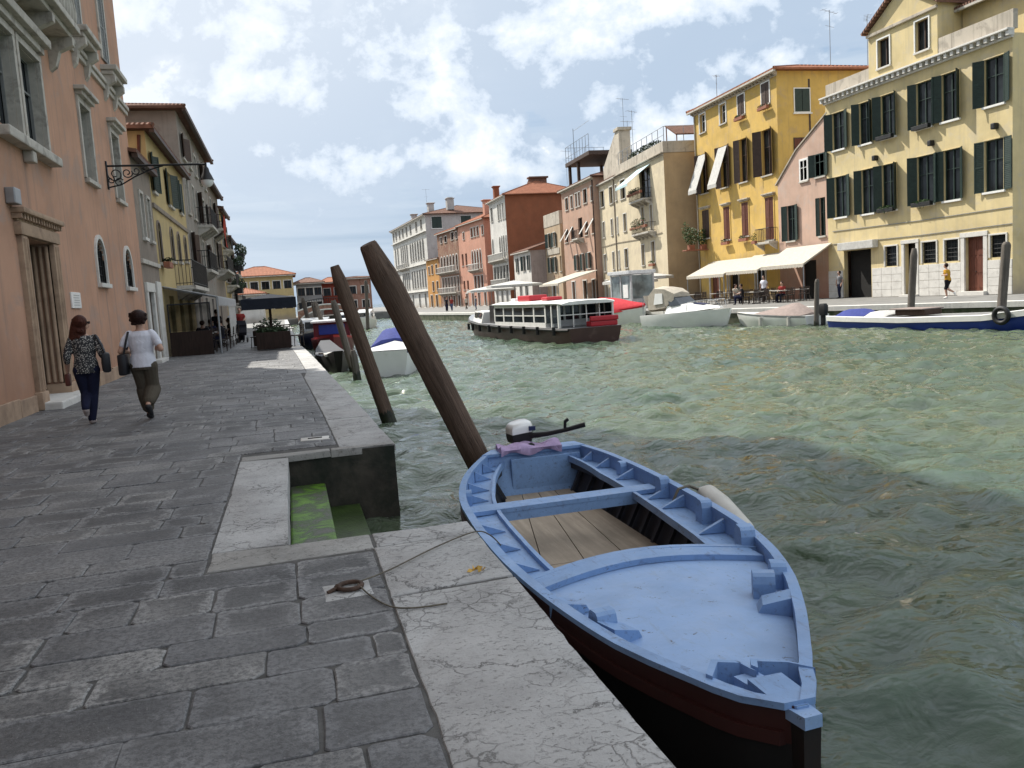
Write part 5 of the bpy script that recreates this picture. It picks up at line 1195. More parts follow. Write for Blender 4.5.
# outboard
om=MB().loft([[(2.14+dx*f,8.72+dy*f,z) for dx,dy in((-.12,-.14),(.10,-.16),(.14,-.08),(.14,.10),(.08,.17),(-.08,.17),(-.14,.08))] for z,f in((-.06,.9),(.0,1.0),(.06,1.0))])
def sh_(mb):
    mb.v=[(2.17+(p[0]-2.14)*.92+.13,p[1]-.02,-.03+(p[2])*.92) for p in mb.v]; return mb
om=bb(sh_(om),'outboard_motor',M('black'),45)
def bb2(mb,name,mat,sm=None): return bb(sh_(mb),name,mat,sm,om)
bb2(MB().loft([[(2.14+dx*f,8.72+dy*f,z+dx*.12) for dx,dy in((-.12,-.14),(.10,-.16),(.14,-.08),(.14,.10),(.08,.17),(-.08,.17),(-.14,.08))] for z,f in((.061,1.01),(.12,1.0),(.165,.88),(.18,.65))]),'cowling',M('whitegel'),50)
bb2(MB().bbox((2.21,8.545,.085),(2.29,8.575,.14),.008),'cowling_badge',M('navy_paint'))
bb2(MB().tube([(2.22,8.6,.02),(2.40,8.45,.05),(2.58,8.35,.09),(2.78,8.24,.15)],[.035,.028,.024,.028],8),'tiller_arm',M('black'),50)
bb2(MB().tube([(2.58,8.36,.09),(2.585,8.35,.2)],.018,8).tube([(2.585,8.35,.19),(2.62,8.34,.215)],.02,8),'gear_lever',M('black'),50)
bb2(MB().bbox((2.06,8.44,-.2),(2.24,8.66,-.05),.02).bbox((2.10,8.60,-1.1),(2.20,8.76,-.1),.02),'mounting_bracket',M('black'))
tw=MB(); tw.loft([[(x,8.40+.05*math.sin(x*9),-.13),(x,8.35,-.128-.05*(1+math.sin(x*17))*.5),(x,8.33,-.10),(x,8.36,-.075+.02*math.sin(x*23)),(x,8.46,-.07+.025*math.sin(x*15)),(x,8.56,-.075+.02*math.cos(x*19)),(x,8.6,-.12)] for x in [2.0+.66*k/30 for k in range(31)]])
tag(tw.build('folded_towel',M('towel'),smooth=60),'crumpled lilac towel draped over the stern of the light blue boat','towel')
fd=MB().tube([(3.10,6.10,-.17),(3.12,6.02,-.19),(3.11,5.8,-.24),(3.07,5.4,-.33),(3.05,5.3,-.36)],[.03,.085,.10,.095,.04],14); fd=fd.build('boat_fender',M('fender'),smooth=60)
tag(fd,'dirty white sausage fender hung over the outer side of the light blue boat','fender')
MB().tube([(3.10,6.10,-.17),(2.98,6.05,-.11),(2.86,6.0,-.11),(2.80,5.98,-.2)],.012,6).build('fender_rope',M('rope'),fd)
# ---- generic hull
def hull(name,stations,mats,parent,z0=-1.1,inner=True):
    """stations: (t along local x, half width, gunwale z, flare, bottom half width, bow overhang)"""
    rings=[]
    for x,hw,g,bw,ov in stations: 
        rings.append([(x+ov,-hw,g),(x+ov*.8,-hw*1.0,g-.10),(x+ov*.5,-(hw*.7+bw*.3),g*.4-.8*.6),(x,-bw,-.95),(x,bw,-.95),(x+ov*.5,(hw*.7+bw*.3),g*.4-.8*.6),(x+ov*.8,hw,g-.10),(x+ov,hw,g)])
    n=8; vs=[p for r in rings for p in r]; fs=[];mi=[]
    for i in range(len(rings)-1):
        for j in range(n-1): fs.append((i*n+j,i*n+j+1,(i+1)*n+j+1,(i+1)*n+j)); mi.append(1 if j in(0,6) else 0)
        fs.append((i*n+7,i*n,(i+1)*n,(i+1)*n+7)); mi.append(2)
    fs.append(tuple(range(n))); mi.append(0); fs.append(tuple((len(rings)-1)*n+j for j in range(n))); mi.append(0)
    mb=MB(); mb.v=vs; mb.f=fs; mb.m=mi; return mb.build(name,mats,parent,35)
def boat(name,label,bow,stern,cat='boat'):
    a=Vector((*stern,0)); b=Vector((*bow,0)); d=b-a; t=thing(name,label,cat,a,math.atan2(d.y,d.x)); t['len']=d.length; del t['len']; return t,d.length
def outboard(parent,x=-.25,y=0,z=-.05,cowl='black'):
    o=MB().loft([[(x+dx*f,y+dy*f,zz) for dx,dy in((-.2,-.14),(.1,-.15),(.15,0),(.1,.15),(-.2,.14),(-.26,0))] for zz,f in((z-.1,.85),(z+.1,1),(z+.35,1),(z+.45,.7))]).build('outboard_motor',M(cowl),parent,45)
    MB().bbox((x-.1,y-.08,-1.2),(x+.06,y+.08,z-.08),.02).build('motor_leg',M('black'),o); return o
# ---- water bus
t,Ln=boat('water_bus','small white-roofed water bus with a black hull under way in mid canal','a' and (11.3,51.6),(12.95,34.9),'water bus')
paint('vap_hull_dark',(.02,.016,.016),.4,(.05,.03,.025)); paint('vap_hull_rust',(.075,.04,.034),.5,(.16,.11,.095)); 
hull('hull',[(0,1.25,-.12,1.1,-.15),(.5,1.42,-.12,1.25,0),(2,1.5,-.1,1.3,0),(8,1.5,-.06,1.3,0),(12,1.42,.02,1.2,0),(14.5,1.1,.15,.8,.1),(16,.6,.3,.3,.3),(16.9,.08,.42,.03,.4)],[M('vap_hull_rust'),M('vap_hull_dark'),M('steel')],t)
mb=MB()
for sy in(-1,1): mb.tube([(0,sy*1.27,-.2),(.5,sy*1.45,-.2),(2,sy*1.54,-.18),(8,sy*1.54,-.14),(12,sy*1.46,-.06),(14.5,sy*1.16,.06),(16.2,sy*.62,.2)],.06,8)
mb.build('rubbing_strake',M('black'),t,60)
def bus_cabin():
    H0,H1=-.10,.98; x0,x1=2.3,9.3
    mb=MB(); post=[x0+(x1-x0)*k/5 for k in range(6)]
    for sy in(-1,1):
        mb.box((x0,sy*1.36,H0),(x1,sy*1.30,H0+.22)); mb.box((x0,sy*1.36,H1-.14),(x1,sy*1.30,H1)); mb.box((x0+.05,sy*1.355,.42),(x1-.05,sy*1.305,.47))
        for p in post: mb.box((p-.07,sy*1.36,H0+.22),(p+.07,sy*1.30,H1-.14))
    for x in (x0,x1):
        mb.box((x-.05,-1.30,H0),(x+.05,1.30,H0+.3)); mb.box((x-.05,-1.30,H1-.14),(x+.05,1.30,H1))
        for y in (-1.27,-.4,.4,1.27): mb.box((x-.05,y-.05,H0+.3),(x+.05,y+.05,H1-.14))
    c=mb.build('cabin',M('white'),t)
    for sy in(-1,1):
        for p,q in zip(post[:-1],post[1:]): MB().box((p+.07,sy*1.335,H0+.22),(q-.07,sy*1.325,H1-.14)).build('pane',M('boatglass'),c)
    for a,b in((-1.22,-.45),(-.35,.35),(.45,1.22)): 
        for x in(x0,x1): MB().box((x-.01,a,H0+.3),(x+.01,b,H1-.14)).build('pane',M('boatglass'),c)
bus_cabin()
r=MB(); r.loft([[(x,-w_,z),(x,-w_*.7,z+.09),(x,0,z+.12),(x,w_*.7,z+.09),(x,w_,z),(x,w_*.97,z-.05),(x,-w_*.97,z-.05)] for x,w_,z in((.5,1.32,.95),(.8,1.42,.99),(6,1.48,1.01),(9.5,1.46,1.03),(9.9,1.3,1.02))]); r=r.build('roof',M('white'),t,40)
for x in (.8,1.55):
    for sy in(-1,1): MB().box((x-.05,sy*1.34-.04,-.1),(x+.05,sy*1.34+.04,.96)).build('stern_post',M('white'),t)
for a,b in((.85,1.5),(1.6,2.25)):
    for sy in(-1,1): MB().box((a,sy*1.33-.01,.1),(b,sy*1.33+.01,.9)).build('stern_pane',M('boatglass'),t)
mb=MB()
for y in (-1.3,-.65,0,.65,1.3): mb.tube([(.75,y,-.1),(.75,y,.95)],.03,6)
mb.tube([(.74,-1.3,.45),(.74,1.3,.45)],.025,6); mb.build('stern_rail',M('white'),t)
MB().bbox((.15,-1.25,-.12),(.65,.1,.12),.06).build('stern_bench',M('red_paint'),t); MB().bbox((.1,-1.27,.12),(.25,.12,.34),.05).build('bench_back',M('red_paint'),t)
for x,y,w_,l_,hh in((6.9,.1,.5,1.7,.3),(3.9,.3,.4,.8,.18)): MB().bbox((x-l_/2,y-w_,1.12),(x+l_/2,y+w_,1.12+hh),.07).build('red_raft_box',M('red_paint'),t)
MB().bbox((5.6,-.9,1.11),(7.8,-.5,1.22),.05).bbox((8.4,-.5,1.11),(9.0,.5,1.3),.05).build('roof_locker',M('whitegel'),t)
mb=MB().loft([[(x,-w_,z0),(x,-w_*.85,z1),(x,w_*.85,z1),(x,w_,z0)] for x,w_,z0,z1 in((11.9,1.28,.0,.62),(12.6,1.22,.04,.72),(14.2,1.0,.12,.66),(15.4,.55,.25,.5))]); c=mb.build('bow_cabin',M('white'),t,30)
for sy in(-1,1):
    for a,b in((12.1,12.9),(13.1,13.9)): 
        wa,wb=lerp([11.9,12.6,14.2],[1.22,1.16,.95],a),lerp([11.9,12.6,14.2],[1.22,1.16,.95],b); MB().loft([[(a,sy*(wa+.02),.3),(b,sy*(wb+.02),.33),(b,sy*(wb-.02),.62),(a,sy*(wa-.03),.6)],[(a,sy*(wa-.02),.3),(b,sy*(wb-.02),.33),(b,sy*(wb-.06),.62),(a,sy*(wa-.07),.6)]]).build('pane',M('boatglass'),c)
mb=MB().bbox((10.1,-1.0,-.05),(11.2,1.0,1.0),.04); w0=mb.build('wheelhouse',M('vap_hull_dark'),t); MB().bbox((11.17,-.8,.45),(11.23,.8,.9),.01).build('pane',M('boatglass'),w0)
for k in range(9):
    for sy in(-1,1):
        x=1.0+k*1.75; w_=lerp([.5,2,8,12,14.5,16.2],[1.5,1.6,1.6,1.52,1.22,.68],x); MB().tube([(x,sy*w_,-.05),(x,sy*w_,-.42)],.085,8).build('tyre_fender',M('black'),t,60)
mb=MB()
for k in range(4): mb.box((4.6+k*.24,-1.545,-.06),(4.75+k*.24,-1.535,.06))
for k in range(4): mb.box((4.6+k*.24,1.535,-.06),(4.75+k*.24,1.545,.06))
mb.build('hull_number',M('white'),t)
# ---- cabin cruiser
t,Ln=boat('cabin_cruiser','white cabin cruiser with a beige canvas hood moored at the far bank','a' and (21.95,39.2),(20.2,44.6),'motor boat')
hull('hull',[(-.1,.9,-.14,.8,-.1),(.8,.98,-.10,.85,0),(2.2,1.0,-.04,.85,0),(3.6,.9,.03,.65,.05),(4.6,.6,.08,.3,.2),(5.2,.25,.11,.1,.35),(5.45,.05,.13,.02,.4)],[M('whitegel'),M('whitegel'),M('whitegel')],t)
MB().loft([[(x,-w_,z0),(x,-w_*.8,z1),(x,0,z1+.06),(x,w_*.8,z1),(x,w_,z0)] for x,w_,z0,z1 in((2.6,1.05,.0,.38),(4.2,1.0,.05,.42),(5.6,.8,.1,.34),(6.8,.5,.17,.25),(7.4,.2,.2,.22))]).build('cabin_top',M('whitegel'),t,40)
MB().loft([[(3.0,-.95,.35),(2.6,-.8,.8),(2.6,.8,.8),(3.0,.95,.35)],[(4.1,-.85,.40),(3.2,-.7,.85),(3.2,.7,.85),(4.1,.85,.40)]]).build('windscreen',M('boatglass'),t)
MB().loft([[(x,-w_,z0),(x,-w_*.9,z1),(x,0,z1+.1),(x,w_*.9,z1),(x,w_,z0)] for x,w_,z0,z1 in((.5,.95,.2,.9),(1.2,1.0,.2,1.25),(2.4,.98,.3,1.2),(3.3,.8,.65,.95))]).build('canvas_hood',M('beigecanvas'),t,40)
for sy in(-1,1): MB().loft([[(1.3,sy*1.03,.45),(2.3,sy*1.01,.5),(2.2,sy*.95,1.0),(1.4,sy*.95,1.0)],[(1.3,sy*1.0,.45),(2.3,sy*.98,.5),(2.2,sy*.92,1.0),(1.4,sy*.92,1.0)]]).build('clear_panel',M('whitegel'),t)
MB().loft([[(4.9,-.35,.43),(5.9,-.3,.36),(5.9,.3,.36),(4.9,.35,.43)],[(4.9,-.35,.47),(5.9,-.3,.40),(5.9,.3,.40),(4.9,.35,.47)]]).build('hatch',M('navy_paint'),t)
mb=MB()
for sy in (-1,1): mb.loft([[(1.6,sy*1.17,-.16),(3.4,sy*1.19,-.05),(3.4,sy*1.21,-.10),(1.6,sy*1.19,-.22)],[(1.6,sy*1.1,-.16),(3.4,sy*1.1,-.05),(3.4,sy*1.1,-.10),(1.6,sy*1.1,-.22)]])
mb.build('side_stripe',M('navy_paint'),t)
mb=MB(); mb.tube([(.0,-1.0,-.2),(-.1,-.9,.9),(-.1,.9,.9),(.0,1.0,-.2)],.035,6); mb.build('stern_arch',M('steel'),t); mb=MB(); mb.tube([(7.6,-.25,.25),(7.2,-.5,.6),(6,-.8,.58),(5,-1,.5),(4.9,-1,.1)],.02,6); mb.build('guard_rail',M('steel'),t); mb=MB(); mb.tube([(7.6,.25,.25),(7.2,.5,.6),(6,.8,.58),(5,1,.5),(4.9,1,.1)],.02,6); mb.build('guard_rail',M('steel'),t)
MB().loft([[(-.1,y,.9),(.7,y*1.05,.1),(.74,y*1.05,.1),(-.06,y,.92)] for y in(-.9,-.3,.3,.9)]).build('canvas_apron',M('beigecanvas'),t)
for c_ in kids(t):
    if c_.name.split('.')[0]!='hull':
        for v_ in c_.data.vertices: v_.co=Vector((v_.co.x*.70,v_.co.y*.80,-.06+(v_.co.z-.0)*1.12))
# ---- small white boat with a taupe cover
t,Ln=boat('covered_boat','small white motor boat with a taupe tent cover and black outboard at the far bank','a' and (22.5,39.0),(23.9,34.5),'motor boat')
hull('hull',[(0,.85,-.32,.7,0),(1.2,.92,-.30,.75,0),(2.6,.88,-.24,.65,0),(3.7,.6,-.17,.35,.15),(4.4,.25,-.13,.1,.25),(4.65,.04,-.12,.02,.3)],[M('whitegel'),M('steel'),M('whitegel')],t)
MB().loft([[(x,-w_,z0),(x,-w_*.5,(z0+z1)/2),(x,0,z1),(x,w_*.5,(z0+z1)/2),(x,w_,z0)] for x,w_,z0,z1 in((.3,.84,-.3,-.2),(1.0,.9,-.29,.28),(1.4,.9,-.28,.26),(2.6,.82,-.23,-.0),(3.3,.6,-.19,-.12))]).build('tent_cover',M('greycover'),t,50)
outboard(t,-.3,0,-.25)
for x in(.9,2.6): MB().tube([(x,.93,-.35),(x,.95,-.75)],.07,8).build('fender',M('fender'),t,60)
# ---- long blue and white work boat
t,Ln=boat('work_boat','long white and royal blue work boat with raised bow, rightmost at the far bank','a' and (25.6,21.2),(23.65,32.4),'boat')
L12=Ln
hull('hull',[(0,.85,-.30,.7,0),(1,1.0,-.32,.85,0),(4,1.08,-.36,.9,0),(7.5,1.05,-.28,.85,0),(10,.82,.02,.5,.15),(11.6,.45,.32,.2,.4),(12.4,.06,.52,.02,.6)],[M('royal_blue_paint'),M('white'),M('steel')],t)
mb=MB()
for sy in(-1,1): mb.loft([[(x+ov,sy*(w_+.0),g+.02),(x+ov,sy*(w_+.04),g+.0),(x+ov*.9,sy*(w_+.03),g-.20),(x+ov,sy*(w_-.04),g-.18),(x+ov,sy*(w_-.06),g+.02)] for x,w_,g,ov in((0,.85,-.30,0),(1,1.0,-.32,0),(4,1.08,-.36,0),(7.5,1.05,-.28,0),(10,.82,.02,.15),(11.6,.45,.32,.4),(12.4,.06,.52,.6))])
mb.build('white_band',M('white'),t,40)
MB().loft([[(x,-w_,z),(x,w_,z),(x,w_,z+.03),(x,-w_,z+.03)] for x,w_,z in((7.8,.95,-.3),(10,.72,-.1),(11.7,.4,.14))]).build('foredeck',M('steel'),t)
MB().loft([[(x,-w_,-.32),(x,-w_*.6,z),(x,0,z+.06),(x,w_*.6,z),(x,w_,-.32)] for x,w_,z in((.2,.6,-.25),(.5,.65,-.1),(1.3,.65,-.08),(1.8,.6,-.25))]).build('blue_tarpaulin',M('bluecover'),t,50)
MB().loft([[(x,-w_,-.34),(x,-w_*.7,z),(x,0,z+.04),(x,w_*.7,z),(x,w_,-.34)] for x,w_,z in((1.9,.7,-.3),(2.1,.75,-.16),(2.7,.75,-.14),(3.0,.7,-.28))]).build('engine_cover',M('awnw'),t,50)
MB().bbox((3.3,-.5,-.3),(4.7,.5,-.08),.04).build('hatch',M('ddoor'),t); MB().bbox((3.1,-.6,-.08),(4.7,.6,-.03),.02).build('hatch_lid',M('greycover'),t)
def ring(mb,c,r,rr,ax='y',n=18,m=8):
    vs=[];fs=[]
    for i in range(n):
        a=2*PI*i/n
        for j in range(m):
            b=2*PI*j/m; q=(r+rr*math.cos(b)); 
            if ax=='y': vs.append((c[0]+q*math.cos(a),c[1]+rr*math.sin(b),c[2]+q*math.sin(a)))
            elif ax=='z': vs.append((c[0]+q*math.cos(a),c[1]+q*math.sin(a),c[2]+rr*math.sin(b)))
    for i in range(n):
        for j in range(m): fs.append((i*m+j,i*m+(j+1)%m,((i+1)%n)*m+(j+1)%m,((i+1)%n)*m+j))
    return mb.add(vs,fs)
for sy in (-1,): 
    p=t.matrix_basis@Vector((8.3,sy*1.12,-.28)); o=ring(MB(),(0,0,0),.26,.085).build('tyre',M('black'),None,60); o.location=p; o.rotation_euler=(0,0,t.rotation_euler.z); tag(o,'black tyre hung on the side of the long blue and white work boat','tyre')
# ---- red covered boat
t,Ln=boat('covered_boat','white boat under a red cover, half hidden behind the stern of the water bus','a' and (21.3,48.4),(19.9,54.5),'motor boat')
hull('hull',[(0,.95,-.1,.8,0),(2,1.05,-.02,.85,0),(4,.95,.1,.65,.05),(5.4,.5,.25,.2,.2),(6.1,.06,.34,.02,.3)],[M('whitegel'),M('red_paint'),M('redcover')],t)
MB().loft([[(x,-w_,z0),(x,-w_*.55,z1),(x,0,z1+.1),(x,w_*.55,z1),(x,w_,z0),(x,w_*1.04,z0-.22),(x,-w_*1.04,z0-.22)] for x,w_,z0,z1 in((.1,.98,-.05,.3),(1.5,1.06,.0,.85),(3,1.04,.06,.8),(4.4,.86,.18,.6),(5.8,.3,.32,.44),(6.3,.08,.37,.4))]).build('red_cover',M('redcover'),t,40)
# ---- left-bank boats
t,Ln=boat('motor_boat','white open boat with dark blue rim and blue cover just past the two leaning posts','a' and (2.95,26.9),(4.2,33.0),'motor boat')
hull('hull',[(0,.9,-.1,.75,0),(2.5,.98,-.1,.8,0),(4.6,.95,-.08,.75,0),(5.6,.88,-.05,.68,.05),(6.1,.75,-.03,.55,.1),(6.25,.62,-.02,.45,.12)],[M('whitegel'),M('navy_paint'),M('whitegel')],t)
MB().loft([[(x,-w_,z0),(x,-w_*.5,z1),(x,0,z1+.05),(x,w_*.5,z1),(x,w_,z0)] for x,w_,z0,z1 in((.2,.88,-.06,.25),(1.2,.92,-.06,.52),(2.6,.94,-.06,.5),(3.3,.93,-.05,.2))]).build('blue_cover',M('bluecover'),t,50)
MB().loft([[(x,-w_,z0),(x,0,z1),(x,w_,z0)] for x,w_,z0,z1 in((3.2,.92,-.06,.16),(4.6,.9,-.05,.1),(5.6,.84,-.03,.02),(6.2,.6,-.01,0))],).build('white_foredeck',M('whitegel'),t,50)
t,Ln=boat('motor_boat','burgundy boat with a blue panel and white roof behind the leaning mooring post','a' and (1.75,38.0),(2.2,45.0),'motor boat')
hull('hull',[(0,.95,-.05,.8,0),(3,1.05,0,.85,0),(5,.95,.08,.7,0),(6.3,.5,.2,.25,.2),(6.9,.08,.25,.03,.3)],[M('burgundy_paint'),M('red_paint'),M('burgundy_paint')],t)
c=MB().bbox((1.6,-.85,.0),(4.6,.85,.75),.06).build('cabin',M('burgundy_paint'),t); MB().bbox((4.58,-.6,.2),(4.64,.6,.65),.01).build('blue_panel',M('royal_blue_paint'),c); MB().bbox((1.4,-.95,.75),(4.9,.95,.86),.04).build('roof',M('whitegel'),t)
t,Ln=boat('rowing_boat','low black boat tied at the quay corner below the mooring posts','a' and (1.55,29.6),(1.45,37.2),'boat')
hull('hull',[(0,.2,.05,.1,-.3),(1.2,.5,-.25,.4,0),(3.5,.62,-.35,.5,0),(6,.5,-.28,.35,0),(7.2,.15,-.05,.05,.3)],[M('tarred_hull'),M('tarred_hull'),M('dark_inside')],t)
MB().bbox((5.4,-.42,-.28),(6.7,.42,-.18),.03).build('white_sheet',M('awnw'),t)
for x in(2,3.4): MB().bbox((x,-.5,-.33),(x+.2,.5,-.29),.01).build('thwart',M('ddoor'),t)
def taxi(label,bow,stern,cov='whitegel',hl='whitegel'):
    t,Ln=boat('water_taxi',label,bow,stern,'motor boat'); k=Ln/7.5
    hull('hull',[(0,1.0,-.1,.8,0),(3*k,1.05,0,.85,0),(5.4*k,.8,.15,.5,.1),(7.2*k,.1,.3,.03,.3)],[M(hl),M('white'),M('steel')],t)
    c=MB().loft([[(x*k,-w_,0),(x*k,-w_*.9,z),(x*k,w_*.9,z),(x*k,w_,0)] for x,w_,z in((1.2,.9,.8),(3,.92,.9),(4.4,.8,.8),(4.9,.75,.3))]).build('cabin',M(cov),t,30)
    for sy in(-1,1): MB().box((1.5*k,sy*.885-.02,.3),(4.1*k,sy*.885+.02,.65)).build('pane',M('boatglass'),c)
    MB().bbox((4.3*k,-.6,.35),(4.93*k,.6,.7),.02).build('windscreen',M('boatglass'),c)
taxi('white water taxi in the distance just right of the far mooring pole',(6.3,78),(7.6,86)); taxi('white launch far off beside the second leaning post',(4.6,70),(4.9,77))
taxi('grey and white launch moored behind the row of posts past the umbrella',(1.4,46.5),(1.5,53),'steel','navy_paint'); taxi('distant white boat near the bridge',(8.2,96),(9.2,103))
# ================================================================= mooring posts
G['post']=wood('weathered_post_wood',(.135,.09,.066),.85,'Z',1.1,1.0,.25); G['weed']=plain('wet_weedy_wood',(.022,.024,.014),.5,.5,9,40,.8,dirt=(.035,.05,.015),dscale=7)
G['postg']=wood('grey_post_wood',(.12,.105,.09),.9,'Z',.7,.9,.4)
def post(base,top,r,label,mat='post',tip=.35,n=16,bot=-2.6,seed=0):
    b,tp=Vector(base),Vector(top); d=(tp-b).normalized(); ln=(tp-b).length; low=(b.z-bot)/d.z; t=thing('mooring_post',label,'mooring post',b,0,'wooden mooring posts'); t.rotation_euler=d.to_track_quat('Z','Y').to_euler(); dz_=d.z; d=Vector((0,0,1))
    rnd=random.Random(seed); rings=[]; m=26; n=max(n,14)+12; lob=[1+.035*math.sin(j*2.1+seed)+rnd.uniform(-.035,.03)-(.10 if rnd.random()<.12 else 0) for j in range(n)]
    u=d.orthogonal().normalized(); w_=d.cross(u)
    for k in range(m+1):
        q=-low+(ln+low)*k/m; rr=r*(1.0-.03*q/ln)
        if k>m-2: pass
        rings.append([d*q+(u*math.cos(2*PI*j/n)+w_*math.sin(2*PI*j/n))*rr*lob[j]*(1+rnd.uniform(-.02,.02)) for j in range(n)])
    e=rings[-1]
    def tipring(q,f): return [d*q+(p-d*ln)*f for p in e]
    rings.append(tipring(ln+.004,1.0)); rings.append(tipring(ln+tip*.94,.66)); rings.append(tipring(ln+tip,.58))
    o=MB().loft(rings).build('pole',M(mat),t,50)
    jag=[rnd.uniform(-.05,.10) for _ in range(n)]
    MB().loft([[d*(q+(jag[j] if q>0 else 0))+(u*math.cos(2*PI*j/n)+w_*math.sin(2*PI*j/n))*r*fq*lob[j] for j in range(n)] for q,fq in((-low,1.06),(-.35,1.06),(.08/dz_,1.05),(.16/dz_,1.012))]).build('wet_foot',M('weed'),t,50)
    return t
post((2.12,9.15,-.8),(.98,8.75,1.78),.143,'thick brown leaning wooden post rising behind the stern of the light blue boat',tip=.36,seed=1)
post((1.72,16.5,-.8),(1.0,16.4,1.95),.135,'tall dark leaning wooden post, second nearest, beyond the landing recess',tip=.32,seed=2,mat='post')
for i,(b,tp,lab) in enumerate((((1.35,50.8,-.8),(.9,50.8,1.9),'leftmost slim leaning post of the cluster right of the dark umbrella'),((1.8,52.3,-.8),(1.5,52.3,1.6),'middle short post of the cluster right of the dark umbrella'),((1.96,43.4,-.8),(1.38,43.4,1.6),'rightmost leaning post of the cluster right of the dark umbrella'),((2.0,29.5,-.8),(1.55,29.5,1.5),'thin grey post standing close behind the second leaning post'),((6.7,75.7,-.8),(6.85,75.7,3.4),'thin upright pole far down the canal right of the second leaning post'),((1.9,26.6,-.8),(1.85,26.6,-.1),'short dark stump at the water left of the white open boat'))):
    post(b,tp,.12 if i!=4 else .16,lab,'postg',.2,10,seed=i+5)
post((23.45,33.95,-.8),(23.55,33.95,1.2),.11,'short weathered post between the small covered boat and the long work boat','postg',.15,12,seed=20)
post((25.75,30.6,-.8),(25.98,30.6,2.1),.15,'grey leaning post rising behind the middle of the long work boat','postg',.3,12,seed=21)
post((26.1,26.2,-.8),(26.38,26.2,2.2),.16,'thick grey post behind the bow of the long work boat, rightmost in view','postg',.12,12,seed=22)
# ================================================================= people
def capsule(mb, pts, rad, sy=1.0, n=12): 
    mb.tube(pts, rad, n, sy=sy)
    mb.sph(pts[0], rad[0], n, 6); mb.sph(pts[-1], rad[-1], n, 6)
def ell_loft(mb, secs, n=18): mb.loft([[(c[0]+rx*math.cos(2*PI*j/n), c[1]+ry*math.sin(2*PI*j/n), c[2]) for j in range(n)] for c,rx,ry in secs])
def remesh(mb, vox, name, mat, parent, sm=2):
    me = bpy.data.meshes.new(name); me.from_pydata(mb.v, [], mb.f); bm=bmesh.new(); bm.from_mesh(me); bmesh.ops.recalc_face_normals(bm,faces=bm.faces[:]); bm.to_mesh(me); bm.free()
    o = bpy.data.objects.new(name, me); COL.objects.link(o)
    m = o.modifiers.new('r','REMESH'); m.mode='VOXEL'; m.voxel_size=vox
    s = o.modifiers.new('s','SMOOTH'); s.factor=.5; s.iterations=sm
    dg = bpy.context.evaluated_depsgraph_get(); me2 = bpy.data.meshes.new_from_object(o.evaluated_get(dg)); me2.name = name
    o.modifiers.clear(); o.data = me2; bpy.data.meshes.remove(me)
    me2.materials.clear(); me2.materials.append(mat); me2.polygons.foreach_set('use_smooth',[True]*len(me2.polygons)); o.parent = parent; return o
def V3(*a): return Vector(a)
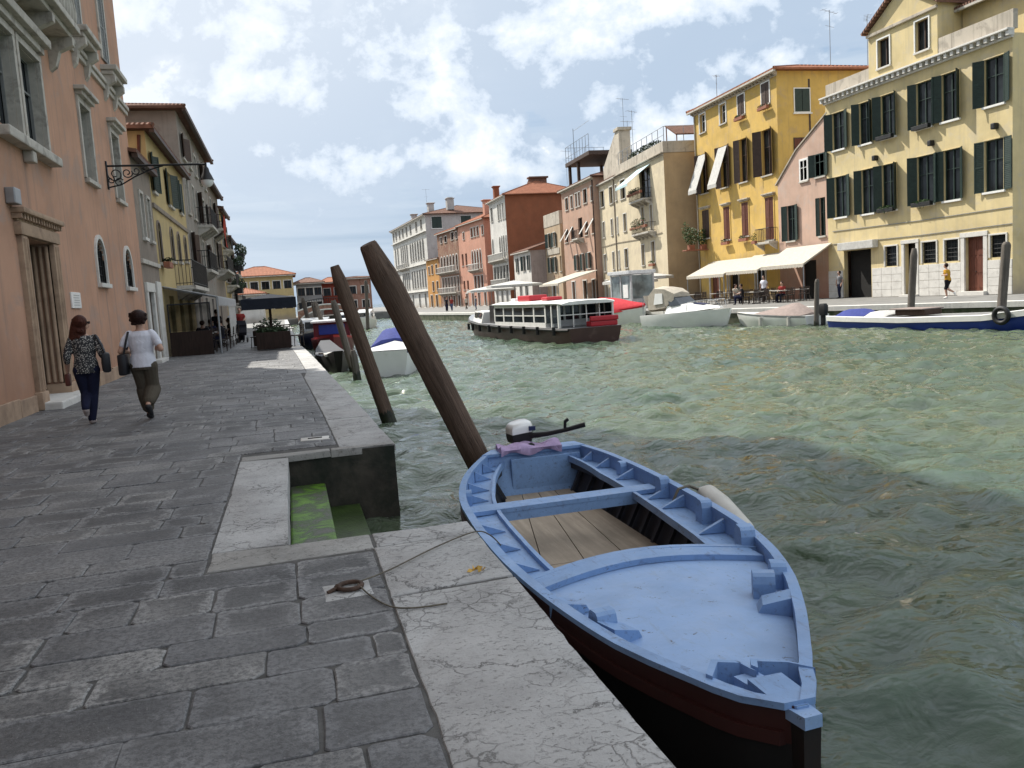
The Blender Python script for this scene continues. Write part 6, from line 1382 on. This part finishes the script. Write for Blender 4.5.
def person(label, loc, heading, h, pose, shirt, legs, hair, shoe='black', vox=.02, hands=False, hairlen=0, sleeve=.5, leglen=1.0, skirt=False, face=0, shirtmat2=None, group=None, hairw=1.0, bulk=1.0, shirtlen=.5):
    """pose: dict of joint positions in units of height, x right, y forward, z up"""
    t = thing('person', label, 'person', loc, heading, group); J = {k:Vector(v)*h for k,v in pose.items()}
    b = bulk*h; mb = MB(); pel, che, nk, hd = J['pelvis'], J['chest'], J['neck'], J['head']
    mid = pel.lerp(che,.5)
    ell_loft(mb, [(pel+V3(0,0,-.045*h),.075*b,.055*b),(pel,.098*b,.070*b),(mid,.078*b,.056*b),(che,.095*b,.066*b),(che.lerp(nk,.55),.102*b,.058*b),(che.lerp(nk,.75),.085*b,.048*b),(nk+V3(0,0,-.004*h),.042*b,.036*b)])
    capsule(mb,[nk-V3(0,0,.02*h),nk.lerp(hd,.6)],[.034*h,.031*h])
    hf = Matrix.Rotation(face,3,'Z'); mb.sph(hd,(.047*h,.055*h,.066*h),16,12); mb.sph(hd+hf@V3(0,.018*h,-.03*h),(.036*h,.038*h,.035*h),12,8)
    mb.sph(hd+hf@V3(0,.060*h,-.012*h),(.009*h,.014*h,.014*h),8,6)
    for s in(-1,1): mb.sph(hd+hf@V3(s*.048*h,-.002*h,-.008*h),(.006*h,.013*h,.018*h),8,6)
    for s,S_ in((-1,'l'),(1,'r')):
        sh,el,wr = J[S_+'sh'],J[S_+'el'],J[S_+'wr']; hp,kn,an,to = J[S_+'hip'],J[S_+'kn'],J[S_+'an'],J[S_+'to']
        capsule(mb,[sh-V3(sh.x*.12,0,.01*h),sh.lerp(el,.5),el],[.027*b,.027*b,.024*b]); capsule(mb,[el,el.lerp(wr,.35),wr],[.024*b,.025*b,.0165*b])
        capsule(mb,[hp,hp.lerp(kn,.5),kn],[.06*b,.05*b,.035*b]); capsule(mb,[kn,kn.lerp(an,.3),an],[.034*b,.036*b,.021*b]); capsule(mb,[an+V3(0,0,-.012*h),to],[.024*h,.018*h])
        d=(wr-el).normalized(); pm=wr+d*.045*h; side=V3(0,1,0) if abs(d.y)<.8 else V3(0,0,1); across=(side-d*side.dot(d)).normalized(); nrm=d.cross(across)
        if hands:
            mb.obox(wr+d*.03*h,d*.03*h,across*.022*h,nrm*.009*h)
            for q,(o_,ln) in enumerate(((-.018,.040),(-.006,.046),(.006,.043),(.018,.034))):
                r0=wr+d*.05*h+across*o_*h; r1=r0+d*ln*.55*h-nrm*s*.006*h; r2=r1+d*ln*.4*h-nrm*s*.016*h; mb.tube([r0,r1,r2],[.0062*h,.0056*h,.0048*h],6)
            r0=wr+d*.02*h+across*.02*h; mb.tube([r0,r0+d*.02*h+across*.016*h,r0+d*.04*h+across*.018*h-nrm*s*.01*h],[.0068*h,.006*h,.005*h],6)
        else: mb.sph(pm,(.02*h,.02*h,.03*h),8,6)
    remesh(mb,vox,'body',M('skin'),t)
    # top
    mb=MB(); top=pel+V3(0,0,(.03-(shirtlen-.5))*h*1.0); k=1.10
    ell_loft(mb,[(pel+V3(0,0,-.04*h*(shirtlen/.5)),.112*b,.083*b),(pel+V3(0,0,.03*h),.106*b,.078*b),(mid,.092*b,.070*b),(che,.107*b,.078*b),(che.lerp(nk,.55),.118*b,.072*b),(che.lerp(nk,.74),.104*b,.06*b),(che.lerp(nk,.88),.072*b,.05*b),(nk+V3(0,0,-.010*h),.047*b,.042*b)])
    for S_ in 'lr':
        sh,el,wr=J[S_+'sh'],J[S_+'el'],J[S_+'wr']; 
        e=sh.lerp(el,min(1,sleeve)); capsule(mb,[sh-V3(sh.x*.12,0,.004*h),sh.lerp(e,.5),e],[.041*b,.038*b,.036*b])
        if sleeve>1: capsule(mb,[el,el.lerp(wr,sleeve-1)],[.034*b,.028*b])
    remesh(mb,vox,'shirt',M(shirt),t)
    mb=MB(); ell_loft(mb,[(pel+V3(0,0,-.07*h),.095*b,.075*b),(pel+V3(0,0,-.02*h),.107*b,.08*b),(pel+V3(0,0,.035*h),.10*b,.074*b)])
    for S_ in 'lr':
        hp,kn,an=J[S_+'hip'],J[S_+'kn'],J[S_+'an']; capsule(mb,[hp,hp.lerp(kn,.5),kn],[.067*b,.058*b,.046*b*(1.25 if skirt else 1)])
        if leglen>.5: e=kn.lerp(an,min(1,(leglen-.5)*2)); w_=1.45 if skirt else 1; capsule(mb,[kn,kn.lerp(e,.5),e],[.046*b*w_,.044*b*w_,.036*b*w_])
    remesh(mb,vox,'trousers',M(legs),t)
    for S_ in 'lr':
        mb=MB(); an,to=J[S_+'an'],J[S_+'to']; capsule(mb,[an+V3(0,0,-.014*h),an.lerp(to,.5)+V3(0,0,-.004*h),to],[.031*h,.027*h,.022*h]); remesh(mb,max(.012,vox*.8),'shoe',M(shoe),t)
    if hair:
        mb=MB(); q=hf@V3(0,-.016*h,.012*h); mb.sph(hd+q,(.056*h*hairw,.060*h*hairw,.066*h*(1+.2*(hairw-1))),16,12)
        if hairlen: ell_loft(mb,[(hd+hf@V3(0,-.03*h,.02*h),.052*h*hairw,.04*h),(hd+hf@V3(0,-.040*h,-.05*h),.062*h*hairw,.038*h),(hd+hf@V3(0,-.055*h,-.05*h-hairlen*h*.55),.066*h*hairw,.034*h),(hd+hf@V3(0,-.06*h,-.05*h-hairlen*h),.045*h*hairw,.02*h)])
        rnd=random.Random(3)
        for _ in range(26 if vox<.015 else 0): a=rnd.uniform(0,2*PI); z=rnd.uniform(-.05-hairlen*.8,.05); mb.sph(hd+hf@V3(.05*h*hairw*math.cos(a),-.03*h-.035*h*abs(math.sin(a)),z*h),.016*h,8,5)
        remesh(mb,vox,'hair',M(hair),t,1)
    if vox<.026:
        for s in(-1,1): MB().sph(hd+hf@V3(s*.019*h,.049*h,.004*h),.0065*h,8,6).build('eye',M('black'),t,60)
        MB().obox(hd+hf@V3(0,.054*h,-.036*h),(hf@V3(.014*h,0,0)),hf@V3(0,.003*h,0),V3(0,0,.003*h)).build('mouth',M('mouth'),t)
    return t
def walk(lead='l', st=.11, arms=None, lean=.0):
    o='r' if lead=='l' else 'l'; sx={'l':-1,'r':1}; P=dict(pelvis=(0,0,.53),chest=(0,lean*.6,.70),neck=(0,lean,.825),head=(0,lean+.015,.925))
    for s in 'lr':
        f=1 if s==lead else -1; x=sx[s]
        P[s+'hip']=(x*.052,0,.50); P[s+'kn']=(x*.05,st*.55*f+(.03 if f>0 else .035),.275); P[s+'an']=(x*.045,st*1.0*f-(.0 if f>0 else .03),.052 if f>0 else .085); P[s+'to']=(x*.05,st*f+.075 if f>0 else -st+.03,.016)
        P[s+'sh']=(x*.104,lean*.9,.785); P[s+'el']=(x*.135,-.05*f,.635); P[s+'wr']=(x*.135,.0-.03*f+.03,.505)
    if arms: P.update(arms)
    return P
def stand(arms=None):
    P=walk('l',.015,arms); P['ran']=(.05,-.01,.052); P['rkn']=(.052,.01,.275); P['rto']=(.055,.075,.016); return P
def sit(arms=None):
    P=dict(pelvis=(0,0,.30),chest=(0,.0,.47),neck=(0,.01,.60),head=(0,.03,.70))
    for s,x in(('l',-1),('r',1)): P[s+'hip']=(x*.055,0,.28); P[s+'kn']=(x*.07,.25,.285); P[s+'an']=(x*.06,.25,.05); P[s+'to']=(x*.06,.32,.016); P[s+'sh']=(x*.108,0,.575); P[s+'el']=(x*.14,.06,.42); P[s+'wr']=(x*.07,.2,.40)
    if arms: P.update(arms)
    return P
G['mouth']=plain('lips',(.30,.10,.09),.5)
def cl(k,c,**kw): G[k]=cloth(k,c,**kw)
cl('patterned_blouse',(.045,.045,.048),pat=((.42,.40,.37),46)); cl('navy_jeans',(.016,.018,.04)); cl('white_tshirt',(.66,.66,.72)); cl('khaki_trousers',(.085,.072,.055)); cl('yellow_shirt',(.45,.24,.03)); cl('black_shorts',(.012,.012,.015)); cl('red_shirt',(.24,.035,.03)); cl('blue_jeans',(.07,.09,.16)); cl('dark_coat',(.02,.02,.025)); cl('grey_shirt',(.16,.16,.17)); cl('cream_shirt',(.5,.46,.38))
G['auburn_hair']=plain('auburn_hair',(.055,.018,.012),.5,.4,30,90,.6); G['dark_hair']=plain('dark_brown_hair',(.022,.010,.008),.45,.4,30,90,.6); G['fair_hair']=plain('fair_hair',(.18,.11,.05),.5,.3,30,90,.5)
for k_ in ('auburn_hair','dark_hair'): G[k_].node_tree.nodes['Principled BSDF'].inputs['Specular IOR Level'].default_value=.12
G['bag']=plain('black_leather_bag',(.014,.014,.017),.4,.2,8,50,.2); G['redpurse']=plain('reddish_brown_purse',(.10,.025,.016),.45,.2,8,50,.2); G['shoe_w']=plain('pale_shoe',(.45,.38,.36),.6)
H1=1.60; p1=Vector((-2.92,13.45,0)); hd1=R(3)
P=walk('r',.04,dict(lel=(-.145,-.03,.63),lwr=(-.165,.05,.50),rel=(.15,-.04,.635),rwr=(.135,.08,.585),lan=(-.015,-.17,.17),lto=(-.02,-.12,.105),lkn=(-.035,.045,.285),ran=(.0,.0,.05),rto=(.005,.085,.016),rkn=(.03,.03,.275),rhip=(.05,0,.5)))
w1_=person('woman with long auburn hair, patterned blouse and dark jeans walking away from us',p1,hd1,H1,P,'patterned_blouse','navy_jeans','auburn_hair','shoe_w',.0105,True,.155,1.35,1.0,face=R(-55),hairw=1.12,bulk=.97,shirtlen=.75)
def rel(t,v): return t.matrix_basis @ Vector(v)
t=thing('shoulder_bag','black shoulder bag carried on the right arm of the auburn-haired woman','bag',rel(w1_,(.168*H1,-.01*H1,.56*H1)),hd1+R(10))
MB().bbox((-.055,-.19,-.15),(.06,.20,.14),.04).build('bag_body',M('bag'),t,40); MB().tube([(0,.12,.12),(-.05,.08,.26),(-.12,.02,.40),(-.1,-.04,.405),(-.04,-.08,.26),(0,-.12,.12)],.016,6).build('strap',M('bag'),t)
t=thing('purse','small reddish-brown purse held low in the auburn-haired woman\'s left hand','purse',rel(w1_,(-.172*H1,.06*H1,.425*H1)),hd1)
MB().bbox((-.035,-.06,-.10),(.035,.07,.08),.02).build('purse_body',M('redpurse'),t,40); MB().tube([(0,-.03,.08),(0,-.01,.13),(0,.03,.08)],.008,6).build('wrist_loop',M('redpurse'),t)
g=MB(); hd=Vector(P['head'])*H1; hf=Matrix.Rotation(R(-55),3,'Z')
for s in(-1,1): g.obox(hd+hf@V3(s*.022*H1,.056*H1,.004*H1),hf@V3(.018*H1,0,0),hf@V3(0,.004,0),V3(0,0,.011*H1))
for s in(-1,1): g.tube([hd+hf@V3(s*.04*H1,.05*H1,.008*H1),hd+hf@V3(s*.052*H1,.0,.006*H1)],.004,5)
g.build('sunglasses',M('black'),w1_)
H2=1.62; p2=Vector((-2.12,13.3,0)); hd2=R(-4)
P=walk('l',.05,dict(lel=(-.17,-.05,.64),lwr=(-.13,.10,.63),rel=(.175,-.055,.64),rwr=(.12,.10,.64),ran=(.035,-.15,.15),rto=(.05,-.12,.07),rkn=(.05,.05,.28),lan=(-.01,.08,.05),lto=(-.01,.155,.016),lkn=(-.035,.08,.275)))
w2_=person('woman with dark bob, white T-shirt and cropped khaki trousers walking away from us',p2,hd2,H2,P,'white_tshirt','khaki_trousers','dark_hair','black',.0105,True,.0,.62,.86,skirt=True,hairw=1.32,bulk=1.04,shirtlen=.55)
t=thing('shoulder_bag','black bag hanging at the left hip of the woman in the white T-shirt','bag',rel(w2_,(-.155*H2,-.02*H2,.525*H2)),hd2)
MB().bbox((-.06,-.16,-.16),(.06,.16,.15),.035).build('bag_body',M('bag'),t,40); MB().tube([(.0,.10,.12),(.06,.07,.3),(.10,.02,.455),(.10,-.03,.46),(.08,-.09,.35),(.02,-.10,.12)],.016,6).build('strap',M('bag'),t)
G['jog']=M('yellow_shirt')
P=walk('r',.17,dict(lel=(-.15,-.06,.66),lwr=(-.11,.07,.66),rel=(.15,.02,.66),rwr=(.10,.13,.70),lan=(-.04,-.20,.17),lto=(-.04,-.22,.11),lkn=(-.05,-.0,.285),ran=(.04,.05,.05),rto=(.04,.13,.016),rkn=(.05,.09,.28)),.04)
person('runner in a yellow shirt and black shorts on the far bank',(31.0,34.24,0),R(20),1.72,P,'yellow_shirt','black_shorts','dark_hair','white',.024,False,.0,.6,.45)
far=[('person in a white top and jeans standing in the shade past the restaurant awning',(-2.85,46.6,0),170,1.68,stand(),'white_tshirt','blue_jeans','fair_hair'),
('person in a dark red shirt pushing a stroller towards us past the restaurant',(-2.35,44.2,0),175,1.74,stand(dict(lel=(-.14,.05,.64),lwr=(-.08,.19,.60),rel=(.14,.05,.64),rwr=(.08,.19,.60))),'red_shirt','dark_coat','dark_hair'),
('person in dark clothes standing at the near end of the restaurant tables',(-3.2,40.8,0),20,1.7,stand(),'dark_coat','navy_jeans','dark_hair'),
('person in a white shirt standing between cafe tables on the far bank',(31.0,50.6,0),110,1.75,stand(),'white_tshirt','black_shorts','dark_hair'),
('dark figure in a grey shirt leaning by the garage door of the pale yellow house',(33.3,45.7,0),80,1.72,stand(),'grey_shirt','navy_jeans','dark_hair'),
('person in a red shirt among strollers in front of the white palace far away',(19.8,104,0),160,1.72,walk('l'),'red_shirt','blue_jeans','dark_hair'),
('person in a cream shirt walking before the salmon house far away',(22.3,107,0),30,1.7,walk('r'),'cream_shirt','khaki_trousers','fair_hair'),
('person in a dark coat on the quay before the white palace',(18.6,101,0),200,1.74,stand(),'dark_coat','navy_jeans','dark_hair'),
('person in grey standing near the quay edge behind the bow of the water bus',(21.6,98,0),90,1.7,stand(),'grey_shirt','blue_jeans','dark_hair')]
for lab,loc,hd_,hh,ps,a,b,c in far: person(lab,loc,R(hd_),hh,ps,a,b,c,'black',.035,sleeve=.55)
# ================================================================= cafe and street furniture
G['clearglass']=glassy('clear_glass',(.6,.62,.62),.02,1.08); G['clearglass'].node_tree.nodes['Principled BSDF'].inputs['Transmission Weight'].default_value=1.0
G['kioskglass']=glassy('kiosk_glass',(.16,.19,.19),.1)
G['chairwood']=plain('dark_cafe_chair',(.035,.022,.016),.5,.2,6,40,.1); G['tabletop']=plain('pale_table_top',(.42,.40,.37),.4,.1,6,40,.05)
def make_chair(label,group,loc):
    t=thing('cafe_chair',label,'chair',loc,0,group)
    MB().bbox((-.21,-.21,.42),(.21,.21,.46),.012).build('seat',M('chairwood'),t)
    mb=MB().tube([(-.19,-.2,.45),(-.19,-.25,.88)],.018,6).tube([(.19,-.2,.45),(.19,-.25,.88)],.018,6)
    for z in(.58,.68,.78,.86): mb.bbox((-.19,-.262,z-.03),(.19,-.24,z+.02),.006)
    mb.build('backrest',M('chairwood'),t)
    for x in(-.18,.18):
        for y in(-.18,.18): MB().tube([(x,y,.42),(x*1.08,y*1.08,0)],.016,6).build('leg',M('chairwood'),t)
    return t
def make_table(label,group,loc):
    t=thing('cafe_table',label,'table',loc,0,group); MB().bbox((-.36,-.36,.71),(.36,.36,.75),.015).build('tabletop',M('tabletop'),t)
    MB().tube([(0,0,.71),(0,0,.05)],.03,8).build('pedestal',M('iron'),t); MB().bbox((-.25,-.04,0),(.25,.04,.05),.01).bbox((-.04,-.25,0),(.04,.25,.05),.01).build('foot',M('iron'),t); return t
ch=make_chair('dark slatted chair at the cafe under the cream awnings on the far bank','chairs of the far-bank cafe',(0,0,0)); tb=make_table('pale square table at the cafe under the cream awnings on the far bank','tables of the far-bank cafe',(0,0,0))
first=[True,True]; rnd=random.Random(8)
tabs=[(28.2,47.0),(29.1,45.6),(30.0,47.6),(28.8,49.2),(27.8,51.2),(30.5,49.8),(29.4,52.2),(27.2,53.2),(31.0,46.4)]
for x,y in tabs:
    if first[0]: tb.location=(x,y,0); first[0]=False
    else: dup(tb,(x,y,0),rnd.uniform(-.3,.3))
    for a in (0,1,2):
        an=a*2.1+rnd.uniform(0,.6); p=(x+.62*math.cos(an),y+.62*math.sin(an),0); rz=an+PI/2
        if first[1]: ch.location=p; ch.rotation_euler=(0,0,rz); first[1]=False
        else: dup(ch,p,rz)
sitl=[('seated customer in a red shirt at the far-bank cafe',(29.5,46.1,0),120,'red_shirt'),('seated customer in a cream shirt at the far-bank cafe',(28.5,50.0,0),200,'cream_shirt'),('seated customer in a dark coat at the far-bank cafe, nearest the water',(27.6,47.6,0),60,'dark_coat')]
for lab,loc,hd_,s in sitl: person(lab,(loc[0],loc[1],-.02),R(hd_),1.7,sit(),s,'navy_jeans','dark_hair','black',.04)
def awning(label,near,w,back_z,front_z,dep,yaw,mat='awn',posts=True,name='awning',val=.22):
    """near = plan position of the near front corner; runs along the bank"""
    t=thing(name,label,'awning',(near[0],near[1],0),yaw); n=10; rs=[]
    for k in range(n+1):
        s=w*k/n; rs.append([(s,0,front_z),(s,-dep,back_z),(s,-dep,back_z+.03),(s,0,front_z+.03)])
    MB().loft(rs).build('canvas',M(mat),t,40)
    mb=MB(); m=int(w/.3)
    for k in range(m): a,b=w*k/m,w*(k+1)/m; mb.add([(a,.01,front_z),(b,.01,front_z),(b,.01,front_z-val*.8),((a+b)/2,.01,front_z-val),(a,.01,front_z-val*.8)],[(0,1,2,3,4)])
    mb.prism([(0,0,front_z),(0,-dep,back_z),(0,-dep,back_z-.05),(0,0,front_z-.1)],(.01,0,0)); mb.build('valance',M(mat),t)
    if posts:
        for s in(.06,w-.06): MB().tube([(s,-.05,0),(s,-.05,front_z)],.04,8).build('post',M('steel'),t)
    mb=MB()
    for s in(.1,w/2,w-.1): mb.tube([(s,-.02,front_z-.03),(s,-dep,back_z-.04)],.02,6)
    mb.build('frame',M('steel'),t); return t
yw=PI/2
awning('large cream awning over the right end of the far-bank cafe',(31.7,47.1),5.0,3.5,2.3,2.1,yw)
awning('low cream awning left of the large one, over the middle of the far-bank cafe',(31.5,52.2),4.3,3.25,2.15,2.4,yw)
awning('leftmost cream awning of the far-bank cafe below the bushy balcony shrub',(31.4,56.7),6.0,3.15,2.05,2.5,yw)
awning('slanted cream awning on the dusty pink house beyond the red covered boat',(28.2,86.5),7.0,3.6,2.4,4.6,yw)
awning('grey restaurant awning along the dull yellow house on the left quay',(-2.5,44.4),11.0,2.6,2.12,1.9,-PI/2,'awng',True,val=.36)
def umbrella(label,loc,r,z,mat,closed=False,sq=True,n=8,drop=.45,pole='steel'):
    t=thing('parasol',label,'parasol',loc,R(22.5)); MB().tube([(0,0,0),(0,0,z+.1)],.035,8).build('pole',M(pole),t)
    mb=MB(); ring=[(r*math.cos(2*PI*k/n),r*math.sin(2*PI*k/n),z-drop) for k in range(n)]
    for k in range(n):
        a,b=ring[k],ring[(k+1)%n]; mb.add([a,b,(0,0,z),(a[0],a[1],a[2]-.22),(b[0],b[1],b[2]-.22)],[(0,1,2),(0,3,4,1)])
    c=mb.build('canopy',M(mat),t); so_=c.modifiers.new('t','SOLIDIFY'); so_.thickness=.012
    mb=MB()
    for k in range(n): mb.tube([(0,0,z-.06),(ring[k][0]*.97,ring[k][1]*.97,z-drop-.02)],.012,5)
    mb.build('rib',M('steel'),t); MB().bbox((-.35,-.35,0),(.35,.35,.09),.02).build('base',M('steel'),t); return t
umbrella('white parasol just left of the cream cafe awnings on the far bank',(29.0,66.0,0),2.6,2.75,'awnw'); umbrella('second white parasol behind the cabin cruiser on the far bank',(26.6,63.0,0),2.2,2.5,'awnw')
umbrella('wide white parasol in front of the little whitewashed house',(23.2,86,0),3.0,3.0,'awnw'); umbrella('white parasol farther left behind the roof of the water bus',(22.0,91.5,0),2.8,2.7,'awnw')
# kiosk by the cream house
t=thing('waterside_kiosk','small grey glazed kiosk with pale flat roof in front of the cream house','kiosk',(23.6,55.6,0),R(97))
MB().bbox((0,-2.0,2.45),(3.1,.25,2.7),.04).build('roof',M('awng'),t)
mb=MB()
for x in(.1,1.55,3.0):
    for y in(0,-1.8): mb.box((x-.06,y-.06,0),(x+.06,y+.06,2.45))
mb.box((.1,-.03,0),(3.0,.03,.7)); mb.box((.07,-1.8,0),(.13,0,.7)); mb.box((.1,-.05,2.38),(3.0,.05,2.46)); mb.box((.05,-1.85,2.38),(.15,0,2.46)); mb.box((2.95,-1.85,2.38),(3.05,0,2.46)); mb.build('frame',M('awng'),t)
for a,b in((.16,1.49),(1.61,2.94)): MB().box((a,-.02,.7),(b,.02,2.36)).build('pane',M('kioskglass'),t)
MB().box((.05,-1.74,.7),(.09,-.06,2.36)).build('pane',M('kioskglass'),t); MB().bbox((.5,-.02,.75),(1.2,.06,1.7),.02).build('notice_panel',M('whitegel'),t)
# dark umbrella with planters on the near quay
G['darkcanvas']=cloth('dark_blue_grey_canvas',(.020,.024,.034),.85,.3); G['darkwood']=wood('dark_planter_wood',(.03,.018,.014),.8)
t=thing('parasol','big dark square parasol over the restaurant planters on the near quay','parasol',(-.68,34.0,0)); MB().tube([(0,0,0),(0,0,2.15)],.05,8).build('pole',M('darkwood'),t)
c=MB().loft([[(-1.0,-1.0,1.55),(1.0,-1.0,1.55),(1.0,1.0,1.55),(-1.0,1.0,1.55)],[(-1.0,-1.0,1.95),(1.0,-1.0,1.95),(1.0,1.0,1.95),(-1.0,1.0,1.95)],[(-.06,-.06,2.12),(.06,-.06,2.12),(.06,.06,2.12),(-.06,.06,2.12)]],cap=False).build('canopy',M('darkcanvas'),t); c.modifiers.new('t','SOLIDIFY').thickness=.015
mb=MB()
for sx in(-1,1):
    for sy in(-1,1): mb.tube([(0,0,2.06),(sx*.95,sy*.95,1.9)],.015,5)
mb.build('rib',M('iron'),t); MB().bbox((-.3,-.3,0),(.3,.3,.1),.02).build('base',M('iron'),t)
for i,(x,y,w_,lab) in enumerate(((-.62,33.1,1.25,'long dark wooden planter in front of the big dark parasol'),(-.9,36.8,1.2,'dark planter with shrubs behind the big dark parasol'))):
    t=thing('planter_box',lab,'planter',(x,y,0)); MB().bbox((-w_/2,-.25,.04),(w_/2,.25,.68),.02).build('box',M('darkwood'),t)
    leaves((0,0,.85 if i else .75),(w_/2,.25,.35 if i else .12),300,.07,i+90).build('foliage',M('leafd'),t)
ch2=make_chair('dark chair at the tables behind the planter under the dark parasol','chairs by the dark parasol',(-.9,34.8,0)); tb2=make_table('square table under the dark parasol','tables by the dark parasol',(-.2,35.0,0))
dup(tb2,(-1.0,35.6,0),.2)
for x,y,a in((-.2,35.8,3.1),(.25,34.6,1.2),(-1.3,36.1,2.5),(-.5,36.2,.3)): dup(ch2,(x,y,0),a)
ch3=make_chair('dark chair in the shade of the grey restaurant awning','chairs of the left-bank restaurant',(-3.6,34.4,0)); tb3=make_table('table in the shade of the grey restaurant awning','tables of the left-bank restaurant',(-3.3,35.0,0))
for k in range(4): dup(tb3,(-3.3,37.1+k*2.1,0),.1)
for k in range(5):
    for dx,dy,a in((.1,-.65,.1),(-.1,.65,3.2),(.65,.0,1.6)): 
        if (k,dx)!=(0,.1): dup(ch3,(-3.3+dx,35.0+k*2.1+dy,0),a)
for i,(x,y,a,s,lab) in enumerate(((-3.25,34.4,0,'dark_coat','diner in black with their back to us at the first restaurant table'),(-3.35,35.75,180,'grey_shirt','diner in grey facing us at the first restaurant table'),(-2.75,37.1,90,'dark_coat','diner in a dark coat beside the second restaurant table'),(-3.3,38.5,5,'navy_jeans','diner in navy at the third restaurant table'),(-2.7,41.3,95,'dark_coat','diner in a dark coat at the far restaurant table'))): person(lab,(x,y,-.02),R(a),1.68,sit(),s,'navy_jeans','dark_hair','black',.04)
# windbreak screen and hanging curtains of the restaurant
t=thing('windbreak_screen','dark glazed windbreak closing the near end of the restaurant terrace','screen',(-4.3,33.3,0)); MB().bbox((0,-.03,0),(1.5,.03,.9),.01).build('panel',M('darkwood'),t)
MB().box((.05,-.006,.93),(1.45,.006,1.9)).build('pane',M('clearglass'),t); mb=MB()
for x in(.02,1.48): mb.box((x-.025,-.03,.9),(x+.025,.03,1.95))
mb.box((.045,-.03,1.9),(1.455,.03,1.95)); mb.build('frame',M('iron'),t)
t=thing('side_curtain','pleated pale curtain hanging from the far half of the restaurant awning','curtain',(-2.55,39.5,0)); 
MB().loft([[(.05*math.sin(k*1.9),k*.09,.25),(.05*math.sin(k*1.9)+.01,k*.09,.25),(.03*math.sin(k*1.9)+.01,k*.09,1.9),(.03*math.sin(k*1.9),k*.09,1.9)] for k in range(48)]).build('cloth_panel',M('awnw'),t)
# stroller
t=thing('stroller','dark pushchair with a small hood in front of the person in the dark red shirt','stroller',(-2.3,43.5,0)); 
MB().loft([[(-.22,-.2,.35),(.22,-.2,.35),(.22,.2,.45),(-.22,.2,.45)],[(-.24,-.3,.5),(.24,-.3,.5),(.24,.22,.6),(-.24,.22,.6)],[(-.24,.05,.9),(.24,.05,.9),(.24,.28,.95),(-.24,.28,.95)]]).build('seat',M('dark_coat'),t,30)
MB().loft([[(-.24,-.1,.85),(-.2,.05,1.08),(.2,.05,1.08),(.24,-.1,.85)],[(-.24,.28,.85),(-.2,.25,1.08),(.2,.25,1.08),(.24,.28,.85)]]).build('hood',M('dark_coat'),t,30)
mb=MB()
for x in(-.24,.24): mb.tube([(x,-.35,.14),(x,.2,.7),(x,.42,1.02)],.014,6).tube([(x,.35,.14),(x,-.1,.55)],.014,6)
mb.tube([(-.24,.42,1.02),(.24,.42,1.02)],.016,6); mb.build('frame',M('steel'),t)
for x in(-.24,.24):
    for y in(-.36,.36): o=MB(); o.loft([[(x+s*.025,y+.13*f*math.cos(a*PI/8),.13+.13*f*math.sin(a*PI/8)) for a in range(16)] for s,f in((-1,.9),(-.6,1),(.6,1),(1,.9))]); o.build('wheel',M('black'),t,40)
# ================================================================= on the near quay
t=thing('mooring_ring','rusty iron mooring ring set in a pale square stone on the near quay','mooring ring',(.19,4.42,0))
stone_mb=MB(); stone(stone_mb,[(-.14,-.15),(.12,-.13),(.11,.13),(-.15,.11)],.006,.05); stone_mb.build('anchor_stone',M('kerb'),t,40)
G['rust']=plain('rusty_iron',(.06,.035,.024),.8,.4,20,80,.6)
ring(MB(),(-.0,0,.022),.062,.013,'z',20,8).build('ring',M('rust'),t,60); MB().tube([(-.12,-.03,.01),(-.075,-.01,.022),(-.055,0,.026)],.011,8).sph((-.065,0,.022),.02,8,6).build('staple',M('rust'),t,60)
def rope(label,pts,r=.0045):
    out=[]; P=[Vector(p) for p in pts]
    for i in range(len(P)-1):
        for k in range(8):
            u=k/8; p0,p1,p2,p3=P[max(i-1,0)],P[i],P[i+1],P[min(i+2,len(P)-1)]
            out.append(.5*((2*p1)+(p2-p0)*u+(2*p0-5*p1+4*p2-p3)*u*u+(3*p1-p0-3*p2+p3)*u**3))
    out.append(P[-1]); return tag(MB().tube(out,r,7).build('mooring_rope',M('rope'),smooth=60),label,'rope')
rope('thin mooring rope running from the iron ring over the kerb to the light blue boat',[(.24,4.44,.03),(.42,4.60,.02),(.75,4.93,.018),(1.02,5.12,.02),(1.13,5.18,-.03),(1.20,5.18,-.11)])
rope('loose rope end curling from the iron ring onto the kerb stone',[(.23,4.41,.03),(.28,4.25,.012),(.36,4.05,.012),(.47,3.98,.012),(.63,3.97,.012)])
lf=leaves((.87,4.42,.008),(.05,.03,.004),7,.025,3).build('fallen_leaf',M('yleaf') if 'yleaf' in G else M('leaf')); G['yleaf']=leafmat('yellow_leaf',(.42,.26,.06)); lf.data.materials[0]=G['yleaf']; tag(lf,'small crumpled yellow leaf on the kerb stone beside the boat','leaf')
c=MB(); stone(c,[(.0,9.75),(.34,9.72),(.34,9.95),(.0,9.98)],.004,.05); c=tag(c.build('drain_cover',M('istria_clean'),smooth=40),'small pale stone drain cover in the paving beyond the landing recess','drain cover'); MB().box((.09,9.83,.0045),(.25,9.845,.0085)).box((.09,9.87,.0045),(.25,9.885,.0085)).build('drain_slot',M('darkint'),c)
